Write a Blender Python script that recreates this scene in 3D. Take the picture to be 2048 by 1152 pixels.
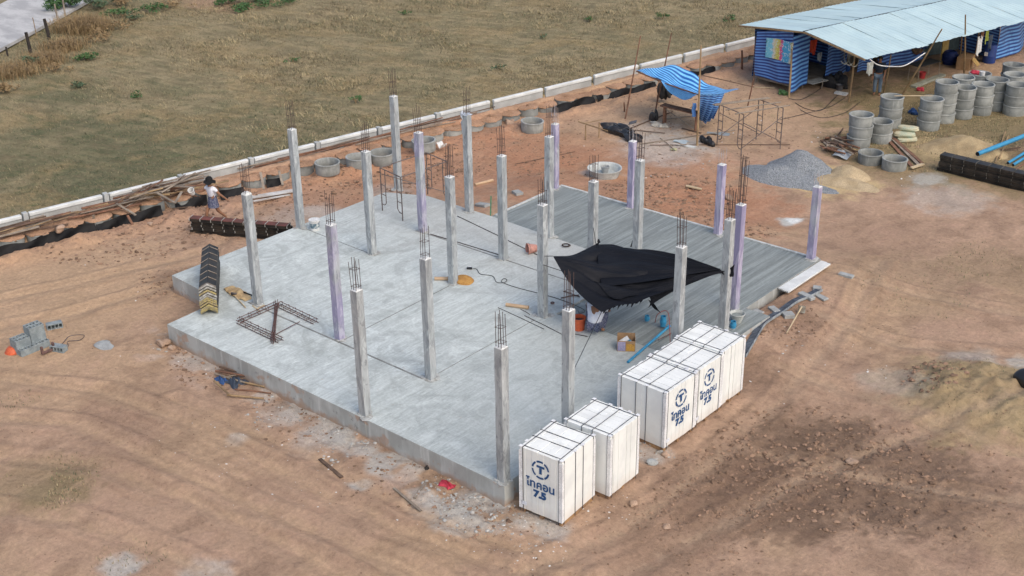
import bpy, math, random
import numpy as np
from mathutils import Vector, Matrix, Euler
for _o in list(bpy.data.objects): bpy.data.objects.remove(_o)
SC = bpy.context.scene
COL = SC.collection
PI = math.pi
R = math.radians

# ---------------------------------------------------------------- camera, sky, sun, exposure
CAMP = Vector((15.6496, -17.6807, 15.9043))
CR, CU, CF = Vector((0.75944, 0.65046, -0.01253)), Vector((-0.2712, 0.33402, 0.90271)), Vector((-0.59136, 0.68215, -0.43008))
FPX = 2568.05                                   # focal length in pixels of a 2048 wide frame
cd = bpy.data.cameras.new('camera'); cam = bpy.data.objects.new('camera', cd); COL.objects.link(cam)
cd.sensor_width = 36.0; cd.lens = FPX / 2048 * 36; cd.clip_start = 0.2; cd.clip_end = 1500
m = Matrix((CR, CU, -CF)).transposed().to_4x4(); m.translation = CAMP; cam.matrix_world = m
SC.camera = cam
SUN_EL, SUN_AZ = R(48), R(-14)                   # azimuth measured from +x towards +y; sun sits to the right of the picture
w = bpy.data.worlds.new('World'); SC.world = w; w.use_nodes = True
nt = w.node_tree; bg = nt.nodes['Background']
sky = nt.nodes.new('ShaderNodeTexSky'); sky.sky_type = 'NISHITA'; sky.sun_disc = False
sky.sun_elevation = SUN_EL; sky.sun_rotation = R(90) - SUN_AZ
sky.air_density = 1.0; sky.dust_density = 4.0; sky.ozone_density = 0.2; sky.altitude = 0
nt.links.new(sky.outputs[0], bg.inputs[0]); bg.inputs[1].default_value = 0.15
sd = bpy.data.lights.new('sun', 'SUN'); sd.energy = 0.5; sd.angle = R(55); sd.color = (1.0, 0.99, 0.95)
sun = bpy.data.objects.new('sun', sd); COL.objects.link(sun)
sv = Vector((math.cos(SUN_EL)*math.cos(SUN_AZ), math.cos(SUN_EL)*math.sin(SUN_AZ), math.sin(SUN_EL)))
sun.rotation_euler = sv.to_track_quat('Z', 'Y').to_euler()
SC.view_settings.view_transform = 'Standard'; SC.view_settings.look = 'None'
SC.view_settings.exposure = 0.46; SC.view_settings.gamma = 1.0; SC.view_settings.use_curve_mapping = False
SC.cycles.max_bounces = 6

# ---------------------------------------------------------------- helpers
ZG = -0.55                                      # level of the site's bare soil; the house slab's top is z = 0
def at(px, py, z=ZG):
    d = CR*(px-1024) + CU*(576-py) + CF*FPX
    t = (z-CAMP.z)/d.z
    return CAMP + d*t
def rng(seed): return random.Random(seed)

def sc(c): return (c[0], c[1], c[2], 1.0)
_M = {}
def nodes(name):
    mt = bpy.data.materials.new(name); mt.use_nodes = True
    n = mt.node_tree.nodes; l = mt.node_tree.links
    return mt, n, l, n['Principled BSDF']
def nd(n, typ, **kw):
    x = n.new(typ)
    for k, v in kw.items():
        if k in ('operation', 'blend_type', 'data_type', 'wave_type', 'bands_direction', 'attribute_name', 'feature', 'interpolation_type', 'noise_dimensions', 'uv_map', 'clamp'): setattr(x, k, v)
        else: x.inputs[k.replace('_', ' ')].default_value = v
    return x
def mixc(n, l, fac, a, b, blend='MIX'):
    x = n.new('ShaderNodeMix'); x.data_type = 'RGBA'; x.blend_type = blend
    for i, v in ((0, fac), (6, a), (7, b)):
        if hasattr(v, 'is_output'): l.new(v, x.inputs[i])
        elif i == 0: x.inputs[0].default_value = v
        else: x.inputs[i].default_value = sc(v)
    return x.outputs[2]
def ramp(n, l, fac, lo, hi):
    x = n.new('ShaderNodeMapRange'); x.interpolation_type = 'SMOOTHSTEP'; l.new(fac, x.inputs[0])
    x.inputs[1].default_value = lo; x.inputs[2].default_value = hi
    return x.outputs[0]
def mth(n, l, op, a, b=0.0):
    x = n.new('ShaderNodeMath'); x.operation = op
    for i, v in ((0, a), (1, b)):
        if hasattr(v, 'is_output'): l.new(v, x.inputs[i])
        else: x.inputs[i].default_value = v
    return x.outputs[0]
def noise(n, l, scale, detail=5.0, vec=None, stretch=None, rot=(0, 0, 0), rough=0.55, dist=0.0, world=True, out=0):
    if vec is None:
        vec = n.new('ShaderNodeNewGeometry').outputs['Position'] if world else n.new('ShaderNodeTexCoord').outputs['Object']
    if stretch or rot != (0, 0, 0):
        mp = n.new('ShaderNodeMapping'); l.new(vec, mp.inputs[0]); mp.inputs['Scale'].default_value = stretch or (1, 1, 1)
        mp.inputs['Rotation'].default_value = rot; vec = mp.outputs[0]
    x = n.new('ShaderNodeTexNoise'); l.new(vec, x.inputs['Vector'])
    x.inputs['Scale'].default_value = scale; x.inputs['Detail'].default_value = detail; x.inputs['Roughness'].default_value = rough; x.inputs['Distortion'].default_value = dist
    return x.outputs[out]
def bump(n, l, h, strength, dist, b):
    x = n.new('ShaderNodeBump'); x.inputs['Strength'].default_value = strength; x.inputs['Distance'].default_value = dist
    l.new(h, x.inputs['Height']); l.new(x.outputs[0], b.inputs['Normal'])
def mat(name, base, rough=0.8, col2=None, scale=4.0, fine=0.25, fscale=40.0, lo=0.35, hi=0.65, bmp=0.0, metal=0.0, spec=0.3, world=True, stretch=None):
    """A plain weathered material: base and col2 mixed by patches, with a fine grain over it."""
    if name in _M: return _M[name]
    mt, n, l, b = nodes(name)
    c2 = col2 or tuple(v*0.72 for v in base)
    f = ramp(n, l, noise(n, l, scale, 5, stretch=stretch, world=world), lo, hi)
    c = mixc(n, l, f, base, c2)
    g = noise(n, l, fscale, 3, world=world)
    gv = nd(n, 'ShaderNodeMapRange'); l.new(g, gv.inputs[0]); gv.inputs[1].default_value = 0.25; gv.inputs[2].default_value = 0.75
    gv.inputs[3].default_value = 1-fine; gv.inputs[4].default_value = 1+fine
    x = n.new('ShaderNodeVectorMath'); x.operation = 'SCALE'; l.new(c, x.inputs[0]); l.new(gv.outputs[0], x.inputs['Scale'])
    l.new(x.outputs[0], b.inputs['Base Color'])
    b.inputs['Roughness'].default_value = rough; b.inputs['Metallic'].default_value = metal
    b.inputs['Specular IOR Level'].default_value = spec
    if bmp: bump(n, l, g, bmp, 0.01, b)
    _M[name] = mt
    return mt

class MB:
    """collects shapes; build() links them as ONE mesh object"""
    def __init__(s): s.v = []; s.f = []; s.mi = []; s.uv = None; s.m = 0
    def add(s, vs, fs, m=None):
        o = len(s.v); s.v += [tuple(v) for v in vs]; s.f += [tuple(i+o for i in f) for f in fs]; s.mi += [s.m if m is None else m]*len(fs); return s
    def box(s, c, sz, rz=0.0, rot=None, m=None, taper=1.0):
        M = rot if rot is not None else Matrix.Rotation(rz, 3, 'Z'); c = Vector(c); hx, hy, hz = sz[0]/2, sz[1]/2, sz[2]/2
        vs = [c + M @ Vector((x*hx*(taper if z > 0 else 1), y*hy*(taper if z > 0 else 1), z*hz)) for z in (-1, 1) for x, y in ((-1, -1), (1, -1), (1, 1), (-1, 1))]
        return s.add(vs, [(3, 2, 1, 0), (4, 5, 6, 7), (0, 1, 5, 4), (1, 2, 6, 5), (2, 3, 7, 6), (3, 0, 4, 7)], m)
    def bar(s, p, q, w, h=None, m=None, up=(0, 0, 1)):
        p, q = Vector(p), Vector(q); h = h or w; d = q-p; L = d.length; d.normalize(); u = Vector(up)
        if abs(d.dot(u)) > 0.98: u = Vector((1, 0, 0))
        x = d.cross(u).normalized(); z = x.cross(d)
        return s.box((p+q)/2, (w, L, h), rot=Matrix((x, d, z)).transposed(), m=m)
    def tube(s, pts, r, n=6, cap=True, m=None):
        pts = [Vector(p) for p in pts]; k = len(pts); rr = r if isinstance(r, (list, tuple)) else [r]*k; vs = []; fs = []
        ref = Vector((0.13, 0.31, 0.94))
        for i, p in enumerate(pts):
            d = (pts[min(i+1, k-1)]-pts[max(i-1, 0)]).normalized()
            a = d.cross(ref)
            if a.length < 0.2: a = d.cross(Vector((1, 0, 0)))
            a.normalize(); b = d.cross(a)
            vs += [p + (a*math.cos(2*PI*j/n)+b*math.sin(2*PI*j/n))*rr[i] for j in range(n)]
        for i in range(k-1):
            for j in range(n): fs.append((i*n+j, i*n+(j+1) % n, (i+1)*n+(j+1) % n, (i+1)*n+j))
        if cap: fs += [tuple(range(n))[::-1], tuple(range((k-1)*n, k*n))]
        return s.add(vs, fs, m)
    def lathe(s, prof, c=(0, 0, 0), n=24, m=None, rot=None, cap=False, sq=None):
        c = Vector(c); vs = []; fs = []
        for r, z in prof:
            for j in range(n):
                v = Vector((r*math.cos(2*PI*j/n), r*math.sin(2*PI*j/n), z))
                if sq: v = Vector((v.x*sq[0], v.y*sq[1], v.z))
                vs.append(c + (rot @ v if rot is not None else v))
        k = len(prof)
        for i in range(k-1):
            for j in range(n): fs.append((i*n+j, i*n+(j+1) % n, (i+1)*n+(j+1) % n, (i+1)*n+j))
        if cap: fs += [tuple(range(n))[::-1], tuple(range((k-1)*n, k*n))]
        return s.add(vs, fs, m)
    def prism(s, poly, z0, z1, m=None):
        n = len(poly); vs = [(x, y, z0) for x, y in poly]+[(x, y, z1) for x, y in poly]
        return s.add(vs, [tuple(range(n))[::-1], tuple(range(n, 2*n))]+[(i, (i+1) % n, n+(i+1) % n, n+i) for i in range(n)], m)
    def sheet(s, fn, nu, nv, th=0.0, m=None):
        """a cloth or plate from fn(u, v), u and v in 0..1, UVs kept; th gives it a real thickness"""
        o = len(s.v); P = [[Vector(fn(i/nu, j/nv)) for i in range(nu+1)] for j in range(nv+1)]
        if s.uv is None: s.uv = {}
        W = nu+1
        def nrm(i, j):
            a = P[j][min(i+1, nu)]-P[j][max(i-1, 0)]; b = P[min(j+1, nv)][i]-P[max(j-1, 0)][i]; c = a.cross(b)
            return c.normalized() if c.length > 1e-9 else Vector((0, 0, 1))
        vs = [P[j][i] for j in range(nv+1) for i in range(W)]
        uv = [(i/nu, j/nv) for j in range(nv+1) for i in range(W)]
        fs = [(j*W+i, j*W+i+1, (j+1)*W+i+1, (j+1)*W+i) for j in range(nv) for i in range(nu)]
        if th:
            k = len(vs); vs += [P[j][i]-nrm(i, j)*th for j in range(nv+1) for i in range(W)]; uv += uv
            fs += [tuple(q+k for q in f[::-1]) for f in fs]
            rim = [i for i in range(W)]+[j*W+nu for j in range(1, nv+1)]+[nv*W+i for i in range(nu-1, -1, -1)]+[j*W for j in range(nv-1, 0, -1)]
            fs += [(rim[a], rim[a]+k, rim[(a+1) % len(rim)]+k, rim[(a+1) % len(rim)]) for a in range(len(rim))]
        for i, u in enumerate(uv): s.uv[o+i] = u
        return s.add(vs, fs, m)
    def lump(s, c, sz, seed=0, n=2, amp=0.25, m=None, flat=False):
        """an irregular stone, clod or heap"""
        r = rng(seed); c = Vector(c); nu, nv = 6*n, 3*n; vs = []; fs = []
        k = [(Vector((r.gauss(0, 1), r.gauss(0, 1), r.gauss(0, 1))).normalized(), r.uniform(1, 3.5), r.uniform(0, 6.3)) for _ in range(5)]
        for j in range(nv+1):
            th = PI*j/nv
            for i in range(nu):
                d = Vector((math.sin(th)*math.cos(2*PI*i/nu), math.sin(th)*math.sin(2*PI*i/nu), math.cos(th)))
                q = 1+amp*sum(math.sin(a.dot(d)*f*1.6+p) for a, f, p in k)/2
                v = Vector((d.x*sz[0]*q, d.y*sz[1]*q, d.z*sz[2]*q))
                if flat and v.z < 0: v.z *= 0.15
                vs.append(c+v)
        for j in range(nv):
            for i in range(nu): fs.append((j*nu+i, (j+1)*nu+i, (j+1)*nu+(i+1) % nu, j*nu+(i+1) % nu))
        return s.add(vs, fs, m)
    def build(s, name, mats, parent=None, loc=None, smooth=False, bevel=0.0):
        me = bpy.data.meshes.new(name); me.from_pydata(s.v, [], s.f)
        for mt in (mats if isinstance(mats, (list, tuple)) else [mats]): me.materials.append(mt)
        me.polygons.foreach_set('material_index', s.mi)
        if smooth: me.polygons.foreach_set('use_smooth', [True]*len(s.f))
        if s.uv is not None:
            L = me.uv_layers.new(name='UVMap'); vi = np.empty(len(me.loops), int); me.loops.foreach_get('vertex_index', vi)
            L.data.foreach_set('uv', np.array([s.uv.get(i, (0, 0)) for i in vi], dtype=float).ravel())
        me.update()
        o = bpy.data.objects.new(name, me); COL.objects.link(o)
        if parent is not None: o.parent = parent
        if loc is not None: o.location = loc
        if smooth: 
            me.set_sharp_from_angle(angle=R(smooth if smooth is not True else 40))
        if bevel:
            bm = o.modifiers.new('bevel', 'BEVEL'); bm.width = bevel; bm.segments = 1; bm.limit_method = 'ANGLE'
        return o
def tag(o, label=None, cat=None, group=None, kind=None):
    for k, v in (('label', label), ('category', cat), ('group', group), ('kind', kind)):
        if v: o[k] = v
    return o
def thing(name, label, cat, loc=(0, 0, 0), rz=0.0, group=None):
    o = bpy.data.objects.new(name, None); COL.objects.link(o); o.location = loc; o.rotation_euler = (0, 0, rz)
    o.empty_display_size = 0.1
    return tag(o, label, cat, group)
def dup(root, loc, rz=0.0, label=None, group=None):
    r = root.copy(); COL.objects.link(r); r.location = loc; r.rotation_euler = (0, 0, rz)
    if label: r['label'] = label
    if group: r['group'] = group
    for ch in list(root.children):
        c = ch.copy(); COL.objects.link(c); c.parent = r
        for g in list(ch.children):
            d = g.copy(); COL.objects.link(d); d.parent = c
    return r
# numpy value noise, used to shape terrain and grass
_G = np.random.default_rng(5).random((256, 256))
def vnoise(x, y):
    xi = np.floor(x).astype(int); yi = np.floor(y).astype(int); fx = x-xi; fy = y-yi
    fx = fx*fx*(3-2*fx); fy = fy*fy*(3-2*fy); a = lambda i, j: _G[i & 255, j & 255]
    return (a(xi, yi)*(1-fx)+a(xi+1, yi)*fx)*(1-fy)+(a(xi, yi+1)*(1-fx)+a(xi+1, yi+1)*fx)*fy
def fbm(x, y, o=4, f=2.03):
    t = 0; s_ = 0.5; n_ = 0
    for k in range(o): t = t+s_*vnoise(x+37.1*k, y-19.7*k); n_ += s_; x = x*f; y = y*f; s_ *= 0.5
    return t/n_
def smooth01(t): t = np.clip(t, 0, 1); return t*t*(3-2*t)
def seg_dist(X, Y, pts):
    d = np.full(X.shape, 1e9)
    for a, b in zip(pts[:-1], pts[1:]):
        dx, dy = b[0]-a[0], b[1]-a[1]; t = np.clip(((X-a[0])*dx+(Y-a[1])*dy)/(dx*dx+dy*dy+1e-9), 0, 1)
        d = np.minimum(d, np.hypot(X-a[0]-t*dx, Y-a[1]-t*dy))
    return d
def curve(pts, k=8):
    """Catmull-Rom through pts"""
    P = [Vector(p) for p in pts]; P = [P[0]*2-P[1]]+P+[P[-1]*2-P[-2]]; out = []
    for i in range(1, len(P)-2):
        for j in range(k):
            t = j/k; a, b, c, d = P[i-1:i+3]
            out.append(0.5*((2*b)+(c-a)*t+(2*a-5*b+4*c-d)*t*t+(3*b-a-3*c+d)*t**3))
    return out+[P[-2]]
# ---------------------------------------------------------------- where the boundary wall and the row of sunken rings run
_wp = [at(x, y, 0.0) for x, y in ((50, 427), (217, 385), (370, 345), (515, 317), (652, 283), (772, 253), (890, 225), (990, 195), (1098, 172), (1196, 150), (1287, 127), (1375, 100), (1462, 90))]
WB, WA = np.polyfit([p.y for p in _wp], [p.x for p in _wp], 1)
WALLX = lambda y: WA+WB*y
WN = Vector((1, -WB, 0)).normalized(); WT = Vector((WB, 1, 0)).normalized()      # towards the site, along the wall
def dwall(x, y): return (x-WA-WB*y)*WN.x
_rr = [at(x, y, -0.25) for x, y in ((492, 352), (590, 327), (720, 297), (862, 270), (1020, 222), (1095, 210))]
RD = sum(dwall(p.x, p.y) for p in _rr)/len(_rr)                                  # how far the ring row stands from the wall
def wallpt(y, d, z): return Vector((WALLX(y), y, z))+WN*d

# ---------------------------------------------------------------- ground: one sheet, soil on the site side and mown field beyond the wall
def P2(*pp): return [tuple(at(x, y).xy) for x, y in pp]
TRACKS = [P2((-60, 612), (150, 568), (300, 530), (420, 500), (560, 380), (700, 335)), P2((-60, 668), (150, 625), (330, 570)),
          P2((-60, 752), (200, 782), (400, 850), (600, 962), (800, 1062), (1000, 1130), (1200, 1170)), P2((-60, 905), (200, 935), (400, 1005), (560, 1082), (700, 1160)),
          P2((-60, 830), (150, 850), (330, 925), (500, 1010), (700, 1090), (900, 1180)), P2((350, 800), (600, 900), (830, 1020), (1010, 1092), (1150, 1130)),
          P2((1060, 1140), (1250, 1060), (1420, 930), (1560, 800), (1700, 640), (1760, 520)), P2((1200, 1170), (1400, 1070), (1600, 960), (1800, 880), (2080, 800)),
          P2((1640, 640), (1800, 690), (2090, 720)), P2((1560, 740), (1750, 800), (1900, 860), (2090, 930)), P2((1660, 560), (1850, 590), (2090, 640)),
          P2((1500, 900), (1700, 950), (1900, 985), (2090, 1010)), P2((-60, 1010), (150, 1040), (350, 1110), (450, 1160))]
ROUGH = [(1640, 930, 2.6, 1.0), (1480, 960, 1.6, .9), (1820, 960, 2.2, .8), (1400, 1040, 1.6, .6), (430, 700, 1.2, .6), (560, 790, 1.3, .8), (700, 880, 1.2, .8), (860, 970, 1.2, .9), (940, 1030, .9, 1.0), (1930, 770, 1.3, .9),
         (250, 450, 2.5, .6), (450, 420, 2.0, .5), (900, 330, 2.2, .7), (1330, 400, 2.0, .9), (1500, 480, 1.2, .8), (700, 350, 1.8, .6), (1560, 680, 1.2, .8), (330, 560, .9, 1.0), (1450, 720, 1.0, .7), (1330, 900, .7, .5)]
_bl = lambda px, py, r, c, k, sq=1.0: (at(px, py).x, at(px, py).y, r, c, k, sq)
RED, PALE, DAMP, CEM, OLIVE, SAND, BROWN, DUST = (.385, .198, .118), (.46, .32, .205), (.19, .13, .092), (.47, .47, .44), (.205, .17, .09), (.50, .38, .21), (.20, .130, .090), (.42, .305, .21)
BLOBS = [_bl(900, 320, 5.0, RED, .55), _bl(1250, 370, 5.0, RED, .6), _bl(1450, 420, 3.0, RED, .6), _bl(650, 390, 2.5, RED, .4), _bl(1100, 300, 3, RED, .6),
         _bl(120, 560, 4.5, PALE, .8), _bl(100, 690, 2.2, PALE, .5), _bl(1300, 230, 5, PALE, .6), _bl(1600, 240, 4, PALE, .6), _bl(1450, 200, 4, PALE, .5),
         _bl(1640, 930, 2.7, (.165, .112, .078), .9), _bl(1560, 985, 2.0, (.18, .12, .084), .85), _bl(1450, 990, 1.8, BROWN, .7), _bl(1830, 960, 2.2, (.185, .125, .088), .8), _bl(2000, 1040, 2, BROWN, .3), _bl(1330, 1080, 1.6, BROWN, .5), _bl(1560, 650, 1.4, BROWN, .55), _bl(1520, 760, 1.2, BROWN, .5),
         _bl(480, 700, 1.2, BROWN, .4), _bl(340, 560, .9, DAMP, .5), _bl(250, 900, 1.6, BROWN, .35), _bl(80, 960, 1.4, OLIVE, .45), _bl(110, 980, .8, OLIVE, .4), _bl(250, 810, 1.2, BROWN, .3),
         _bl(1900, 230, 6, OLIVE, .85), _bl(2020, 340, 3.2, OLIVE, .7), _bl(1830, 330, 2.8, OLIVE, .6), _bl(1720, 300, 2.0, OLIVE, .4), _bl(1965, 805, 2.5, (.35, .265, .15), .95), _bl(2060, 820, 1.7, (.33, .255, .15), .85), _bl(1900, 775, .9, (.28, .215, .13), .6), _bl(1760, 480, 2.0, BROWN, .25), _bl(1800, 560, 2.5, OLIVE, .25),
         _bl(2000, 540, 2, OLIVE, .3), _bl(1900, 400, 1.6, CEM, .35), _bl(1860, 355, .7, CEM, .6),
         _bl(1660, 365, 1.7, SAND, .9), _bl(1620, 350, 1.3, SAND, .8), _bl(1930, 300, 1.9, SAND, .8),
         _bl(1570, 438, .42, CEM, 1.0), _bl(1590, 435, .35, (.66, .69, .68), .9), _bl(1330, 300, 2.0, CEM, .5), _bl(1300, 262, 1.4, CEM, .4), _bl(1200, 350, .9, CEM, .45), _bl(1380, 285, .9, CEM, .4),
         _bl(920, 1040, .75, CEM, .85), _bl(860, 1000, .5, CEM, .6), _bl(960, 1000, .6, CEM, .8), _bl(770, 925, .55, CEM, .8), _bl(730, 970, .35, CEM, .8), _bl(640, 870, .9, CEM, .45), _bl(700, 890, .7, CEM, .5), _bl(480, 870, .35, CEM, .6), _bl(560, 830, .8, CEM, .4), _bl(830, 905, .7, CEM, .5),
         _bl(1090, 1062, .5, CEM, .6), _bl(1300, 910, .6, CEM, .5), _bl(1050, 1030, .5, CEM, .5), _bl(250, 1140, .5, CEM, .7), _bl(410, 1140, .6, CEM, .5), _bl(2030, 730, .5, CEM, .7), _bl(1950, 720, .7, CEM, .4), _bl(600, 430, 1.2, CEM, .3), _bl(640, 420, .9, CEM, .35), _bl(790, 380, 1.0, CEM, .3), _bl(1800, 770, 1.0, CEM, .25)]
def ground_height(x, y):
    d = dwall(x, y); site = d > 0
    z = ZG+.10*(fbm(x*.22, y*.22, 3)-.5)+.05*(fbm(x*1.1+9, y*1.1, 3)-.5)+.03*(fbm(x*4.3, y*4.3+5, 3)-.5)
    rough = np.zeros_like(x)
    for px, py, r, k in ROUGH:
        c = at(px, py); rough = np.maximum(rough, k*smooth01(1.35-np.hypot(x-c.x, y-c.y)/r))
    z += rough*(.16*(fbm(x*2.1+3, y*2.1, 4)-.5)+.10*(fbm(x*7.0, y*7.0, 3)-.48))
    for k, t in enumerate(TRACKS):
        q = seg_dist(x, y, t); z += (-.035*smooth01(1-q/.26)+.03*smooth01(1-np.abs(q-.42)/.22))*(.5+fbm(x*.7+k, y*.7, 2))
    # bank of fill between the wall and the sunken rings, and the loose spoil thrown up in front of them
    along = smooth01((y+9)/1.0)*smooth01((41-y)/2.0)
    edge = RD+.06*(fbm(x*3, y*3, 3)-.5)
    bank = -.12+.10*(fbm(x*1.3+7, y*1.3, 3)-.5)+.06*(fbm(x*6, y*6, 2)-.5)-.30*smooth01((.80*RD-d)/(.75*RD))*(.35+1.1*fbm(x*.5+3, y*.45, 2))
    bk = smooth01((edge-d)/.22)*along
    z = z*(1-bk)+bank*bk
    sp = smooth01(1-np.abs(d-RD-1.25)/.75)*along
    z += sp*(.55*np.maximum(fbm(x*1.3, y*1.3+2, 4)-.34, 0)+.12*fbm(x*5, y*5, 2))
    qx = np.maximum(np.maximum(-10.4-x, x+.4), 0); qy = np.maximum(np.maximum(9.2-y, y-15.0), 0); z += .36*smooth01(1.25-np.hypot(qx, qy*1.2)/2.6)*smooth01((y-8.0)/1.6)*(bk < .5)
    tr = smooth01(1-np.abs(d-RD-.58)/.22)*along*(y < 12); z -= .12*tr
    fz = -.36+.14*(fbm(x*.25, y*.25, 3)-.5)+.07*(fbm(x*2.1, y*2.1, 3)-.5)
    c = at(1975, 805); z += .60*np.exp(-(((x-c.x)/2.1)**2+((y-c.y)/1.8)**2)*1.2)*(.6+.8*fbm(x*2, y*2, 3))
    c = at(1870, 775); z += .12*np.exp(-(((x-c.x)/.7)**2+((y-c.y)/.7)**2))*(.2+1.6*fbm(x*5, y*5, 3))
    return np.where(site, z, fz)
def ground_colour(x, y):
    d = dwall(x, y)
    n1 = fbm(x*.35, y*.35, 4); n2 = fbm(x*1.7+4, y*1.7, 4); n3 = fbm(x*6+1, y*6, 3)
    c = np.empty(x.shape+(3,)); c[:] = (.42, .285, .197)
    def mixin(col, k): c[:] = c*(1-k[..., None])+np.array(col)*k[..., None]
    mixin(PALE, .7*smooth01((n1-.5)*5)); mixin(BROWN, .36*smooth01((.46-n2)*6)); mixin((.46, .30, .215), .45*smooth01((n2-.55)*6))
    wx = x+.9*(fbm(x*.9, y*.9+3, 3)-.5); wy = y+.9*(fbm(x*.9+8, y*.9, 3)-.5)
    for bx, by, r, col, k, sq in BLOBS:
        q = np.hypot(wx-bx, wy-by)/r; e = .55*(n2-.5)*3+.35*(n3-.5)*3
        mixin(col, k*smooth01((1.15-q+e*.5)*1.6))
    for k, t in enumerate(TRACKS):
        q = seg_dist(wx*.3+x*.7, wy*.3+y*.7, t)
        mixin(PALE if k < 6 or k == 12 else DUST, .55*smooth01(1-q/.38)*smooth01((n1+n3-.55)*2)); mixin(BROWN, .20*smooth01(1-np.abs(q-.5)/.14)*smooth01((n2-.35)*4)); mixin(BROWN, .18*smooth01(np.cos(q*19+3*n1+2*n3)*1.3-.1)*smooth01(1.25-q/.95)*smooth01((n2+n1-.86)*5)); mixin(PALE, .22*smooth01(np.cos(q*19+3.1+3*n1+2*n3)*1.3-.3)*smooth01(1.25-q/.95)*smooth01((n2+n1-.78)*5))
    q = seg_dist(x, y, [(-12.1, -.15), (.2, -.15)]); mixin(BROWN, .45*smooth01(1-q/.9)*smooth01((n3-.3)*3)); mixin(CEM, .55*smooth01(1-q/1.5)*smooth01((n2-.52)*7))
    mixin(RED, .32*smooth01(1-np.abs(d-RD-1.0)/1.6)); mixin((.33, .20, .12), .5*smooth01(1-np.abs(d-RD*.5)/(RD*.55)))
    # beyond the wall: mown field, straw over green and bare patches
    f = (d < 0)[..., None]
    g = np.empty_like(c); g[:] = (.285, .24, .142)
    a = fbm(x*.16+2, y*.16, 4); b = fbm(x*.6, y*.6+8, 4); s = fbm(x*2.6, y*2.6, 3)
    def mg(col, k): g[:] = g*(1-k[..., None])+np.array(col)*k[..., None]
    lx, ly = x+22, y-4
    left = smooth01((20-y-.3*(x+22))/16)
    mg((.118, .124, .070), .9*smooth01((a-.46+.10*left)*6)*(.25+.75*left)); mg((.30, .225, .115), .6*smooth01((b-.52)*6)); mg((.13, .105, .065), .5*smooth01((.40-b)*7)*smooth01((s-.42)*6)); t_ = fbm(x*.9+y*.3, y*3.2-x*.9, 4); mg((.105, .118, .062), .7*smooth01((s-.54)*7)*(.35+.65*left)); mg((.36, .285, .17), .45*smooth01((t_-.53)*8)*(1.1-.6*left)); mg((.17, .14, .085), .40*smooth01((.45-t_)*8)); mg((.20, .165, .10), .4*smooth01((fbm(x*5, y*5, 2)-.5)*5))
    cc = at(425, 8, -.36); mg((.36, .24, .16), .8*smooth01(1.5-np.hypot((x-cc.x)/2.6, (y-cc.y)/1.2)+(s-.5)))
    return np.where(f, g, c)
def axis(*parts):
    out = []
    for a, b, s in parts: out += list(np.arange(a, b, s))
    return np.array(out+[parts[-1][1]])
GX = axis((-420, -90, 15), (-90, -32, .6), (-32, -26, .2), (-26, 12, .065), (12, 20, .4), (20, 60, 4), (60, 420, 20))
GY = axis((-300, -30, 15), (-30, -12, .6), (-12, 42, .065), (42, 90, .45), (90, 500, 15))
gx, gy = np.meshgrid(GX, GY); gz = ground_height(gx, gy)
# soil stays clear of the floor slab's footprint
ins = (gx > -14.2) & (gx < -.2) & (gy > .2) & (gy < 14.7) & ~((gx < -12.3) & (gy < 2.2)) & ~((gx < -10.3) & (gy > 11)); gz = np.where(ins, -.62, gz)
far = np.hypot(gx, gy-10) > 120; gz = np.where(far, -.4, gz)
nx, ny = len(GX), len(GY)
gm = bpy.data.meshes.new('ground'); gm.vertices.add(nx*ny); gm.vertices.foreach_set('co', np.stack([gx, gy, gz], -1).astype(np.float32).ravel())
ii, jj = np.meshgrid(np.arange(nx-1), np.arange(ny-1)); b0 = (jj*nx+ii).ravel(); q4 = np.stack([b0, b0+1, b0+nx+1, b0+nx], -1)
gm.loops.add(q4.size); gm.polygons.add(len(q4)); gm.loops.foreach_set('vertex_index', q4.ravel()); gm.polygons.foreach_set('loop_start', np.arange(0, q4.size, 4)); gm.polygons.foreach_set('loop_total', np.full(len(q4), 4)); gm.polygons.foreach_set('use_smooth', np.ones(len(q4), bool))
ca = gm.color_attributes.new('Col', 'FLOAT_COLOR', 'POINT'); gc = ground_colour(gx, gy)
ca.data.foreach_set('color', np.concatenate([gc, np.ones(gc.shape[:2]+(1,))], -1).astype(np.float32).ravel())
gm.update(calc_edges=True); gm.validate()
mt, n, l, b = nodes('soil'); at_ = nd(n, 'ShaderNodeVertexColor'); at_.layer_name = 'Col'
f1 = noise(n, l, 9, 8, rough=.7); f2 = noise(n, l, 45, 4, rough=.6); f3 = noise(n, l, 2.2, 6, stretch=(1, .35, 1), rot=(0, 0, .4), rough=.65)
def mapr(n, l, v, a, c_, lo, hi):
    x = n.new('ShaderNodeMapRange'); l.new(v, x.inputs[0])
    for i, q in enumerate((a, c_, lo, hi)): x.inputs[i+1].default_value = q
    return x.outputs[0]
k = mth(n, l, 'MULTIPLY', mth(n, l, 'MULTIPLY', mapr(n, l, f1, .25, .75, .74, 1.26), mapr(n, l, f2, .25, .75, .86, 1.14)), mapr(n, l, f3, .3, .7, .88, 1.12))
x = n.new('ShaderNodeVectorMath'); x.operation = 'SCALE'; l.new(at_.outputs[0], x.inputs[0]); l.new(k, x.inputs['Scale']); l.new(x.outputs[0], b.inputs['Base Color'])
b.inputs['Roughness'].default_value = .95; b.inputs['Specular IOR Level'].default_value = .1
bump(n, l, mth(n, l, 'ADD', f1, mth(n, l, 'MULTIPLY', f2, .5)), .9, .05, b)
gm.materials.append(mt); SOIL = mt
ground = bpy.data.objects.new('ground', gm); COL.objects.link(ground); tag(ground, kind='structure')
def gh(x, y): return float(ground_height(np.array([[x]], float), np.array([[y]], float))[0, 0])
def on(px, py, z=None):
    """the soil point under a pixel"""
    p = at(px, py, ZG if z is None else z)
    if z is None:
        for _ in range(3): p = at(px, py, gh(p.x, p.y))
    return p

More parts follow.
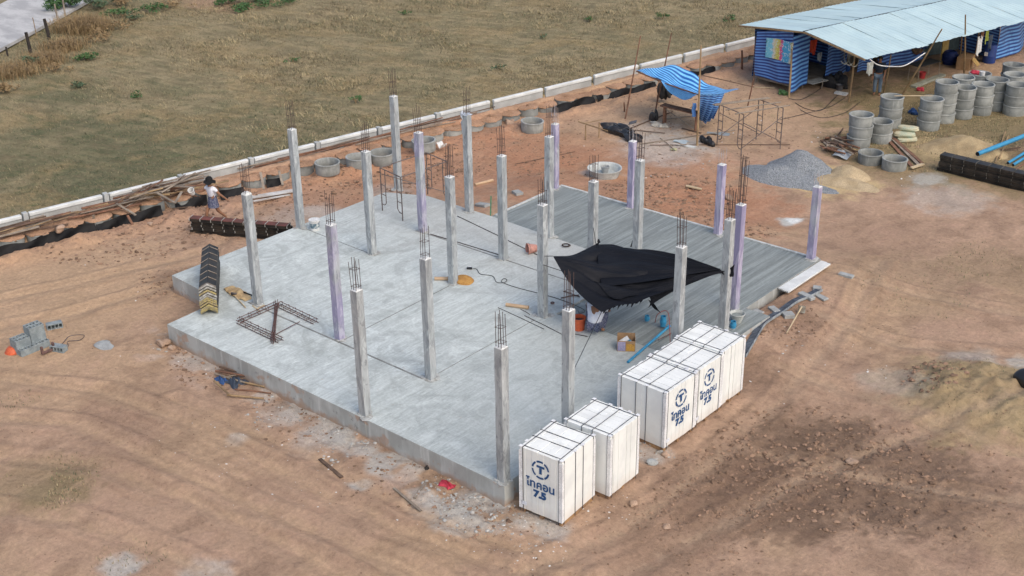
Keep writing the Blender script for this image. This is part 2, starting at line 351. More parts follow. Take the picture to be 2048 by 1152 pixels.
# the concrete lane in the far corner
ra, rb, rc, rd = at(-40, 128, -.30), at(128, 35, -.30), at(60, -8, -.30), at(-40, 30, -.30)
dr = (rb-ra).normalized(); ra2, rb2 = ra-dr*40, rb+dr*60; dn = Vector((-dr.y, dr.x, 0)); wd = 4.6
mb = MB(); mb.sheet(lambda u, v: ra2+(rb2-ra2)*u+dn*wd*(1-v)+Vector((0, 0, .03+.02*math.sin(u*40))), 60, 4, th=.16)
mt, n, l, b = nodes('lane_concrete'); c1 = mixc(n, l, ramp(n, l, noise(n, l, 1.2, 6, stretch=(.4, 1, 1)), .4, .62), (.50, .50, .49), (.36, .36, .36)); c2 = mixc(n, l, ramp(n, l, noise(n, l, 8, 6, rough=.7), .55, .7), c1, (.26, .25, .24))
l.new(c2, b.inputs['Base Color']); b.inputs['Roughness'].default_value = .9
tag(mb.build('road', mt, smooth=True), kind='structure')

# ---------------------------------------------------------------- the house slab
def lim(n, l, v, lo, hi): return ramp(n, l, v, lo, hi)
mt, n, l, b = nodes('broomed_concrete')
pos = n.new('ShaderNodeNewGeometry').outputs['Position']; sep = n.new('ShaderNodeSeparateXYZ'); l.new(pos, sep.inputs[0])
br = noise(n, l, 1.0, 7, stretch=(7, .8, 1), rot=(0, 0, .16), rough=.72, dist=1.1); br2 = noise(n, l, 1.0, 6, stretch=(22, 1.6, 1), rot=(0, 0, -.12), rough=.72, dist=1.3); msk = ramp(n, l, noise(n, l, .33, 4, dist=1.0), .40, .62); pat = noise(n, l, .8, 9, rough=.72, dist=1.2)
sw = noise(n, l, .55, 5, dist=2.2); big = noise(n, l, .22, 4); fine = noise(n, l, 14, 8, rough=.75); spl = noise(n, l, 2.3, 9, rough=.78, dist=.6)
c0 = mixc(n, l, lim(n, l, br, .30, .72), (.43, .475, .46), (.595, .645, .63)); c0 = mixc(n, l, mth(n, l, 'MULTIPLY', mth(n, l, 'MULTIPLY', lim(n, l, br2, .46, .66), .8), msk), c0, (.31, .345, .335)); c0 = mixc(n, l, mth(n, l, 'MULTIPLY', lim(n, l, pat, .52, .64), .6), c0, (.32, .35, .335)); c0 = mixc(n, l, mth(n, l, 'MULTIPLY', lim(n, l, pat, .46, .35), .85), c0, (.63, .685, .665))
c0 = mixc(n, l, mth(n, l, 'MULTIPLY', lim(n, l, sw, .50, .66), .55), c0, (.33, .36, .35))
c0 = mixc(n, l, mth(n, l, 'MULTIPLY', lim(n, l, spl, .56, .72), .6), c0, (.60, .655, .665))
c0 = mixc(n, l, mth(n, l, 'MULTIPLY', lim(n, l, spl, .42, .30), .55), c0, (.27, .29, .285))
# a teal stain, then the floor gets a little darker towards the right
dv = n.new('ShaderNodeVectorMath'); dv.operation = 'DISTANCE'; l.new(pos, dv.inputs[0]); dv.inputs[1].default_value = tuple(at(1240, 652, 0)); c0 = mixc(n, l, mth(n, l, 'MULTIPLY', mapr(n, l, mth(n, l, 'ADD', dv.outputs['Value'], mth(n, l, 'MULTIPLY', pat, 1.2)), .75, 1.25, 1, 0), .45), c0, (.20, .42, .47))
gr = mapr(n, l, mth(n, l, 'ADD', mth(n, l, 'ADD', sep.outputs[0], mth(n, l, 'MULTIPLY', sep.outputs[1], .35)), mth(n, l, 'MULTIPLY', big, 6.0)), -1.5, 4.5, 0, .62)
c0 = mixc(n, l, gr, c0, (.28, .31, .31))
g2 = mapr(n, l, mth(n, l, 'ADD', mth(n, l, 'MULTIPLY', sep.outputs[1], 1.0), mth(n, l, 'MULTIPLY', sw, 5.0)), 9.2, 12.6, 0, .5); c0 = mixc(n, l, g2, c0, (.40, .40, .38))
wv = n.new('ShaderNodeTexWave'); wv.wave_type = 'RINGS'; wv.inputs['Scale'].default_value = .8; wv.inputs['Distortion'].default_value = 14; wv.inputs['Detail'].default_value = 6; wv.inputs['Detail Scale'].default_value = 1.4; mp_ = n.new('ShaderNodeMapping'); mp_.inputs['Location'].default_value = (9, -3, 0); l.new(pos, mp_.inputs[0]); l.new(mp_.outputs[0], wv.inputs['Vector'])
c0 = mixc(n, l, mth(n, l, 'MULTIPLY', mth(n, l, 'MULTIPLY', lim(n, l, wv.outputs['Fac'], .80, 1.0), lim(n, l, sw, .46, .58)), .16), c0, (.64, .70, .68)); st_ = noise(n, l, 1.7, 8, rough=.74, dist=1.8); c0 = mixc(n, l, mth(n, l, 'MULTIPLY', lim(n, l, st_, .60, .68), .55), c0, (.27, .285, .265)); c0 = mixc(n, l, mth(n, l, 'MULTIPLY', lim(n, l, noise(n, l, 3.3, 6, rough=.7), .66, .72), .6), c0, (.42, .33, .25))
x = n.new('ShaderNodeVectorMath'); x.operation = 'SCALE'; l.new(c0, x.inputs[0]); l.new(mapr(n, l, fine, .25, .75, .80, 1.18), x.inputs['Scale']); l.new(x.outputs[0], b.inputs['Base Color'])
b.inputs['Roughness'].default_value = .82; b.inputs['Specular IOR Level'].default_value = .35; bump(n, l, mth(n, l, 'ADD', br2, fine), .35, .012, b)
SLABM = mt
mt, n, l, b = nodes('damp_broomed_concrete')
br = noise(n, l, 1.0, 6, stretch=(7, .35, 1), rot=(0, 0, .03), rough=.6); br2 = noise(n, l, 1.0, 5, stretch=(22, .6, 1), rough=.62, dist=.3); sw = noise(n, l, .5, 5, dist=1.5); fine = noise(n, l, 14, 8, rough=.7)
c0 = mixc(n, l, lim(n, l, br, .36, .66), (.18, .20, .193), (.27, .30, .288)); c0 = mixc(n, l, mth(n, l, 'MULTIPLY', lim(n, l, br2, .54, .72), .6), c0, (.38, .425, .43)); c0 = mixc(n, l, mth(n, l, 'MULTIPLY', lim(n, l, br2, .44, .32), .6), c0, (.085, .10, .106))
c0 = mixc(n, l, mth(n, l, 'MULTIPLY', lim(n, l, sw, .63, .70), .7), c0, (.36, .40, .40))
x = n.new('ShaderNodeVectorMath'); x.operation = 'SCALE'; l.new(c0, x.inputs[0]); l.new(mapr(n, l, fine, .25, .75, .84, 1.16), x.inputs['Scale']); l.new(x.outputs[0], b.inputs['Base Color'])
b.inputs['Roughness'].default_value = .62; bump(n, l, br2, .5, .015, b)
WETM = mt
mt, n, l, b = nodes('form_finished_beam')
f = noise(n, l, 1.6, 6, stretch=(1, 1, .5)); dr_ = noise(n, l, 5, 5, stretch=(1, 1, .12)); sp_ = n.new('ShaderNodeSeparateXYZ'); l.new(n.new('ShaderNodeNewGeometry').outputs['Position'], sp_.inputs[0])
c0 = mixc(n, l, lim(n, l, f, .38, .62), (.33, .34, .325), (.44, .455, .44)); c0 = mixc(n, l, mth(n, l, 'MULTIPLY', lim(n, l, dr_, .52, .68), .6), c0, (.55, .57, .555)); c0 = mixc(n, l, mth(n, l, 'MULTIPLY', lim(n, l, noise(n, l, 2.6, 5), .57, .66), .65), c0, (.40, .26, .18))
soilf = mapr(n, l, mth(n, l, 'ADD', sp_.outputs[2], mth(n, l, 'MULTIPLY', noise(n, l, 3.0, 5), .5)), -.12, -.30, 0, .85); c0 = mixc(n, l, soilf, c0, (.36, .235, .155))
c0 = mixc(n, l, mth(n, l, 'MULTIPLY', lim(n, l, noise(n, l, 4.0, 6, rough=.7), .60, .68), .7), c0, (.20, .20, .195))
l.new(c0, b.inputs['Base Color']); b.inputs['Roughness'].default_value = .9; bump(n, l, noise(n, l, 18, 6), .4, .02, b)
BEAMM = mt
slab = thing('house_foundation', 'broad pale grey concrete floor slab of the house under construction, carrying the columns', 'foundation', (0, 0, 0))
MAINP = [(-12.05, -.16), (.13, -.16), (.13, 7.05), (-4.2, 7.05), (-4.2, 11.02), (-9.9, 11.26), (-13.2, 11.26), (-14.56, 10.6), (-14.62, 1.86), (-12.15, 1.70)]
mb = MB(); mb.prism(MAINP, -.24, 0); mb.build('floor_slab', SLABM, slab)
in_ = lambda P, k: [(p[0]+(.0), p[1]) for p in P]
mb = MB()
for a, c in zip(MAINP, MAINP[1:]+MAINP[:1]):
    A, B = Vector((*a, 0)), Vector((*c, 0)); t = (B-A).normalized(); nn = Vector((t.y, -t.x, 0))
    mb.box((A+B)/2-nn*.098+Vector((0, 0, -.353)), ((B-A).length+.012, .204, .686), rz=math.atan2(t.y, t.x))
mb.build('edge_beam', BEAMM, slab)
for cx_, cy_ in ((0, 0), (-4.38, 0)):
    q = MB(); q.box((cx_, cy_-.02, -.36), (.36, .31, .70)); q.build('pier', BEAMM, slab, bevel=.006)
CARP = [(-10.38, 11.275), (-4.185, 11.035), (-4.185, 7.065), (.34, 7.065), (.36, 10.75), (-.40, 10.75), (-.40, 15.05), (-10.38, 15.05)]
ZC = -.055
mb = MB(); mb.prism(CARP, ZC-.2, ZC); mb.build('carport_slab', WETM, slab)
mb = MB()
for a, c in zip(CARP, CARP[1:]+CARP[:1]):
    A, B = Vector((*a, 0)), Vector((*c, 0)); t = (B-A).normalized(); nn = Vector((t.y, -t.x, 0))
    if nn.length and not (a[0] > -10.3 and a[1] > 11.0 and a[1] < 11.3) and not (a == (-4.185, 11.035)) and not (a == (-4.185, 7.065)):
        mb.box((A+B)/2-nn*.06+Vector((0, 0, -.358)), ((B-A).length+.01, .128, .60), rz=math.atan2(t.y, t.x))
mb.build('edge_beam', BEAMM, slab)
# pale rim left by the formwork along the carport's far side, and the grooves of the beams in the floor
mb = MB(); mb.box((-5.4, 14.985, ZC+.012), (9.9, .09, .03)); mb.box((-10.32, 13.2, ZC+.012), (.09, 3.4, .03)); mb.build('rim', mat('rim_concrete', (.58, .60, .59), .9, (.40, .42, .41)), slab)
GRO = mat('groove', (.16, .165, .16), .95, (.26, .27, .26), 3)
for p_, q_, w_ in (((-11.4, 2.12), (-4.5, 2.10), .05), ((-10.9, 8.88), (-5.0, 8.95), .045), ((-7.6, 2.05), (-7.72, 6.5), .02), ((-14.3, 6.72), (-11.2, 6.66), .02), ((-4.4, 2.4), (-4.42, 6.4), .015)):
    mb = MB(); mb.bar((*p_, .003), (*q_, .003), w_, .008); mb.build('beam_line', GRO, slab)
# ---------------------------------------------------------------- concrete columns with their starter bars
def column_mat(name, lilac, seed):
    mt, n, l, b = nodes(name)
    g = noise(n, l, .9, 5); st = noise(n, l, 2.6, 7, stretch=(1.4, 1.4, .38), rot=(R(30), R(24), 0), rough=.7, dist=1.4); st2 = noise(n, l, 7, 6, stretch=(1, 1, .3), rot=(R(-35), R(20), 0), rough=.65, dist=1.0)
    c = mixc(n, l, ramp(n, l, st, .40, .60), (.27, .29, .30), (.40, .43, .44)); c = mixc(n, l, mth(n, l, 'MULTIPLY', ramp(n, l, st2, .54, .66), .75), c, (.54, .575, .58))
    c = mixc(n, l, mth(n, l, 'MULTIPLY', ramp(n, l, st2, .44, .34), .65), c, (.145, .155, .162)); c = mixc(n, l, mth(n, l, 'MULTIPLY', ramp(n, l, g, .53, .68), .25), c, (.50, .48, .46))
    c = mixc(n, l, mth(n, l, 'MULTIPLY', ramp(n, l, noise(n, l, 1.8, 4, stretch=(1, 1, .25)), .58, .7), .5), c, (.27, .28, .285))
    if lilac:
        k = ramp(n, l, noise(n, l, 1.1, 5, stretch=(1, 1, .6)), .62-.5*lilac, .80-.42*lilac)
        c = mixc(n, l, mth(n, l, 'MULTIPLY', k, min(1, .55+.5*lilac)), c, mixc(n, l, ramp(n, l, st, .42, .62), (.27, .245, .39), (.46, .43, .56)))
    l.new(c, b.inputs['Base Color']); b.inputs['Roughness'].default_value = .7; bump(n, l, st2, .35, .012, b)
    return mt
GREYC, LILC, PURC = column_mat('cast_column', 0, 1), column_mat('lilac_stained_column', .56, 2), column_mat('purple_stained_column', .72, 3)
MORT = mat('spilled_mortar', (.42, .435, .42), .95, (.28, .285, .27), 9, lo=.42, hi=.6); CAPM = mat('raw_column_top', (.66, .68, .67), .95, (.45, .46, .45), 9, lo=.45, hi=.7)
RUST = mat('rusty_bar', (.075, .055, .052), .8, (.10, .066, .058), 6); PALEBAR = mat('pale_bar', (.48, .47, .50), .7, (.32, .25, .22), 6)
STEEL = mat('dull_steel', (.16, .155, .16), .55, (.10, .085, .08), 5, metal=.5)
def rebar(pt, p0, p1, mt, r=.0085):
    q = MB(); q.tube([p0, (Vector(p0)+Vector(p1))/2, p1], r, 5); return q.build('rebar', mt, pt)
GXS = (0, -4.382, -7.745, -11.131, -14.441); GYS = (0, 2.262, 6.703, 8.924, 11.124)
COLS = [  # x, y, base z, top z, material, bar length, number of bars, label
 (0, 0, 0, 3.3, 'g', .78, 6, 'grey concrete column on the nearest corner of the floor slab, closest to the white block pallets'),
 (GXS[1], 0, 0, 3.3, 'g', .82, 6, 'grey column on the front edge of the slab, standing over a pier halfway along it'),
 (GXS[1], GYS[1], 0, 3.3, 'g', .80, 5, 'grey column at the end of the long dark floor groove, just behind the front row'),
 (GXS[1], GYS[2], 0, 3.3, 'g', .75, 6, 'grey column beside the left corner of the black sheet, brown pipe near its foot'),
 (GXS[2], GYS[1], 0, 3.3, 'l', .88, 6, 'lilac streaked column to the right of the rusty cage square lying on the slab'),
 (GXS[2], GYS[2], 0, 3.3, 'g', .97, 6, 'grey column with a small orange sand heap at its foot'),
 (GXS[2], GYS[3], 0, 3.3, 'g', .92, 6, 'grey column in the middle of the back half, between the orange bucket and sand heap'),
 (GXS[2], GYS[4], 0, 3.3, 'g', .95, 6, 'grey column at the step to the darker carport floor, a purple column right behind it'),
 (GXS[3], GYS[1], 0, 3.3, 'g', .90, 6, 'grey column with a rounded top near the yellow sack, leftmost column of the house'),
 (GXS[3], GYS[2], 0, 3.3, 'g', .87, 6, 'grey column left of the leaning scaffold frames on the back part of the slab'),
 (GXS[3], GYS[3], 0, 3.3, 'l', .86, 6, 'lilac column standing against the thin scaffold frames'),
 (GXS[3], GYS[4], 0, 3.3, 'g', .90, 6, 'pale column with a torn plastic sheet hanging from its top'),
 (GXS[4], GYS[2], 0, 3.3, 'g', .97, 6, 'pale grey column at the back left edge of the slab by the white paint pail'),
 (GXS[4], GYS[4], 0, 3.3, 'g', .93, 6, 'pale column farthest back, tallest against the field above the wall'),
 (0, GYS[3], ZC, 3.3, 'g', .90, 8, 'grey column in front of the purple one at the right tip of the black sheet'),
 (0, GYS[1], 0, 3.3, 'g', .95, 6, 'grey column rising behind the second white pallet, left of the crouching person'),
 (0, GYS[2], ZC, 3.3, 'g', .90, 6, 'grey column in front of the black sheet with a red cord tied near its foot'),
 (GXS[1], GYS[3], 0, 3.3, 'g', .76, 6, 'grey column whose foot is hidden by the black sheet tied to it'),
 (GXS[1], GYS[4], 0, 3.3, 'g', .80, 6, 'grey column behind the black sheet next to a short purple carport column'),
 (-10.357, 14.653, ZC, 2.253, 'p', .62, 6, 'short purple carport column at the far left corner, half hidden by a grey one'),
 (-7.272, 14.846, ZC, 2.253, 'p', .55, 4, 'short purple carport column with pale bars and a bent plate on top'),
 (-3.845, 14.762, ZC, 2.253, 'p', .52, 4, 'short purple carport column in front of the grey gravel heap, pale bars on top'),
 (-.646, 14.889, ZC, 2.253, 'p', .45, 4, 'short purple carport column at the far right corner by the white planks'),
 (-.631, 10.511, ZC, 3.058, 'p', 1.38, 8, 'purple and grey column with very tall bars where the black sheet is tied off')]
CM = {'g': GREYC, 'l': LILC, 'p': PURC}
for i, (cx, cy, z0, z1, km, bl, nb, lab) in enumerate(COLS):
    r = rng(100+i); t = thing('concrete_column', lab, 'column', (cx, cy, z0), R(r.uniform(-1.2, 1.2)), 'cast columns of the unfinished house'); h = z1-z0; a = .107
    q = MB(); nz = 9
    for k in range(nz+1):                          # slightly uneven cast faces
        z = h*k/nz; e = [r.uniform(-.004, .004) for _ in range(4)]
        q.v += [(-a+e[0], -a+e[1], z), (a+e[2], -a+e[1], z), (a+e[2], a+e[3], z), (-a+e[0], a+e[3], z)]
    for k in range(nz):
        for j in range(4): q.f.append((k*4+j, k*4+(j+1) % 4, k*4+4+(j+1) % 4, k*4+4+j)); q.mi.append(0)
    q.f.append((nz*4, nz*4+1, nz*4+2, nz*4+3)); q.mi.append(0)
    q.build('shaft', CM[km], t, bevel=.007)
    q = MB(); q.lathe([(.148, h-.004), (.149, h+.006), (.12, h+.018 if i != 8 else h+.05), (.05, h+.028 if i != 8 else h+.085), (.0, h+.03 if i != 8 else h+.09)], n=4, rot=Matrix.Rotation(PI/4, 3, 'Z')); q.build('raw_top', CAPM, t, bevel=.004)
    q = MB(); q.lump((0, 0, .0), (.20, .185, .022), 40+i, 4, .35, flat=True); q.build('mortar_skirt', MORT, t, smooth=60)
    pale = 19 <= i <= 22; tx, ty = r.uniform(-.03, .03), r.uniform(-.03, .03)
    pos4 = [(-.075, -.075), (.075, -.075), (.075, .075), (-.075, .075), (0, -.078), (0, .078), (-.078, 0), (.078, 0)][:nb]
    for px, py in pos4:
        L = bl*r.uniform(.86, 1.06); rebar(t, (px, py, h-.02), (px+tx*L+r.uniform(-.02, .02), py+ty*L+r.uniform(-.02, .02), h+L), PALEBAR if pale else RUST, .0068 if pale else .0074)
    zs = [.12] if bl < .7 else [.10, bl*.55]
    if nb == 8: zs = [.12, .45, .78, 1.1][:2 if bl < 1 else 4]
    if not pale:
        for z in zs:
            q = MB(); z = z*r.uniform(.8, 1.2); s_ = .086
            pp = [(-s_, -s_, h+z), (s_, -s_, h+z+.02), (s_, s_, h+z), (-s_, s_, h+z-.01), (-s_, -s_, h+z)]
            for u, v_ in zip(pp[:-1], pp[1:]): q.tube([Vector(u)+Vector((tx*z, ty*z, 0)), Vector(v_)+Vector((tx*z, ty*z, 0))], .006, 5)
            q.build('stirrup', RUST, t)
    if i == 20:
        q = MB(); q.box((-.03, .0, h+.63), (.26, .20, .02), rot=Euler((.15, -.35, .4)).to_matrix()); q.build('bent_plate', STEEL, t)
    if i == 11:
        q = MB(); rr_ = rng(4)
        q.sheet(lambda u, v: Vector((-.115-.10*math.sin(u*2.4)*(1-.6*v)-.04*math.sin(v*9+u*3), -.13+.27*u, h+.05-.85*v*(.4+.6*math.sin(u*3)**2)+.05*math.sin(u*11))), 8, 10, th=.004)
        q.sheet(lambda u, v: Vector((-.13+.26*u, -.13+.27*v, h+.035+.02*math.sin(u*7+v*5))), 6, 6, th=.004)
        mt, n, l, b = nodes('torn_film'); b.inputs['Base Color'].default_value = (.62, .68, .76, 1); b.inputs['Roughness'].default_value = .3; b.inputs['Alpha'].default_value = .85
        q.build('plastic_film', mt, t, smooth=True)

# ---------------------------------------------------------------- strapped pallets of white blocks
mt, n, l, b = nodes('aerated_block'); c = mixc(n, l, ramp(n, l, noise(n, l, 1.6, 5), .40, .64), (.80, .825, .80), (.71, .735, .72)); c = mixc(n, l, mth(n, l, 'MULTIPLY', ramp(n, l, noise(n, l, 5, 6, rough=.7), .60, .70), .30), c, (.60, .575, .53))
sz_ = n.new('ShaderNodeSeparateXYZ'); l.new(n.new('ShaderNodeNewGeometry').outputs['Position'], sz_.inputs[0]); c = mixc(n, l, mapr(n, l, mth(n, l, 'ADD', sz_.outputs[2], mth(n, l, 'MULTIPLY', noise(n, l, 6, 6), .3)), .02, -.40, 0, .42), c, (.52, .40, .31))
ri = n.new('ShaderNodeNewGeometry').outputs['Random Per Island']; x = n.new('ShaderNodeVectorMath'); x.operation = 'SCALE'; l.new(c, x.inputs[0]); l.new(mapr(n, l, ri, 0, 1, .93, 1.03), x.inputs['Scale']); l.new(x.outputs[0], b.inputs['Base Color'])
b.inputs['Roughness'].default_value = .92; b.inputs['Specular IOR Level'].default_value = .15; bump(n, l, noise(n, l, 60, 3), .15, .006, b); BLK = mt
STRAP = mat('strap', (.035, .04, .055), .45, (.06, .065, .08), 8); WOODP = mat('pallet_wood', (.36, .22, .11), .85, (.24, .15, .09), 3, fine=.3)
CORN = mat('corner_guard', (.78, .80, .81), .45, (.66, .67, .68), 4); INK = mat('stencil_ink', (.022, .075, .20), .8, (.05, .13, .28), 22, lo=.5, hi=.75, fine=.3)
_dg = None
def text_mesh(s, size, loc, rot, name, m_, parent, depth=.0025, bold=.0, sx=1.0):
    cu = bpy.data.curves.new(name, 'FONT'); cu.body = s; cu.size = size; cu.align_x = 'CENTER'; cu.align_y = 'CENTER'; cu.extrude = depth; cu.offset = bold; cu.resolution_u = 3
    o = bpy.data.objects.new(name, cu); COL.objects.link(o); bpy.context.view_layer.update()
    me = bpy.data.meshes.new_from_object(o.evaluated_get(bpy.context.evaluated_depsgraph_get())); bpy.data.objects.remove(o)
    me.materials.clear(); me.materials.append(m_); o = bpy.data.objects.new(name, me); COL.objects.link(o); o.parent = parent; o.location = loc; o.rotation_euler = rot; o.scale = (sx, 1, 1)
    return o
def block_pallet(cx, cy, rz, w_, d_, h_, logo, lab, seed):
    t = thing('block_pallet', lab, 'block pallet', (cx, cy, ZG), rz, 'strapped pallets of white blocks'); r = rng(seed); hb = .115
    q = MB()
    for y in (-d_/2+.06, 0, d_/2-.06): q.box((0, y, .045), (w_-.04, .09, .09))
    for k in range(6): q.box((-w_/2+.08+k*(w_-.16)/5, 0, .1), (.10, d_-.02, .024))
    q.build('pallet', WOODP, t, bevel=.004)
    q = MB(); n_ = max(6, round(d_/.155))
    for k in range(n_):
        for s_ in (-1, 1):
            ww = w_/2+r.uniform(-.010, .004)-(.03 if r.random() < .14 else 0); y = -d_/2+d_*(k+.5)/n_; hh = h_-hb+r.uniform(-.012, .004)
            q.box((s_*(ww/2+.001), y, hb+hh/2), (ww, d_/n_-.004, hh))
    q.build('blocks', BLK, t, bevel=.005)
    hx, hy, e = w_/2+.006, d_/2+.006, .006
    def loop(pts):
        m_ = MB()
        for a, c in zip(pts[:-1], pts[1:]): m_.bar(a, c, .017, .006, up=(1, 0, 0) if abs(Vector(c).x-Vector(a).x) < 1e-6 and abs(Vector(c).y-Vector(a).y) > 1e-6 else (0, 0, 1))
        return m_.build('strap', STRAP, t)
    for fx in (-.44, -.13, .10, .44):
        x = fx*w_+r.uniform(-.01, .01); loop([(x, -hy, .05), (x, -hy, h_+e), (x, hy, h_+e), (x, hy, .05)])
    for fy in (-.43, .43):
        y = fy*d_+r.uniform(-.01, .01); loop([(-hx, y, .05), (-hx, y, h_+e+.007), (hx, y, h_+e+.007), (hx, y, .05)])
    for sx in (-1, 1):
        for sy in (-1, 1):
            q = MB(); L = h_*r.uniform(.86, .9); q.box((sx*(hx-.035), sy*(hy+.0), hb+.02+L/2), (.09, .012, L)); q.box((sx*(hx+.0), sy*(hy-.035), hb+.02+L/2), (.012, .09, L)); q.box((sx*(hx-.03), sy*(hy-.03), h_+.012), (.085, .085, .012)); q.build('corner_guard', CORN, t)
    for k in range(3):
        q = MB(); x = (-.13, .10, .3)[k]*w_; q.box((x, r.choice((-1, 1))*(hy-.02), h_+.011), (.09, .07, .012), rz=r.uniform(-.2, .2)); q.build('edge_guard', CORN, t)
    if logo:
        X = hx+.001; zc_ = h_*.76; rad = .205
        q = MB()
        for a0, a1 in ((8, 62), (72, 118), (128, 172), (184, 232), (240, 292), (300, 352)):
            for k in range(6):
                u0, u1 = R(a0+(a1-a0)*k/6), R(a0+(a1-a0)*(k+1)/6)
                q.add([(X+.003, math.cos(u)*rr, zc_+math.sin(u)*rr) for u, rr in ((u0, rad-.022), (u1, rad-.022), (u1, rad+.022), (u0, rad+.022))], [(0, 1, 2, 3)])
        q.box((X+.002, 0, zc_+.075), (.004, .20, .052)); q.box((X+.002, 0, zc_-.03), (.004, .062, .145)); q.build('logo', INK, t)
        text_mesh('ไทคอน', .275, (X, 0, h_*.515), (PI/2, 0, PI/2), 'lettering', INK, t, bold=.006)
        text_mesh('7.5', .235, (X, -.02, h_*.375), (PI/2, 0, PI/2), 'lettering', INK, t, bold=.014, sx=1.15)
        q = MB(); q.box((X+.002, -d_*.40, .28), (.006, .15, .09)); q.build('paper_tag', mat('tag_paper', (.70, .74, .80), .8), t)
    return t
block_pallet(1.03, .60, R(4.8-90), 1.27, 1.09, 1.68, True, 'nearest white block pallet with blue round logo, alone at the slab corner', 1)
block_pallet(1.17, 2.00, R(2.5), 1.22, 1.13, 1.66, False, 'plain white block pallet without printing, just behind the nearest one', 2)
block_pallet(.945, 4.47, R(-.8), 1.36, 1.235, 1.60, True, 'white block pallet with blue logo at the near end of the row of three', 3)
block_pallet(.935, 5.685, R(.3), 1.35, 1.15, 1.61, True, 'white block pallet with blue logo in the middle of the row of three', 4)
block_pallet(.92, 6.80, R(.8), 1.33, 1.06, 1.64, False, 'plain white block pallet at the far end of the row of three', 5)

# ---------------------------------------------------------------- boundary wall: posts, panels, coping
wall = thing('boundary_wall', 'low pale concrete panel wall with posts between the site and the mown field', 'wall', tuple(wallpt(10, 0, 0)))
WM = mat('wall_concrete', (.46, .48, .475), .9, (.34, .355, .35), 1.2, fine=.18); CPM = mat('wall_coping', (.70, .72, .71), .9, (.56, .58, .57), 1.5, fine=.12)
w0 = wallpt(10, 0, 0); waz = math.atan2(WT.y, WT.x)
pys = sorted([p.y for p in _wp]); step = (pys[-1]-pys[0])/12; P0 = pys[0]
for k in range(-3, 19):
    y = P0+step*k; r = rng(k+50); p = wallpt(y, 0, 0)-w0; q = MB()
    if k < 7 or k > 12: q.box(p+Vector((0, 0, -.42)), (.21, .16, .90), rz=waz-PI/2); q.build('post', WM, wall, bevel=.008)
    L = step-(.20 if k < 7 or k > 12 else r.uniform(.10, .16)); c = wallpt(y+step/2, 0, 0)-w0; dz = r.uniform(-.02, .02)
    q = MB(); q.box(c+Vector((0, 0, -.50+dz)), (.09, L, .74), rz=waz-PI/2); q.build('panel', WM, wall, bevel=.006)
    q = MB(); q.box(c+Vector((0, 0, -.065+dz)), (.17, L, .13), rz=waz-PI/2); q.build('coping', CPM, wall, bevel=.02)

# ---------------------------------------------------------------- concrete rings
mt, n, l, b = nodes('ring_concrete'); f = noise(n, l, 2.2, 6, world=True, rough=.65); s_ = noise(n, l, 6, 5, stretch=(1, 1, .15), world=True)
c = mixc(n, l, ramp(n, l, f, .38, .62), (.22, .235, .225), (.315, .33, .315)); c = mixc(n, l, mth(n, l, 'MULTIPLY', ramp(n, l, s_, .56, .7), .5), c, (.40, .415, .40)); c = mixc(n, l, mth(n, l, 'MULTIPLY', ramp(n, l, noise(n, l, 11, 7, rough=.75), .6, .72), .5), c, (.15, .16, .153))
oi = n.new('ShaderNodeObjectInfo').outputs['Random']; x = n.new('ShaderNodeVectorMath'); x.operation = 'SCALE'; l.new(c, x.inputs[0]); l.new(mapr(n, l, oi, 0, 1, .84, 1.15), x.inputs['Scale']); l.new(x.outputs[0], b.inputs['Base Color'])
b.inputs['Roughness'].default_value = .92; bump(n, l, f, .3, .02, b); RINGM = mt
RH = .418
def ring_mesh():
    q = MB(); ro, ri_ = .445, .398
    q.lathe([(ri_+.012, 0), (ri_, .02), (ri_, RH-.035), (ri_+.016, RH), (ro+.018, RH), (ro+.024, RH-.012), (ro+.024, RH-.040), (ro+.002, RH-.052), (ro, RH*.5), (ro-.004, .012), (ro-.012, 0), (ri_+.012, 0)], n=40)
    return q
RIM = mat('ring_rim', (.56, .57, .555), .92, (.44, .45, .44), 8)
ring0 = None
def ring(p, lab, group, rz=0.0, tilt=None):
    global ring0
    if ring0 is None:
        ring0 = ring_mesh().build('concrete_ring', RINGM, smooth=35); tag(ring0, lab, 'concrete ring', group); o = ring0
    else:
        o = ring0.copy(); COL.objects.link(o); tag(o, lab, 'concrete ring', group)
    o.location = p; o.rotation_euler = (tilt[0] if tilt else 0, tilt[1] if tilt else 0, rz)
    return o
STK = [(1724, 229, 3, 'in the leftmost stack, beside the pile of sticks'), (1763, 241, 2, 'in the short stack of two behind the leftmost stack'), (1784, 192, 3, 'in the lone stack nearest to the shed post'),
       (1865, 195, 3, 'in the stack behind the sand filled sacks'), (1896, 160, 4, 'in the tallest stack, four rings high'), (1930, 172, 3, 'in the stack just right of the tallest one'),
       (1968, 166, 3, 'in the third front stack right of the sacks'), (1927, 152, 3, 'in the stack half hidden behind the tallest one'), (1960, 145, 3, 'in the back stack topped with red odds'),
       (1997, 157, 3, 'in the stack left of the picture edge, second row'), (2037, 167, 3, 'in the front stack at the right edge of the picture'), (2031, 147, 3, 'in the middle stack at the right edge of the picture'), (2028, 128, 3, 'in the back stack at the right edge of the picture')]
ORD = {2: ('bottom', 'top'), 3: ('bottom', 'middle', 'top'), 4: ('bottom', 'second', 'third', 'top')}
STACKTOP = []
for i, (px, py, k, where) in enumerate(STK):
    r = rng(700+i); p = at(px, py, ZG+k*RH); g0 = gh(p.x, p.y)-.015
    for j in range(k):
        ring((p.x+r.uniform(-.025, .025), p.y+r.uniform(-.025, .025), g0+j*RH), f'grey concrete ring, {ORD[k][j]} one {where}', 'concrete rings stacked by the shed', r.uniform(0, 6))
    STACKTOP.append(Vector((p.x, p.y, g0+k*RH)))
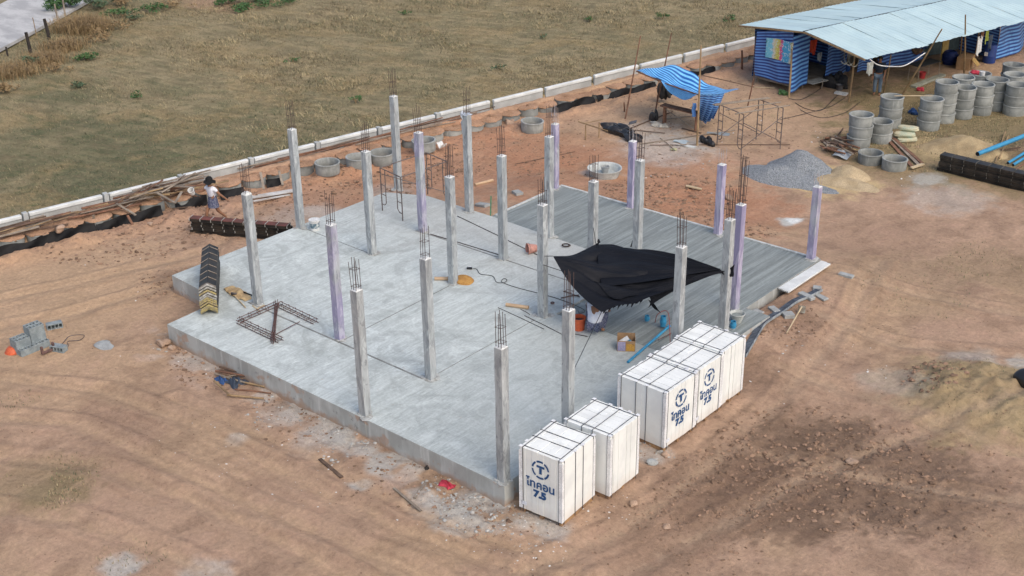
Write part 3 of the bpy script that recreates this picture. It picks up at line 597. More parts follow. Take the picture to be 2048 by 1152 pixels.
for px, py, dz, tl, lab in ((1742, 303, 0, (0, 0), 'single grey concrete ring standing left of its twin in front of the stacks'), (1790, 315, 0, (0, .02), 'single grey concrete ring standing right of its twin by the planks'),
                        (655, 333, 0, (.02, .0), 'open concrete ring on the red soil behind the back left column'), (716, 321, -.06, (.0, .03), 'open concrete ring on the soil between two back columns, left of a pair'), (764, 310, -.02, (.03, 0), 'open concrete ring touching the thin scaffold frames behind the slab'),
                        (848, 287, .02, (.0, -.03), 'open concrete ring behind the lilac column, a white scrap beside it'), (1064, 242, 0, (.03, .03), 'lone open concrete ring with a chipped rim, right of the plastic wrapped column')):
    p = at(px, py, ZG+RH+dz); ring((p.x, p.y, gh(p.x, p.y)-.03+dz), lab, 'single concrete rings on the soil', 1.0, tl)
# the row sunk along the wall and filled with soil
def sunk(y, lab):
    r = rng(int(y*100)); p = wallpt(y, RD+r.uniform(-.07, .07), -.25-RH+r.uniform(-.07, .03)); o = ring(tuple(p), lab, 'concrete rings sunk along the wall', r.uniform(0, 6), (r.uniform(-.06, .06), r.uniform(-.02, .08)))
    q = MB(); q.lathe([(.40, RH*.4), (.40, RH-.05), (.47, RH-.02), (.488, RH+.004), (.46, RH+.025), (.36, RH+r.uniform(.03, .06)), (.18, RH+r.uniform(.05, .09)), (0, RH+r.uniform(.05, .10))], n=20)
    for i, v in enumerate(q.v):
        if v[2] > RH-.03: q.v[i] = (v[0]+r.uniform(-.02, .02), v[1]+r.uniform(-.02, .02), v[2]+r.uniform(-.025, .025))
    q.build('soil_fill', FILL, o, smooth=60)
FILL = mat('fill_soil', (.40, .245, .155), .95, (.29, .175, .105), 1.6, fine=.35, fscale=22, bmp=.6)
yy = -3.0; k = 0
while yy < 40:
    pz = wallpt(yy, RD, -.25); d = pz-CAMP; u = 1024+FPX*d.dot(CR)/d.dot(CF)
    if u < 420: lab = 'soil filled concrete ring sunk along the wall among the scrap timber'
    elif u < 700: lab = 'soil filled concrete ring in the sunken row above the black lining by the wall'
    elif u < 900: lab = 'soil filled concrete ring in the sunken row behind the open rings'
    elif u < 1110: lab = 'soil filled concrete ring with a grey lip, sunk above the lone open ring'
    else: lab = 'soil filled concrete ring along the wall behind the blue awning'
    sunk(yy, lab); yy += .955; k += 1
# ---------------------------------------------------------------- pipe, timber and steel materials
BAMB = mat('bamboo', (.34, .24, .13), .7, (.22, .15, .085), 3, fine=.25); GREYW = mat('grey_timber', (.30, .255, .205), .9, (.20, .165, .13), 3, fine=.3); DARKW = mat('dark_timber', (.15, .10, .07), .9, (.09, .06, .045), 4, fine=.3)
REDW = mat('red_brown_timber', (.23, .12, .075), .85, (.14, .075, .05), 4, fine=.3); PALEW = mat('pale_plank', (.55, .45, .30), .85, (.42, .33, .21), 3, fine=.2)
BLACKST = mat('black_form_steel', (.020, .019, .018), .5, (.055, .045, .035), 3, metal=.3, spec=.5, fine=.3); REDPR = mat('red_primer', (.17, .06, .05), .75, (.10, .05, .04), 2, fine=.3); YELST = mat('worn_yellow_paint', (.40, .33, .14), .7, (.26, .22, .14), 14, fine=.3, lo=.45, hi=.55); SILV = mat('worn_grey_paint', (.42, .42, .40), .7, (.22, .21, .18), 12)
PVC = mat('blue_pipe', (.045, .27, .46), .35, (.035, .22, .40), 3, fine=.06, spec=.5); PVCY = mat('yellow_pipe', (.56, .40, .25), .5, (.47, .33, .21), 4, fine=.1)
BLKPL = mat('black_plastic', (.014, .014, .016), .38, (.024, .024, .027), 5, fine=.2, spec=.5); BLKCL = mat('black_cloth', (.018, .018, .02), .8, (.035, .033, .032), 6)
WHITEP = mat('white_plastic', (.70, .71, .70), .5, (.55, .55, .53), 6); BLOCKG = mat('grey_block', (.19, .225, .24), .95, (.27, .31, .32), 7, fine=.3, fscale=60, bmp=.5); LBLOCK = mat('light_block', (.36, .38, .375), .95, (.28, .29, .285), 5, fine=.25)
CARDB = mat('cardboard', (.34, .22, .12), .9, (.27, .17, .09), 4, fine=.1); ORG = mat('orange_plastic', (.60, .13, .05), .5, (.48, .10, .045), 6); TERR = mat('faded_pink_plastic', (.50, .26, .21), .7, (.40, .20, .16), 5)
SANDM = mat('sand', (.41, .315, .18), .97, (.32, .24, .135), 2.2, fine=.3, fscale=30, bmp=.6); PSAND = mat('pale_sand', (.45, .355, .225), .97, (.36, .28, .17), 2.2, fine=.3, fscale=30, bmp=.6); OSAND = mat('orange_sand', (.42, .235, .07), .97, (.34, .18, .055), 7, fine=.3, fscale=45)
mt, n, l, b = nodes('gravel'); v = n.new('ShaderNodeTexVoronoi'); v.inputs['Scale'].default_value = 26; l.new(n.new('ShaderNodeNewGeometry').outputs['Position'], v.inputs['Vector']); c = mixc(n, l, ramp(n, l, noise(n, l, 24, 3), .35, .65), (.17, .19, .21), (.34, .37, .39)); c = mixc(n, l, .5, c, mixc(n, l, v.outputs['Color'], (.12, .135, .15), (.46, .49, .51))); l.new(c, b.inputs['Base Color']); b.inputs['Roughness'].default_value = .95; bump(n, l, v.outputs['Distance'], 1.0, .05, b); GRAV = mt
def rope(name, pts, r, m_, lab=None, cat=None, k=6, parent=None, n_=5):
    q = MB(); q.tube(curve(pts, k), r, n_); o = q.build(name, m_, parent, smooth=True)
    return tag(o, lab, cat) if lab else o

# ---------------------------------------------------------------- steel form stacks
def form_stack(p0, p1, wdt, nl, hl, lab, top_m, endm, name='form_stack', off=(0,)):
    A, B = Vector(p0), Vector(p1); d = (B-A); L = d.length; d.normalize(); sd_ = Vector((d.y, -d.x, 0)); g0 = min(A.z, B.z); t = thing(name, lab, 'formwork', tuple(A)); rz = math.atan2(d.y, d.x); r = rng(int(L*100))
    rot = Matrix((d, -sd_, Vector((0, 0, 1)))).transposed()
    for k in range(nl):
        q = MB(); z = k*hl; sh = r.uniform(-.03, .03); s2 = r.uniform(-.05, .05); c = d*(L/2+s2)+sd_*sh+Vector((0, 0, z))
        W = wdt*(1.0-.02*k)
        q.box(c+Vector((0, 0, hl-.012)), (L, W, .012), rot=rot, m=1 if k == nl-1 else 0)
        for s_ in (-1, 1): q.box(c+sd_*s_*(W/2-.006)+Vector((0, 0, hl/2-.005)), (L, .010, hl-.022), rot=rot); q.box(c+sd_*s_*(W/2+.012)+Vector((0, 0, .012)), (L, .05, .010), rot=rot)
        nr = 9
        for j in range(nr+1):
            pj = c+d*(-L/2+L*j/nr)
            for s_ in (-1, 1): q.box(pj+sd_*s_*(W/2+.014)+Vector((0, 0, hl/2)), (.014, .04, hl-.02), rot=rot, m=2 if k > 0 else 0)
            if k == nl-1: q.box(pj+Vector((0, 0, hl+.004)), (.018, W+.02, .016), rot=rot, m=2)
        q.build('form_panel', [BLACKST, top_m, endm], t)
    return t
a_, b_ = on(388, 462), on(582, 478); form_stack(a_, b_, .30, 5, .105, 'black steel form stack with a faded red top, on the soil behind the slab edge', REDPR, SILV)
a_, b_ = on(1880, 338), on(2100, 392); form_stack(a_, b_, .42, 5, .125, 'long black steel form stack at the right edge near the blue pipes', BLACKST, mat('form_edge_highlight', (.15, .14, .12), .7, (.04, .04, .036), 6))  # lighter grey ribs: highlights on the black steel put into the colour
# nested angle forms lying on the slab corner
A, B = at(420, 628, 0), at(425, 545, 0); d = (B-A); L = d.length*1.12; d.normalize(); sd_ = Vector((d.y, -d.x, 0)); rot = Matrix((sd_, d, Vector((0, 0, 1)))).transposed()
t = thing('angle_form_stack', 'tall stack of nested chevron steel forms with yellow ends on the slab corner', 'formwork', tuple(A)); r = rng(8)
for k in range(11):
    q = MB(); z = .03+k*.066; wv = .235; s0 = -r.uniform(0, .10) if k < 8 else .03+.05*(k-8); L2 = L-r.uniform(0, .15)-(0 if k < 8 else .05*(k-8)); x0 = sd_*r.uniform(-.012, .012)
    for s_ in (-1, 1):
        for (e0, e1, mm) in ((s0, L2, 0), (s0-.02, s0+.012, 1)):
            tk = .030 if mm == 0 else .05
            P = [sd_*s_*wv*u+Vector((0, 0, z+.135*(1-u))) for u in (0, 1)]; up = Vector((0, 0, tk))
            vs = [x0+d*e+p_+o_ for e in (e0, e1) for p_ in P for o_ in (Vector(), up)]
            q.add(vs, [(0, 1, 3, 2), (4, 6, 7, 5), (0, 4, 5, 1), (2, 3, 7, 6), (1, 5, 7, 3), (0, 2, 6, 4)], m=mm)
        for j in range(7):
            e = L2*(j+.5)/7; P = [sd_*s_*wv*u+Vector((0, 0, z+.135*(1-u)+.034)) for u in (.05, .98)]; q.bar(x0+d*e+P[0], x0+d*e+P[1], .03, .016, m=2)
    q.build('angle_form', [BLACKST, YELST if k < 6 or k == 8 else SILV, GREYW if k == 10 else BLACKST], t)
# ---------------------------------------------------------------- cage square, tools and small things on the slab
def cage(pt, p0, p1, wd_=.16):
    A, B = Vector(p0), Vector(p1); d = (B-A).normalized(); s_ = Vector((d.y, -d.x, 0)); q = MB(); h = .10; r = rng(int(A.x*77))
    for u in (-.5, .5):
        for z in (.02, h): q.tube([A+s_*u*wd_+Vector((0, 0, z)), B+s_*u*wd_+Vector((0, 0, z+r.uniform(-.01, .02)))], .011, 5)
    L = (B-A).length; k = int(L/.34)
    for j in range(k+1):
        c = A+d*(L*(j+.3)/(k+.6)); pp = [c+s_*u*wd_*.56+Vector((0, 0, z)) for u, z in ((-1, .0), (1, .0), (1, h+.02), (-1, h+.02), (-1, .0))]
        pp = [Vector((p_.x, p_.y, p_.z+.012)) for p_ in pp]
        for a, c2 in zip(pp[:-1], pp[1:]): q.tube([a, c2], .007, 4)
    return q.build('cage_side', RUSTB, pt)
RUSTB = mat('rust_brown', (.16, .095, .085), .85, (.095, .06, .055), 9, fine=.3)
p = [at(x, y, 0) for x, y in ((478, 645), (556, 611), (632, 648), (562, 685))]; t = thing('rebar_cage_square', 'rusty square of reinforcement cages with a bundle of bars laid across it', 'rebar cage', tuple(p[0])); o0 = p[0]
cage(t, p[0]-o0, p[1]-o0, .13); cage(t, p[1]-o0, p[2]-o0, .17); cage(t, p[0]-o0, p[3]-o0, .17)
q = MB(); q.tube([at(553, 668, .02)-o0, at(600, 643, .06)-o0], .012, 5); q.build('single_bar', RUSTB, t)
q = MB(); r = rng(3)
for k in range(12):
    a, c = at(541+r.uniform(-3, 9), 684+r.uniform(-9, 6), .03+.02*(k % 4)), at(551+r.uniform(-2, 8), 600+r.uniform(-4, 12), .14+.02*(k % 4)); q.tube([a-o0, c-o0], .009, 5)
q.build('bar_bundle', RUSTB, t)
p = at(476, 588, 0); t = thing('cement_sack', 'crumpled yellow brown sack lying flat by the leftmost column', 'sack', tuple(p)); q = MB(); dx = (at(505, 603, 0)-at(463, 578, 0)); ln = dx.length; rz = math.atan2(dx.y, dx.x)
q.sheet(lambda u, v: Matrix.Rotation(rz, 3, 'Z') @ Vector(((u-.5)*ln, (v-.5)*(.16+.26*math.sin(PI*min(1, u*.8+.12))), .03+.09*math.sin(PI*u)*math.sin(PI*v)*(1+.4*math.sin(u*9+v*5))+.02*math.sin(u*23))), 22, 10, th=.012)
q.build('sack_body', mat('jute', (.50, .37, .20), .95, (.38, .27, .15), 7), t, smooth=True)
q = MB(); q.tube([at(470, 580, .05)-p, at(489, 585, .10)-p, at(508, 592, .03)-p], .022, 6); q.build('dark_strap', BLKCL, t)
q = MB(); a, c = at(468, 590, .05), at(491, 615, .03); t = thing('hoe', 'hoe with a pale wooden handle lying against the yellow sack', 'hoe', tuple(a)); q.tube([Vector(), c-a], .018, 6); q.build('handle', PALEW, t); q = MB(); q.box((0, 0, .02), (.18, .03, .14), rot=Euler((.5, .2, .6)).to_matrix()); q.build('blade', STEEL, t)
for k, (x0, y0, x1, y1) in enumerate(((505, 611, 519, 622), (512, 618, 529, 610))):
    a, c = at(x0, y0, .02), at(x1, y1, .02); q = MB(); q.bar(a, c, .03, .02); tag(q.build('wood_strip', PALEW), ('short pale wood strip lying at the foot of the leftmost column', 'second short pale wood strip crossing the first by the leftmost column')[k], 'wood strip')
def pail(p, r0, r1, h, m_, lab, name='bucket', cat='bucket', lid=None, fill=None, rot=None, band=None):
    t = thing(name, lab, cat, tuple(p)); 
    if rot: t.rotation_euler = rot
    q = MB(); q.lathe([(0, .004), (r0, 0), (r1, h), (r1+.012, h), (r1+.012, h-.02), (r1-.012, h-.01), (r0-.012, .02), (0, .02)], n=24); q.build('body', m_, t, smooth=35)
    if lid: q = MB(); q.lathe([(r1+.016, h-.03), (r1+.018, h+.012), (r1-.03, h+.016), (0, h+.014)], n=24); q.build('lid', lid, t, smooth=35)
    if fill: q = MB(); q.lathe([(r1*.9, h*.72), (r1*.5, h*.78), (0, h*.8)], n=20); q.build('filling', fill, t, smooth=True)
    if band: q = MB(); q.lathe([(r0+(r1-r0)*u+.004, h*u) for u in (.25, .75)], n=24); q.build('printed_band', band, t, smooth=True)
    q = MB(); q.tube([Vector((math.cos(a)*(r1+.016), -.02, h*.9+.02-math.sin(a)*.10)) if 0 else Vector((math.cos(a)*(r1+.016), math.sin(a)*(r1+.016)*.95, h-.06)) for a in np.linspace(0, PI, 10)], .005, 4); q.build('handle', STEEL, t)
    return t
pail(at(630, 459, 0), .145, .165, .34, WHITEP, 'white lidded paint pail with a dark printed band by the back left column', 'paint_pail', 'pail', lid=WHITEP, band=mat('pail_print', (.10, .16, .20), .6, (.55, .58, .56), 9, lo=.4, hi=.6))
pail(at(1474, 643, ZC), .12, .20, .26, mat('cement_caked_plastic', (.36, .39, .37), .9, (.50, .52, .50), 7), 'cement caked grey bucket beside the purple and grey column', fill=mat('wet_mix', (.24, .27, .26), .8))
pail(at(1158, 658, 0), .15, .18, .36, ORG, 'orange bucket with a dark mouth next to the crouching person', fill=BLKPL)
pail(at(1073, 496, 0.13), .11, .17, .30, TERR, 'faded pink bucket tipped on its side behind the black sheet', rot=(R(88), R(0), R(-32)))
# grey pipe joints, stub ups and loose pipes
def stub(px, py, r_, h, lab, z=0.0, n_=20):
    p = at(px, py, z); t = thing('pipe_stub', lab, 'pipe', tuple(p), 0, 'blue pipe stubs standing in the floor'); q = MB(); q.lathe([(r_-.012, .02), (r_-.012, h), (r_, h), (r_, h*.62)], n=n_); q.build('pipe', PVC, t, smooth=35)
    q = MB(); q.lathe([(r_, h*.62), (r_+.014, h*.60), (r_+.014, h*.30), (r_, h*.27), (r_, 0)], n=n_); q.build('socket', PVC, t, smooth=35)
stub(1294, 641, .062, .15, 'short blue pipe stub left of its taller neighbour'); stub(1326, 652, .078, .30, 'tall blue pipe stub touching the long blue pipe'); stub(1466, 655, .075, .19, 'blue pipe stub standing behind the far white pallet', ZC)
a, c = at(1256, 724, .04), at(1339, 652, .04); t = thing('blue_pipe', 'long thin blue pipe lying on the floor between box and column', 'pipe', tuple(a)); q = MB(); q.tube([Vector(), (c-a)*.96], .036, 10); q.build('pipe', PVC, t, smooth=50); q = MB(); q.tube([(c-a)*.95, c-a], .046, 10); q.build('socket', PVC, t, smooth=50)
for k, (x0, y0, x1, y1, lab, z) in enumerate(((1012, 609, 1057, 615, 'short tan pipe offcut left of the column by the black sheet', 0), (869, 557, 896, 557, 'short tan pipe offcut touching the column by the orange sand', 0), (950, 372, 986, 363, 'short pale pipe lying on the red soil behind the plastic wrapped column', None))):
    a = at(x0, y0, .05) if z == 0 else on(x0, y0)+Vector((0, 0, .05)); c = at(x1, y1, .05) if z == 0 else on(x1, y1)+Vector((0, 0, .05)); t = thing('pipe_offcut', lab, 'pipe', tuple(a)); q = MB(); dd = c-a; q.tube([Vector(), dd], .052, 14, cap=False); q.tube([dd, Vector()], .044, 14, cap=False); q.build('pipe', PVCY, t, smooth=50)
    q = MB(); q.tube([dd*.93, dd*1.002], .058, 14, cap=False); q.build('collar', PVCY, t, smooth=50)
p = at(928, 562, 0); q = MB(); q.lump((0, 0, 0), (.30, .27, .13), 4, 5, .16, flat=True); tag(q.build('sand_heap', OSAND, loc=tuple(p), smooth=60), 'small orange sand heap at the foot of a column on the slab', 'sand heap')
pts = [at(x, y, .012) for x, y in ((940, 538), (953, 538), (961, 548), (985, 552), (993, 564), (1008, 565), (1014, 560), (1008, 557), (1004, 564), (1030, 574), (1060, 582), (1084, 588), (1112, 596), (1140, 606), (1160, 615), (1170, 622), (1160, 627), (1156, 621))]
t = thing('extension_cord', 'thin grey extension cord looping across the slab to the crouching person', 'cord', tuple(pts[0])); rope('cable', [q_-pts[0] for q_ in pts], .011, mat('cable', (.09, .10, .10), .6), parent=t); q = MB(); q.box((-.02, 0, .02), (.16, .07, .05), rz=.6); q.build('plug', BLKPL, t); q = MB(); q.box((-.06, .06, .03), (.08, .05, .03), rz=.6); q.build('plug_face', WHITEP, t)
pts = [at(1132+math.cos(a)*(9-a*.25), 490+math.sin(a)*(3.4-a*.1), .015+.006*a) for a in np.linspace(0, 13, 40)]; tag(rope('hose_coil', pts, .014, mat('hose', (.06, .04, .035), .7), k=2), 'small dark coil of hose at the edge of the carport floor', 'hose')
for k, (x0, y0, x1, y1, rr_, lab) in enumerate(((996, 615, 1088, 658, .010, 'long thin steel bar on the slab, left one of two'), (1049, 631, 1125, 669, .011, 'long thin steel bar on the slab, right one of two'), (1041, 618, 1060, 629, .010, 'very short steel bar by the tan pipe offcut'), (861, 468, 1000, 510, .016, 'dark flat bar lying between two columns in the back half of the slab'), (915, 432, 1088, 516, .014, 'thin dark cable pulled straight across the back of the slab'), (1150, 668, 1175, 673, .014, 'short steel bar at the feet of the crouching person'), (1316, 680, 1352, 661, .012, 'bent reinforcing bar near the blue pipe'))):
    a, c = at(x0, y0, .014), at(x1, y1, .014); q = MB(); q.tube([a, (a+c)/2+Vector((.01, .01, 0)), c], rr_, 5); tag(q.build('steel_bar', STEEL if k not in (6,) else RUSTB), lab, 'steel bar')
p = at(1105, 607, .02); q = MB(); q.lathe([(.05, 0), (.065, .02), (.05, .04), (.03, .02), (.05, 0)], n=16, c=p); tag(q.build('wire_roll', RUSTB, smooth=True), 'small roll of rusty tie wire on the slab near the black sheet', 'wire roll')
pts = [at(x, y, .02) for x, y in ((1122, 596), (1140, 592), (1158, 590))]; q = MB(); q.tube(pts, .016, 6); q.tube([at(1128, 582, .02), at(1160, 594, .03)], .014, 6); tag(q.build('bar_cutter', RUST), 'rusty long handled cutter lying by the left edge of the black sheet', 'tool')
# cardboard box with its flaps open
p = at(1252, 697, 0); t = thing('cardboard_box', 'open cardboard box with purple and orange print and fittings inside, on the slab', 'box', tuple(p), R(-4+40)); q = MB(); W, D, H = .46, .32, .30
for c, s_, mm in (((0, -D/2, H/2), (W, .012, H), 0), ((0, D/2, H/2+.04), (W, .012, H+.08), 0), ((-W/2, 0, H/2), (.012, D-.014, H), 0), ((W/2, 0, H/2), (.012, D-.014, H), 0), ((0, 0, .008), (W-.014, D-.014, .012), 0)): q.box(c, s_, m=mm)
q.build('carton', CARDB, t); q = MB(); q.box((-.12, -D/2-.009, .15), (.20, .005, .26)); q.build('printed_panel', mat('violet_print', (.24, .24, .38), .8, (.32, .30, .42), 8), t); q = MB(); q.box((.11, -D/2-.009, .12), (.21, .005, .20)); q.build('printed_panel', mat('orange_print', (.48, .27, .06), .8, (.20, .12, .06), 9, lo=.55, hi=.62), t)
q = MB(); r = rng(6)
for k in range(7): q.tube([(r.uniform(-.17, .17), r.uniform(-.1, .1), .08+.02*k), (r.uniform(-.17, .17), r.uniform(-.1, .1), .12+.02*k)], .035, 8)
q.build('fittings', PVC, t); q = MB(); q.box((-.05, -.02, .26), (.25, .16, .01), rot=Euler((.2, -.5, .3)).to_matrix()); q.build('paper_sheet', WHITEP, t)
# ---------------------------------------------------------------- right of the slab: planks on blocks, strip forms, spade
def slabblock(p, sz, rz, lab, m_=LBLOCK, grp='grey concrete blocks right of the carport', holes=0):
    t = thing('concrete_block', lab, 'block', tuple(p), rz, grp); q = MB(); q.box((0, 0, sz[2]/2), sz); q.build('block', m_, t, bevel=.008); return t
for x, y, rz, s_, lab in ((1692, 548, .05, (.44, .19, .08), 'grey block under the far end of the white planks'), (1613, 590, -.25, (.50, .20, .09), 'grey block under the near end of the white planks'), (1634, 574, .4, (.24, .19, .09), 'small broken grey block between the planks and the strip form'), (1548, 617, -.5, (.36, .20, .08), 'flat grey block lying under the bend of the strip form'), (1576, 629, .9, (.30, .26, .12), 'pale rounded block standing right of the bend in the strip form'), (1640, 590, -.3, (.50, .19, .06), 'flat grey block under the far end of the strip form'), (1516, 620, -.2, (.30, .20, .05), 'thin pale broken block by the corner of the carport floor')):
    p = on(x, y+5); slabblock(p, s_, rz+R(0), lab)
PLM = mat('white_plank', (.68, .70, .69), .9, (.55, .57, .56), 2, fine=.12)
for (x0, y0, x1, y1, lab) in ((1562, 579, 1648, 524, 'long white concrete plank nearer to the carport floor'), (1571, 583, 1655, 527, 'long white concrete plank on the outer side of the pair')):
    a, c = on(x0, y0), on(x1, y1); a.z += .13; c.z += .13; a = at(x0, y0, a.z); c = at(x1, y1, c.z); t = thing('concrete_plank', lab, 'plank', tuple(a), 0, 'white concrete planks'); q = MB(); dd = c-a; q.bar(Vector(), dd, .20, .055); q.build('plank', PLM, t, bevel=.006); q = MB()
    u = dd.normalized()
    for k in (-.06, 0, .06): q.box(-u*.002+Vector((-u.y, u.x, 0))*k, (.03, .03, .025), rz=math.atan2(u.y, u.x)); 
    q.build('core_shade_block', GRO, t)  # dark blocks on the end face stand in for shaded core openings
STRIP = mat('strip_form', (.055, .07, .095), .6, (.12, .14, .17), 3, fine=.3)
sp = [on(x, y) for x, y in ((1484, 716), (1502, 685), (1520, 655), (1533, 643), (1560, 626), (1588, 606), (1612, 596), (1638, 583))]
t = thing('strip_form', 'bent dark strip of ribbed form lying along the soil right of the slab', 'form strip', tuple(sp[0])); cc = curve(sp, 6); q = MB(); o0 = sp[0]
q2 = MB()
for side, z0, z1 in ((-.12, .03, .07),):
    pass
for a, c in zip(cc[:-1], cc[1:]):
    u = (c-a).normalized(); s_ = Vector((u.y, -u.x, 0)); q.bar(a-o0+Vector((0, 0, .05)), c-o0+u*.01+Vector((0, 0, .05)), .20, .02); q2.bar(a-o0+s_*.105+Vector((0, 0, .075)), c-o0+u*.01+s_*.105+Vector((0, 0, .075)), .02, .07)
q.build('bed', STRIP, t); q2.build('flange', mat('pale_flange', (.33, .36, .37), .7, (.16, .18, .2), 5), t); q = MB()
for i in range(0, len(cc)-1, 1):
    u = (cc[i+1]-cc[i]).normalized()
    for f_ in (0, .5): c = cc[i].lerp(cc[i+1], f_)-o0+Vector((0, 0, .068)); s_ = Vector((u.y, -u.x, 0)); q.bar(c-s_*.095, c+s_*.095, .022, .02)
q.build('cross_ribs', mat('rib_steel', (.15, .18, .22), .6, (.07, .08, .1), 5), t)
a, c = on(1573, 668), on(1602, 628)+Vector((0, 0, .22)); t = thing('hoe', 'hoe standing with its blade in a pail scrap and handle towards the camera, on soil', 'hoe', tuple(c)); t['label'] = 'hoe with a pale handle lying on the soil right of the slab'; q = MB(); q.tube([a-c+Vector((0, 0, .03)), Vector()], [.016, .022], 7); q.build('handle', PALEW, t); q = MB(); q.box((0, .02, -.08), (.20, .03, .20), rot=Euler((-.4, .1, .6)).to_matrix()); q.build('blade', mat('muddy_steel', (.25, .25, .22), .8, (.16, .14, .11), 8), t)
# ---------------------------------------------------------------- left foreground: blocks, clamp, orange cloth, timber scrap
def hollow(t, c, rz=0.0, tilt=None):
    q = MB(); M = (tilt if tilt is not None else Matrix()) ; W, D, H = .43, .17, .215
    M = Matrix.Rotation(rz, 3, 'Z') if tilt is None else tilt
    def bx(x, y, z, sx, sy, sz_): q.box(Vector(c)+M @ Vector((x, y, z)), (sx, sy, sz_), rot=M)
    bx(0, -D/2+.0125, H/2, W, .025, H); bx(0, D/2-.0125, H/2, W, .025, H)
    for k in range(5): bx(-W/2+.0125+(W-.025)*k/4, 0, H/2, .025, D-.051, H)
    bx(0, 0, .02, W-.052, D-.052, .03)
    return q
pb = on(66, 700); d_ = at(110, 668, ZG)-at(30, 700, ZG); rzb = math.atan2(d_.y, d_.x)+.0; ux = Vector((math.cos(rzb), math.sin(rzb), 0)); uy = Vector((-ux.y, ux.x, 0)); bl0 = None; names = []
lay = [(ix, iy, iz) for iz in range(3) for iy in range(3) for ix in range(2) if iz < ((1, 2, 2), (1, 3, 3))[ix][iy]]
r = rng(12)
for k, (ix, iy, iz) in enumerate(lay):
    c = pb+ux*((ix-.5)*.45)+uy*(iy*.18-.1)+Vector((0, 0, -.01+iz*.217))
    lab = f"grey hollow block, {('left', 'right')[ix]} column of the small pile, {('front', 'second', 'third', 'back')[iy]} row, {('bottom', 'middle', 'top')[iz]} course"
    if bl0 is None: bl0 = hollow(None, (0, 0, 0)).build('hollow_block', BLOCKG, bevel=.004); o = bl0
    else: o = bl0.copy(); COL.objects.link(o)
    o.location = c+Vector((r.uniform(-.01, .01), r.uniform(-.01, .01), 0)); o.rotation_euler = (0, 0, rzb+r.uniform(-.05, .05)); tag(o, lab, 'block', 'grey hollow blocks piled on the soil')
for x, y, rz, lab in ((123, 697, .4, 'single grey hollow block lying right of the small block pile'), (108, 652, 1.2, 'broken grey block lying just behind the small block pile')):
    o = bl0.copy(); COL.objects.link(o); o.location = on(x, y)+Vector((0, 0, .07)); o.rotation_euler = (R(90), 0, rz); tag(o, lab, 'block', 'grey hollow blocks piled on the soil')
p = on(26, 704); t = thing('orange_basin', 'orange plastic basin upside down beside the grey block pile', 'basin', tuple(p)); q = MB(); q.lathe([(.19, 0), (.20, .02), (.17, .10), (.11, .16), (0, .175)], n=20); q.build('bowl', ORG, t, smooth=40); q = MB(); q.lathe([(.19, .0), (.215, .004), (.215, .02), (.198, .024)], n=20); q.build('rim', ORG, t, smooth=40)
p = on(97, 706); t = thing('steel_clamp', 'rusty red U shaped steel clamp in front of the grey block pile', 'clamp', tuple(p), rzb); q = MB(); q.box((0, 0, .06), (.40, .07, .06)); q.build('bar', RUSTB, t, bevel=.008); 
for s_ in (-1, 1): q = MB(); q.box((s_*.17, 0, .16), (.06, .07, .20)); q.build('jaw', RUSTB, t, bevel=.008)
pts = [on(x, y)+Vector((0, 0, .015)) for x, y in ((108, 700), (125, 688), (140, 673), (168, 671), (160, 681), (136, 684), (137, 693), (128, 700))]; tag(rope('wire', pts, .010, STEEL), 'loose dark wire curling on the soil right of the block pile', 'wire')
p = on(207, 690); q = MB(); q.lump((0, 0, 0), (.30, .22, .035), 9, 3, .3, flat=True); tag(q.build('cement_cake', LBLOCK, loc=tuple(p)), 'flat grey cake of hardened cement on the soil between blocks and slab', 'cement cake')
def stick(p0, p1, r_, m_, lab=None, grp=None, name='wooden_stick', cat='stick', lift=.02, flat=False):
    a, c = Vector(p0), Vector(p1); q = MB()
    if flat: q.bar(a+Vector((0, 0, lift)), c+Vector((0, 0, lift)), r_*2.4, r_*.8)
    else:
        rr = rng(int(abs(a.x*91+c.y*37)*10)); md = (a+c)/2+Vector((rr.uniform(-.03, .03), rr.uniform(-.03, .03), lift)); q.tube([a+Vector((0, 0, lift)), md, c+Vector((0, 0, lift))], [r_, r_*.95, r_*.85], 6)
    return tag(q.build(name, m_), lab, cat, grp)
for k, (x0, y0, x1, y1, rr_, m_, lab, fl) in enumerate(((640, 920, 684, 957, .035, DARKW, 'dark board lying on the soil, left of three in front of the slab', True), (788, 978, 842, 1024, .025, GREYW, 'long thin grey lath in front of the slab, beside the red cloth', True), (829, 998, 851, 968, .032, GREYW, 'short grey board pointing at the slab near the red cloth', True),
        (430, 770, 460, 798, .03, BAMB, 'bamboo pole leaning out of the scrap heap by the slab side', False), (440, 757, 530, 777, .028, BAMB, 'bamboo pole lying flat on top of the scrap heap by the slab', False), (455, 795, 528, 802, .03, BAMB, 'bamboo pole at the lower edge of the scrap heap by the slab', False), (432, 748, 500, 760, .03, REDW, 'red brown stick at the back of the scrap heap by the slab', False), (440, 742, 520, 765, .026, DARKW, 'dark stick along the slab side of the scrap heap', False), (470, 782, 542, 790, .022, REDW, 'thin red stick reaching right out of the scrap heap', False), (430, 752, 490, 770, .03, GREYW, 'grey stick crossing the left part of the scrap heap', False), (448, 762, 500, 752, .022, GREYW, 'thin grey stick pointing at the slab in the scrap heap', False))):
    a, c = on(x0, y0), on(x1, y1); stick(a, c, rr_, m_, lab, None, 'board' if fl else 'wooden_stick', 'board' if fl else 'stick', lift=.03 if fl else .05+.025*(k % 4), flat=fl)
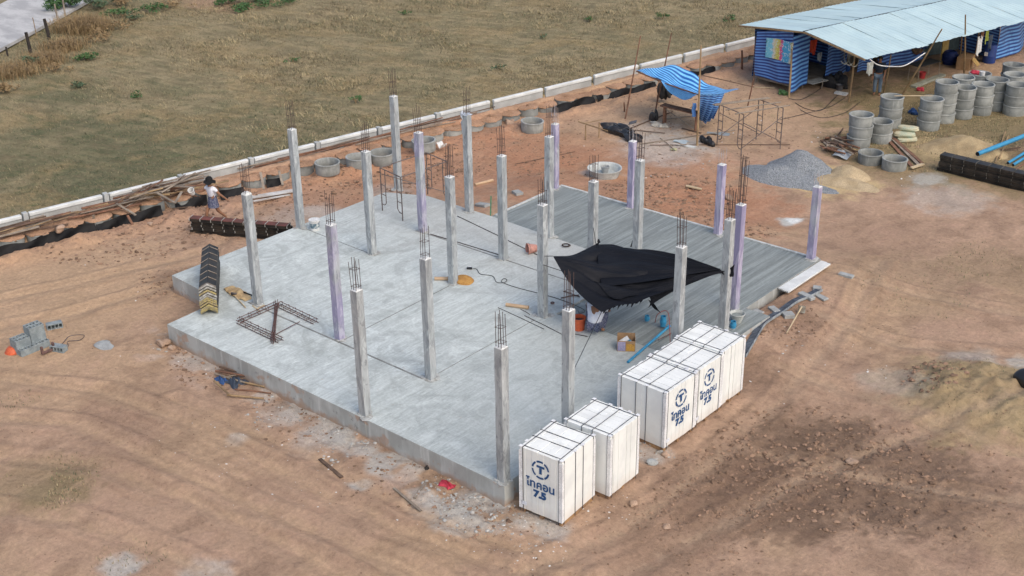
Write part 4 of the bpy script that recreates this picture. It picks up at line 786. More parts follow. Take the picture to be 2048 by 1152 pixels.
def rag(px, py, sx, sy, h, m_, lab, seed, name='rag', rz=0.0, cat='cloth', z=None):
    p = on(px, py) if z is None else at(px, py, z); r = rng(seed); f = [(r.uniform(4, 11), r.uniform(4, 11), r.uniform(0, 6)) for _ in range(4)]; q = MB()
    def fn(u, v):
        e = math.sin(PI*u)*math.sin(PI*v); b_ = 1+.22*math.sin(u*f[0][0]+f[0][2])*math.cos(v*f[0][1])
        z_ = .015+h*e**.6*(.45+.55*abs(math.sin(u*f[1][0]+v*f[1][1]+f[1][2])))+.25*h*math.sin(u*f[2][0]*1.7+v*f[2][1]*1.5)*e
        return Matrix.Rotation(rz, 3, 'Z') @ Vector(((u-.5)*sx*b_, (v-.5)*sy*(1+.25*math.sin(u*f[3][0]+f[3][2])), max(.008, z_)))
    q.sheet(fn, 26, 22, th=.006); return tag(q.build(name, m_, loc=tuple(p), smooth=60), lab, cat)
NAVY = mat('navy_cloth', (.035, .05, .075), .85, (.06, .075, .10), 5); BLUEC = mat('blue_cloth', (.04, .10, .26), .8, (.03, .07, .18), 7); REDC = mat('red_cloth', (.48, .05, .08), .8, (.36, .03, .05), 8)
rag(472, 766, .52, .42, .14, NAVY, 'dark blue grey cloth thrown over the scrap heap beside the slab', 3); rag(443, 762, .40, .20, .12, BLUEC, 'small bright blue cloth at the left of the scrap heap', 5); rag(893, 971, .36, .22, .09, REDC, 'crumpled red cloth on the soil close to the slab', 7); rag(855, 937, .12, .16, .08, BLKCL, 'small black rag lying against the slab side', 8)
# black rubber bag at the right edge
p = on(2056, 772); t = thing('black_bag', 'full black plastic bag at the right edge of the picture', 'bag', tuple(p)); q = MB(); q.lump((0, 0, .17), (.36, .30, .24), 5, 5, .12); q.build('bag', BLKPL, t, smooth=70); q = MB(); q.lump((.02, .05, .40), (.07, .07, .09), 6, 3, .3); q.build('tied_neck', BLKPL, t, smooth=70)
# ---------------------------------------------------------------- black sheet tied between the columns
TARPM = None
mt, n, l, b = nodes('black_sheet'); tc = n.new('ShaderNodeTexCoord'); w1 = noise(n, l, 3.0, 5, vec=tc.outputs['UV'], stretch=(1.0, 4.0, 1), dist=.8); w2 = noise(n, l, 2.0, 3, vec=tc.outputs['UV'])
l.new(mixc(n, l, ramp(n, l, w2, .35, .65), (.008, .009, .0125), (.0125, .014, .0185)), b.inputs['Base Color']); b.inputs['Roughness'].default_value = .55; b.inputs['Specular IOR Level'].default_value = .12; bump(n, l, w1, .8, .06, b); TARPM = mt
S_ = 1.1
TL, TB, TR, TF = at(1106, 512, 1.95), at(1192, 488, 1.75), at(1440, 543, 1.86), at(1203, 624, 1.10)
def tarp(u, v):
    """u runs from the left/front ties to the right tie; v from the front edge to the back edge"""
    # left edge F..L..B, right end gathered at TR
    e0 = TF.lerp(TL, min(1, v/.52)) if v < .52 else TL.lerp(TB, (v-.52)/.48)
    if v < .52:
        s = v/.52; e0 = e0+Vector((.0, .0, -.10*math.sin(PI*s)))+(TL-TF).cross(Vector((0, 0, 1))).normalized()*(-.10*math.sin(PI*s))
    else:
        s = (v-.52)/.48; e0 = e0+Vector((0, 0, -.09*math.sin(PI*s)))
    g = TR+Vector((0, 0, .05*(v-.5)))+Vector((-.10, .10, 0))*(v-.5)
    k = u**(.92); p = e0.lerp(g, k)
    # back edge bows outwards, front edge hangs
    bow = math.sin(PI*u)
    p = p+Vector((.06, .20, .06))*bow*max(0, v-.5)*1.6+Vector((.02, .05, -.12))*bow*max(0, .5-v)*.9
    # belly with a ridge where an upper layer lies over, folds radiating from the right tie
    belly = math.sin(PI*min(1, u*1.02))*math.sin(PI*v)
    p.z += -.34*belly*(1-.4*v)-.16*math.exp(-((v-.72)/.12)**2)*math.exp(-((u-.14)/.12)**2)
    p.z += (.11*abs(math.sin(v*15+2.0*math.sin(u*3)))*u**1.2+.035*math.sin(v*51+3+u*5)*u**1.6)*math.sin(PI*min(.98, u))**.5
    p.z += .15*(abs(math.sin(6*math.atan2(v-.52, u+.04)))-.5)*math.exp(-u*2.2)*min(1, u*9)+.085*(abs(math.sin(u*9+v*7+1.5*math.sin(v*5)))-.5)*belly+.03*math.sin(u*21-v*17)*belly
    p.z += -.13*math.exp(-((v-.36-.10*u)/.045)**2)*math.sin(PI*min(1, u*1.15))**.8*(u < .87)
    return p
t = thing('black_sheet', 'black plastic sheet tied between the columns as a sunshade over the crouching person', 'sheet', tuple(TL)); q = MB(); q.sheet(lambda u, v: tarp(u, v)-TL, 70, 60, th=.006); q.build('sheet', TARPM, t, smooth=75)
B_, C_ = at(1196, 489, 1.80), at(1204, 573, 1.44)
def upper(u, v):
    e0 = C_.lerp(B_, v)+Vector((-.10, .05, .02))*math.sin(PI*v); p = e0.lerp(TR+Vector((0, 0, .06)), u**.95); bow = math.sin(PI*u)
    p += Vector((.05, .26, .10))*bow*max(0, v-.45)+Vector((0, 0, -.07))*bow*(1-v)
    p.z += (.07*abs(math.sin(v*9+1.5*u))*u**1.3+.02*math.sin(v*37+u*4)*u)*math.sin(PI*min(.98, u))**.5+.03*math.sin(u*11+v*6)*bow*math.sin(PI*v)+.02*math.sin(v*15+u*3)*(1-u)
    return p
q = MB(); q.sheet(lambda u, v: upper(u, v)-TL, 60, 40, th=.006); q.build('upper_fold', TARPM, t, smooth=75)
# a second smaller piece lying over it, its corner hanging down at the front
F2 = at(1296, 616, .95)
def flap(u, v):
    base = tarp(.16+.62*u, .10+.26*v)+Vector((0, 0, .035+.02*math.sin(u*14+v*5)))
    h = max(0, 1-v*2.6)*math.exp(-((u-.62)/.18)**2); return base*(1-h)+(F2*h if h else Vector())
q = MB(); q.sheet(lambda u, v: flap(u, v)-TL, 40, 24, th=.006); q.build('overlay', TARPM, t, smooth=75)
q = MB(); K = Vector((GXS[0]-.02, GYS[3]-.1, 1.62)); C23 = Vector((-.631, 10.511, 0)); e = at(1468, 540, 1.92)
q.sheet(lambda u, v: TR.lerp(e, u)+Vector((0, 0, (v-.5)*(.02+.36*u)-.06*math.sin(u*PI)+.02*math.sin(v*11)))+Vector((.02, -.02, 0))*math.sin(v*9)*u-TL, 10, 10, th=.006); q.build('tie_band', TARPM, t, smooth=70)
q = MB(); q.lump(TR-TL, (.05, .05, .045), 3, 3, .2); q.build('knot', TARPM, t, smooth=60)
q = MB(); r = rng(9)
for k in range(9):                                    # the frayed front edge
    a = tarp(.02+.035*k, .0)-TL; L = r.uniform(.05, .15); q.sheet(lambda u, v: a+Vector((-.03*v+(u-.5)*.05*(1-v), -.05*v+(u-.5)*.05*(1-v), .01-L*v+.01*math.sin(v*9+k))), 2, 5, th=.005)
q.build('frayed_edge', TARPM, t)
for nm, p0, p1 in (('tie_cord', tarp(0, .52), (GXS[1]+.10, GYS[2]-.05, 1.86)), ('tie_cord', tarp(.02, .40), (GXS[1]+.1, GYS[2]-.1, 1.62)), ('tie_cord', TB, (GXS[1]+.10, GYS[3]-.10, 1.95)), ('tie_cord', TF, (GXS[0]-.1, GYS[1]+.1, 1.35))):
    q = MB(); q.tube([Vector(p0)-TL, Vector(p1)-TL], .010, 5); q.build(nm, BLKPL, t)
q = MB(); a, c = at(1195, 489, 1.75), at(1197, 478, 1.9); q.tube([a-TL, (a+c)/2-TL+Vector((.03, 0, 0)), c-TL], [.05, .05, .02], 6); q.build('top_knot', TARPM, t, smooth=60)
q = MB(); a, c = at(1262, 493, 1.72), at(1265, 481, 1.82); q.tube([a-TL, c-TL], [.022, .006], 5); q.build('loose_end', TARPM, t)
q = MB(); a = at(1298, 600, .95); c = at(1321, 627, .6); q.sheet(lambda u, v: a.lerp(c, v)+Vector(((u-.5)*.16*math.sin(PI*min(1, v*.9+.1)), 0, .02*math.sin(v*8)))-TL, 3, 8, th=.005); q.build('hanging_strip', TARPM, t)
a = Vector((-.06, 6.58, .62)); pts = [Vector((GXS[0]+math.cos(u)*.17, GYS[2]+math.sin(u)*.17, .62+.05*math.sin(u*2))) for u in np.linspace(-2.6, 1.2, 9)]; tag(rope('tied_cord', [at(1310, 645, .05), at(1316, 628, .45), at(1336, 625, .60)]+pts, .009, mat('red_cord', (.42, .07, .05), .7)), 'thin red cord tied around the foot of the column by the long blue pipe', 'cord')

# ---------------------------------------------------------------- striped blue awning on poles, frames and clutter around it
def stripes(name, light, dark, num, horiz=True, tr=0.0):
    mt, n, l, b = nodes(name); uv = n.new('ShaderNodeTexCoord').outputs['UV']; s = n.new('ShaderNodeSeparateXYZ'); l.new(uv, s.inputs[0])
    ph = mth(n, l, 'FRACT', mth(n, l, 'MULTIPLY', s.outputs[1 if horiz else 0], float(num))); k = ramp(n, l, mth(n, l, 'ABSOLUTE', mth(n, l, 'SUBTRACT', ph, .5)), .22, .27)
    c = mixc(n, l, k, light, dark); c = mixc(n, l, mth(n, l, 'MULTIPLY', ramp(n, l, noise(n, l, 3, 5), .45, .7), .35), c, tuple(v*.6 for v in dark)); l.new(c, b.inputs['Base Color']); b.inputs['Roughness'].default_value = .5; bump(n, l, noise(n, l, 6, 5, vec=uv, stretch=(3, 12, 1)), .25, .03, b)
    if tr: b.inputs['Transmission Weight'].default_value = 0
    return mt
AWN = stripes('striped_awning', (.19, .52, .86), (.008, .10, .36), 12); TARPS = stripes('striped_wall_sheet', (.115, .27, .60), (.010, .035, .19), 16); TARPC = stripes('striped_corner_sheet', (.15, .38, .74), (.010, .055, .26), 13)
def pole(x0, y0, x1, y1, h_, r_, lab, m_=BAMB, cat='pole', name='bamboo_pole', base=None, grp=None):
    a = on(x0, y0) if base is None else base; c = at(x1, y1, a.z+h_); q = MB(); md = (a+c)/2+Vector((.02, -.02, 0)); q.tube([a-Vector((0, 0, .05)), md, c], [r_, r_*.9, r_*.7], 6); return tag(q.build(name, m_), lab, cat, grp), a, c
_, pa, pat = pole(1250, 238, 1281, 72, 3.2, .032, 'leaning bamboo pole at the left end of the blue awning', REDW)
pole(1249, 222, 1248, 205, .55, .035, 'short stake beside the foot of the left awning pole', REDW, 'stake', 'wooden_stake')
_, pb_, pbt = pole(1311, 219, 1343, 66, 3.2, .032, 'bamboo pole at the back corner of the blue awning', REDW)
pole(1314, 206, 1315, 190, .5, .035, 'short stake beside the foot of the back awning pole', REDW, 'stake', 'wooden_stake')
_, pc, pct = pole(1394, 291, 1402, 91, 3.75, .045, 'front bamboo pole of the blue awning, standing nearest to the slab', BAMB)
_, pd, pdt = pole(1495, 212, 1507, 158, 1.3, .03, 'crooked pole behind the right corner of the blue awning', REDW)
def onp(a, c, f): return a.lerp(c, f)
wa, wb, wc = at(1273, 141, onp(pa, pat, .6).z), at(1336, 132, onp(pb_, pbt, .6).z), onp(pc, pct, .51)
wd_ = at(1478, 184, ZG+1.35)
def awn(u, v):
    # v: 0 = front edge (left pole to front pole), 1 = back edge (back pole to right corner); u from left to right
    a, c = wa.lerp(wc, u), wb.lerp(wd_, u); p = a.lerp(c, v)
    p.z += -.32*math.sin(PI*u)*math.sin(PI*v)-.16*math.sin(PI*u)*(1-v)*.3+.05*math.sin(v*13+u*5)*math.sin(PI*u)+.03*math.sin(u*21+v*6)
    if v > .6: p.z += .16*math.sin(u*PI*2.2+.3)*(v-.6)*2
    return p
hb0, hb1 = at(1397, 240, ZG+.42), at(1426, 238, ZG+.40)
def hang(u, v):
    top = awn(.985, .03+.62*u); bot = hb0.lerp(hb1, u)+Vector((0, 0, -.10*math.sin(PI*u))); p = top.lerp(bot, v); p += Vector((.16, -.22, .02))*math.sin(PI*v)*(.35+.65*u)+Vector((.06, -.06, 0))*math.sin(u*22+v*4)*(.3+v)+Vector((0, 0, .05))*math.sin(u*9)*v
    return p
t = thing('striped_awning', 'bright blue striped awning sagging between poles with one side hanging down', 'awning', tuple(wa)); q = MB(); q.sheet(lambda u, v: awn(u, v)-wa, 44, 36, th=.006); q.build('canopy', AWN, t, smooth=75); q = MB(); q.sheet(lambda u, v: hang(u, v)-wa, 30, 24, th=.006); q.build('hanging_side', TARPC, t, smooth=75)
q = MB(); q.sheet(lambda u, v: awn(.42+.55*u, 0)+Vector((.05, -.12, 0))*v+Vector((0, 0, -.34*v*math.sin(PI*u)-.01))-wa, 16, 8, th=.005); q.build('valance', AWN, t, smooth=70)
q = MB(); q.tube([wa-wa+Vector((0, 0, -.03)), awn(.5, 0)-wa+Vector((0, 0, -.02)), wc-wa], .030, 6); q.build('edge_rod', REDW, t)
q = MB(); q.sheet(lambda u, v: wc+Vector((-.10-.20*u, -.02, -.55*v-.35))+Vector((.02*math.sin(v*9), .05*math.sin(u*8), 0))-wa, 6, 10, th=.005); q.build('torn_strip', TARPC, t, smooth=60)
# low sawing bench with dark cloths, heaps of netting
a, c = on(1324, 246)+Vector((0, 0, 0)), on(1398, 262); t = thing('work_bench', 'low rough timber bench with dark cloth on its end, below the blue awning', 'bench', tuple(a)); dd = c-a; u = dd.normalized(); s_ = Vector((u.y, -u.x, 0)); H = .78
for k in (-.10, .06, .16): q = MB(); q.bar(s_*k+Vector((0, 0, H)), dd+s_*k+Vector((0, 0, H-.05)), .12, .05); q.build('plank', REDW, t)
for f_, k in ((.04, -.14), (.10, .18), (.92, -.14), (.96, .18)): q = MB(); q.tube([dd*f_+s_*k, dd*f_+s_*k*.8+Vector((0, 0, H))], .045, 6); q.build('leg', REDW, t)
q = MB(); q.tube([dd*.95+s_*.1+Vector((0, 0, .05)), dd*.1+s_*.1+Vector((0, 0, .66))], .022, 5); q.build('brace', GREYW, t)
def heap(px, py, sx, sy, sz_, m_, lab, seed, name, cat, dz=0.0, nn=6, amp=.45):
    p = on(px, py)+Vector((0, 0, dz)); q = MB(); r = rng(seed)
    for k in range(nn): q.lump((r.uniform(-.5, .5)*sx, r.uniform(-.5, .5)*sy, sz_*.2+r.uniform(0, .25)*sz_), (sx*r.uniform(.25, .5), sy*r.uniform(.25, .5), sz_*r.uniform(.4, .8)), seed*13+k, 3, amp)
    return tag(q.build(name, m_, loc=tuple(p), smooth=70), lab, cat)
heap(1330, 205, .34, .30, .42, BLKCL, 'dark cloth draped over the end of the low bench', 3, 'dark_cloth', 'cloth', .42); heap(1361, 204, .40, .18, .14, BLKCL, 'small dark cloth lying on the bench top', 4, 'dark_cloth', 'cloth', .72)
heap(1232, 264, .8, .5, .30, BLKPL, 'large heap of black plastic behind the short purple columns', 5, 'plastic_heap', 'plastic heap'); heap(1258, 278, .8, .4, .24, BLKPL, 'lower part of black plastic spread to the right of the heap', 6, 'plastic_heap', 'plastic heap'); heap(1311, 241, .26, .22, .34, BLKPL, 'small upright black bag in front of the low bench', 7, 'black_bag', 'bag'); heap(1416, 289, .42, .30, .26, BLKPL, 'round black bag at the foot of the front awning pole', 8, 'black_bag', 'bag')
heap(1318, 252, .42, .3, .12, mat('pale_scraps', (.50, .47, .40), .9, (.36, .33, .28), 9), 'pale crumpled sacking beside the small black bag', 14, 'sacking', 'sack')
for k, (x0, y0, x1, y1, rr_, m_, lab, fl) in enumerate(((1251, 263, 1345, 225, .03, DARKW, 'dark pole lying on the soil left of the low bench', False), (1330, 240, 1400, 232, .022, GREYW, 'thin grey pole under the low bench', False), (1364, 258, 1402, 268, .03, DARKW, 'dark board tilted against the front awning pole', True), (1280, 290, 1470, 262, .022, GREYW, 'long thin grey pole lying across the soil below the awning', False), (1270, 262, 1330, 268, .02, DARKW, 'thin dark rod by the heap of black plastic', False), (1300, 292, 1580, 291, .016, DARKW, 'long thin rod lying behind the gravel heap', False), (1320, 278, 1350, 303, .018, GREYW, 'short thin stick left of the front awning pole', False), (1402, 152, 1508, 176, .022, DARKW, 'thin dark pole tied from the awning to the crooked pole', False), (1030, 330, 1150, 305, .012, DARKW, 'thin rod lying on the red soil left of the round basin', False), (1505, 176, 1550, 178, .022, PALEW, 'pale stick at the foot of the crooked pole', False))):
    a, c = on(x0, y0), on(x1, y1)
    if k == 7: a, c = at(x0, y0, ZG+1.7), at(x1, y1, ZG+.75)
    stick(a, c, rr_, m_, lab, None, 'board' if fl else 'wooden_pole', 'board' if fl else 'pole', lift=.04, flat=fl)
for k, (x, y, sx, sy, rz, m_, lab) in enumerate(((1362, 284, .55, .34, .2, mat('pale_blue_sheet', (.36, .44, .48), .7, (.44, .50, .52), 4), 'pale blue sheet scrap lying on the cement stained soil'), (1372, 293, .8, .14, .3, mat('white_sheet', (.58, .60, .58), .7), 'narrow white sheet scrap beside the pale blue one'), (1437, 268, .9, .3, .4, mat('blue_grey_sheet', (.30, .34, .36), .8), 'blue grey sheet scrap at the foot of the scaffold table'), (1347, 300, .24, .2, .8, mat('yellowish_sheet', (.50, .49, .28), .8), 'small yellowish scrap left of the front awning pole'))):
    p = on(x, y); q = MB(); q.sheet(lambda u, v: Matrix.Rotation(rz, 3, 'Z') @ Vector(((u-.5)*sx, (v-.5)*sy, .03+.025*math.sin(u*6+v*4))), 8, 6, th=.008); tag(q.build('sheet_scrap', m_, loc=tuple(p)), lab, 'scrap')
# short trestle in front of it
a, c = on(1163, 275), on(1196, 275); t = thing('trestle', 'small trestle of thin brown sticks left of the black plastic heap', 'trestle', tuple(a)); H = .62
for p in (on(1171, 280), on(1198, 275)): q = MB(); q.tube([p-a, p-a+Vector((0, 0, H))], .026, 5); q.build('leg', BAMB, t)
p0, p1 = at(1157, 243, a.z+H), at(1215, 262, a.z+H); q = MB(); q.tube([p0-a, p1-a], .026, 5); q.build('rail', BAMB, t); p0, p1 = at(1168, 247, a.z+H), at(1203, 239, a.z+H); q = MB(); q.tube([p0-a, p1-a], .02, 5); q.build('rail', BAMB, t)
# tubular scaffold frames
SCAF = mat('scaffold_tube', (.20, .17, .155), .6, (.12, .09, .08), 6, metal=.3, fine=.2)
def scaffold_leg(t, a, c, h, r_=.021, ladder=True):
    a, c = Vector(a), Vector(c); u = (c-a); q = MB(); q.tube([a, a+Vector((0, 0, h))], r_, 6); q.tube([c, c+Vector((0, 0, h))], r_, 6); q.tube([a+Vector((0, 0, h)), c+Vector((0, 0, h))], r_, 6)
    if ladder:
        for s0, sgn in ((a, 1), (c, -1)):
            i0 = s0+u.normalized()*sgn*.26; q.tube([i0+Vector((0, 0, h)), i0+Vector((0, 0, h*.22)), i0-u.normalized()*sgn*.10+Vector((0, 0, h*.16)), s0+Vector((0, 0, h*.16))], r_*.85, 5)
            for f_ in (.4, .62): q.tube([s0+Vector((0, 0, h*f_)), i0+Vector((0, 0, h*f_))], r_*.8, 5)
    return q.build('end_frame', SCAF, t)
b1, b2, b3, b4 = on(1434, 290), on(1482, 312), on(1512, 279), on(1560, 298)
t = thing('scaffold_table', 'rusty tubular scaffold frames with poles laid on top, right of the blue awning', 'scaffold', tuple(b1)); H = 1.62
scaffold_leg(t, b1-b1, b2-b1, H); scaffold_leg(t, b3-b1, b4-b1, H)
q = MB(); q.tube([b1-b1+Vector((0, 0, .3)), b3-b1+Vector((0, 0, 1.3))], .016, 5); q.tube([b1-b1+Vector((0, 0, 1.3)), b3-b1+Vector((0, 0, .3))], .016, 5); q.build('cross_brace', SCAF, t)
q = MB(); q.tube([b2-b1+Vector((0, 0, .3)), b4-b1+Vector((0, 0, 1.3))], .016, 5); q.tube([b2-b1+Vector((0, 0, 1.3)), b4-b1+Vector((0, 0, .3))], .016, 5); q.build('cross_brace', SCAF, t)
for f_ in (.02, .10, .55, .92): q = MB(); o1 = b1.lerp(b2, f_)-b1; o2 = b3.lerp(b4, f_+.03)-b1; u = (o2-o1).normalized(); q.tube([o1-u*.3+Vector((0, 0, H+.04)), o2+u*.35+Vector((0, 0, H+.05))], .026, 6); q.build('laid_pole', GREYW, t)
s1, s2 = at(760, 428, 0)+Vector((-.0, .0, 0)), at(829, 402, 0); s1 = on(764, 432) if 0 else Vector((at(765, 421, 0).x, at(765, 421, 0).y, 0)); 
t = thing('steel_scaffold', 'thin scaffold frames standing at the back of the slab behind the lilac column', 'scaffold', tuple(s1)); c1, c2, c3, c4 = at(765, 421, 0), at(795, 402, 0), at(812, 384, 0), at(830, 400, 0); H = 1.5
c3, c4 = c1+Vector((.15, 2.0, 0)), c2+Vector((.25, 2.05, 0)); c2 = c1+Vector((1.15, -.2, 0)); c4 = c3+Vector((1.15, -.2, 0))
scaffold_leg(t, c1-s1, c2-s1, H, .019); scaffold_leg(t, c3-s1, c4-s1, H, .019)
for a, c in ((c1, c4), (c2, c3)): q = MB(); q.tube([a-s1+Vector((0, 0, 1.3)), c-s1+Vector((0, 0, .4))], .014, 5); q.build('cross_brace', SCAF, t)
q = MB(); q.tube([c1-s1+Vector((0, 0, 1.50)), c3-s1+Vector((0, 0, 1.50))], .018, 5); q.build('top_rail', SCAF, t); q = MB(); q.tube([c2-s1+Vector((0, 0, 1.50)), c4-s1+Vector((0, 0, 1.50))], .018, 5); q.build('top_rail', SCAF, t)
# round mixing basin
p = on(1209, 352); t = thing('mixing_basin', 'wide round concrete basin holding a small bucket on the red soil', 'basin', (p.x, p.y, p.z-.03)); q = MB(); q.lathe([(0, .05), (.42, .045), (.58, .34), (.63, .36), (.63, .33), (.60, .31), (.48, .0), (0, 0)], n=36); q.build('bowl', mat('basin_concrete', (.40, .43, .42), .9, (.52, .545, .53), 4), t, smooth=35)
q = MB(); q.lathe([(.45, .12), (.3, .14), (0, .13)], n=24); q.build('dried_mix', mat('dried_mix', (.36, .40, .39), .9, (.46, .49, .48), 8), t, smooth=True)
pail((p.x-.02, p.y+.05, p.z+.12), .11, .15, .24, LBLOCK, 'small cement covered bucket inside the round basin', fill=GRAV); heap(1222, 340, .35, .2, .14, GREYW, 'grey trowels and tools lying in the round basin', 31, 'tool_bundle', 'tools', .16, 4)
# ---------------------------------------------------------------- heaps, sticks, sacks and pipes by the rings
def mound(name, pts, h, m_, lab, cat, seed, sharp=1.0):
    """a loose heap: footprint ellipse(s) given as (px, py, rx, ry, height)"""
    c0 = on(pts[0][0], pts[0][1]); q = MB(); R_ = 2.9; N = 74; q.v = []; idx = {}
    xs = np.linspace(-R_, R_, N); X, Y = np.meshgrid(xs, xs); Z = np.full_like(X, -.3)
    for px, py, rx, ry, hh in pts:
        c = on(px, py)-c0; rr = np.hypot((X-c.x)/rx, (Y-c.y)/ry); prof = hh*np.maximum(0, 1-rr**(1.25*sharp))
        Z = np.where(rr < 1.12, np.maximum(Z, prof-.10*(rr > 1)*(rr-1)*8), Z)
    ok = Z > -.12; Z = Z+.20*(fbm(X*1.9+seed, Y*1.9, 4)-.5)*np.clip(Z*5+.2, 0, 1)+.045*(fbm(X*9, Y*9+seed, 2)-.5)
    G_ = ground_height(X+c0.x, Y+c0.y)-c0.z; Zf = np.where(ok, Z+G_+.01, 0)
    idx = -np.ones(X.shape, int); vs = []
    for j in range(N):
        for i in range(N):
            if ok[j, i]: idx[j, i] = len(vs); vs.append((X[j, i], Y[j, i], Zf[j, i]))
    fs = [(idx[j, i], idx[j, i+1], idx[j+1, i+1], idx[j+1, i]) for j in range(N-1) for i in range(N-1) if min(idx[j, i], idx[j, i+1], idx[j+1, i+1], idx[j+1, i]) >= 0]
    q.add(vs, fs); return tag(q.build(name, m_, loc=tuple(c0), smooth=True), lab, cat)
mound('gravel_heap', [(1600, 338, 1.25, 1.05, .72), (1560, 352, 1.5, .95, .38), (1590, 365, 1.7, .45, .16)], 1, GRAV, 'grey gravel heap in front of the pile of sticks', 'gravel heap', 3)
mound('sand_heap', [(1700, 352, .75, .6, .46), (1680, 364, 1.5, .6, .14)], 1, PSAND, 'yellow sand heap dug into on one side, right of the grey gravel', 'sand heap', 5)
mound('sand_heap', [(1935, 300, 1.5, 1.15, .55), (1885, 300, .9, .7, .22)], 1, SANDM, 'wide yellow sand heap behind the long black form stack', 'sand heap', 9)
r = rng(21)
for k in range(44):
    x, y = r.uniform(1640, 1696), r.uniform(282, 308); L = r.uniform(22, 46); ang = r.gauss(.5, .55); a = on(x, y); dx, dy = math.cos(ang)*L, math.sin(ang)*L*.55; c = on(x+dx, y+dy); z = r.uniform(.03, .5)*max(.15, 1-abs(x-1668)/34)
    stick(a+Vector((0, 0, z)), c+Vector((0, 0, z+r.uniform(-.08, .05))), r.uniform(.03, .055), r.choice((REDW, DARKW, DARKW, GREYW)), 'short dark stick in the jumbled pile beside the leftmost ring stack', 'sticks in the jumbled pile')
for k, (x0, y0, x1, y1, m_, lab) in enumerate(((1773, 278, 1826, 338, REDW, 'long red brown plank behind the twin rings, left one'), (1780, 276, 1840, 336, GREYW, 'long grey plank behind the twin rings, middle one'), (1786, 280, 1843, 330, REDW, 'long red brown plank behind the twin rings, right one'), (1822, 341, 1846, 333, PALEW, 'short pale timber end lying across the planks by the twin rings'))):
    stick(on(x0, y0), on(x1, y1), .055, m_, lab, None, 'plank', 'plank', .04+.02*k, True)
p = on(1684, 316); q = MB(); q.sheet(lambda u, v: Vector(((u-.5)*.6, (v-.5)*.42, .10+.04*math.sin(u*5)+.12*v)), 8, 6, th=.01); tag(q.build('sheet_scrap', mat('grey_plastic', (.27, .31, .35), .7, (.35, .38, .40), 4), loc=tuple(p)), 'grey plastic sheet between the gravel heap and the pile of sticks', 'scrap')
for k, (x, y, z, rz, lab) in enumerate(((1814, 283, .0, .5, 'lowest of three full sacks by the ring stacks'), (1808, 281, .17, .25, 'middle of three full sacks by the ring stacks'), (1814, 277, .33, -.1, 'topmost of three full sacks, greenish print on it'))):
    p = on(x, y)+Vector((0, 0, z)); q = MB(); q.sheet(lambda u, v: Vector((math.cos(2*PI*u)*.40*math.sin(PI*v)**.35*(1+.06*math.sin(v*20)), math.sin(2*PI*u)*.24*math.sin(PI*v)**.45, .09-.09*math.cos(PI*v)+.02*math.sin(u*19)*math.sin(PI*v))), 24, 12)
    for i, v in enumerate(q.v): q.v[i] = tuple(Matrix.Rotation(rz+.4, 3, 'Z') @ Vector(v))
    tag(q.build('full_sack', mat('pale_sack', (.50, .45, .30), .85, (.34, .42, .33), 2.5), loc=tuple(p), smooth=True), lab, 'sack', 'full sacks stacked by the rings')
for k, (x0, y0, x1, y1, r_, z0, z1, lab) in enumerate(((1955, 308, 2120, 244, .085, .42, .62, 'thick blue pipe resting on the long black form stack'), (2016, 326, 2120, 262, .055, .05, .3, 'blue pipe nearer to the picture edge, left of a pair'), (2026, 330, 2130, 266, .055, .05, .3, 'blue pipe at the picture edge, right of a pair'))):
    a, c = on(x0, y0)+Vector((0, 0, z0)), on(x1, y1)+Vector((0, 0, z1)); a = at(x0, y0, a.z); c = at(x1, y1, c.z); t = thing('blue_pipe', lab, 'pipe', tuple(a), 0, 'blue pipes by the form stack'); q = MB(); q.tube([Vector(), c-a], r_, 16, cap=False); q.tube([c-a, Vector()], r_*.86, 16, cap=False); q.build('pipe', PVC, t, smooth=50); q = MB(); q.tube([(c-a)*.002, (c-a)*-.002], r_*.855, 16); q.build('bore_shade_disc', BLKPL, t)  # black disc in each mouth stands in for the shade inside the pipe
for x0, y0, x1, y1, m_, lab in ((1990, 330, 2010, 268, BAMB, 'bamboo stick leaning between the blue pipes and the form stack'), (1998, 322, 2016, 276, BAMB, 'second bamboo stick leaning between the blue pipes'), (2030, 345, 2090, 300, REDW, 'brown timber by the right edge below the blue pipes'), (1960, 310, 2040, 300, DARKW, 'dark rod lying behind the blue pipes')):
    stick(on(x0, y0), on(x1, y1), .03, m_, lab, None, lift=.1)
# ---------------------------------------------------------------- the workers' shed
ZE, ZR = 1.87, 2.31
E0 = at(1735, 118, ZE); E1 = at(2048, 42, ZE); SL = Vector((E1.x-E0.x, E1.y-E0.y, 0)).normalized(); SW = Vector((-SL.y, SL.x, 0)); saz = math.atan2(SL.y, SL.x)
R0 = at(1610, 64, ZR); F0 = at(1493, 47, ZE-.02); WR = (R0-E0).dot(SW); WF = (F0-E0).dot(SW)
def sh(l_, w_, z): return Vector((E0.x, E0.y, 0))+SL*l_+SW*w_+Vector((0, 0, z))
shed = thing('workers_shed', 'long open workers shed with a pale metal roof and blue striped sheet walls', 'shed', tuple(sh(0, WR, ZG))); so = Vector(shed.location)
mt, n, l, b = nodes('zinc_roof'); f = noise(n, l, .9, 5, stretch=(1, 1, 1)); c = mixc(n, l, ramp(n, l, f, .4, .62), (.55, .70, .70), (.49, .64, .655)); oi = n.new('ShaderNodeObjectInfo').outputs['Random']; x = n.new('ShaderNodeVectorMath'); x.operation = 'SCALE'; l.new(c, x.inputs[0]); l.new(mapr(n, l, oi, 0, 1, .95, 1.05), x.inputs['Scale']); c = mixc(n, l, mth(n, l, 'MULTIPLY', ramp(n, l, noise(n, l, 5, 6, rough=.7), .6, .72), .25), x.outputs[0], (.40, .42, .42)); l.new(c, b.inputs['Base Color']); b.inputs['Roughness'].default_value = .42; b.inputs['Metallic'].default_value = .15; b.inputs['Specular IOR Level'].default_value = .5; ZINC = mt
r = rng(77)
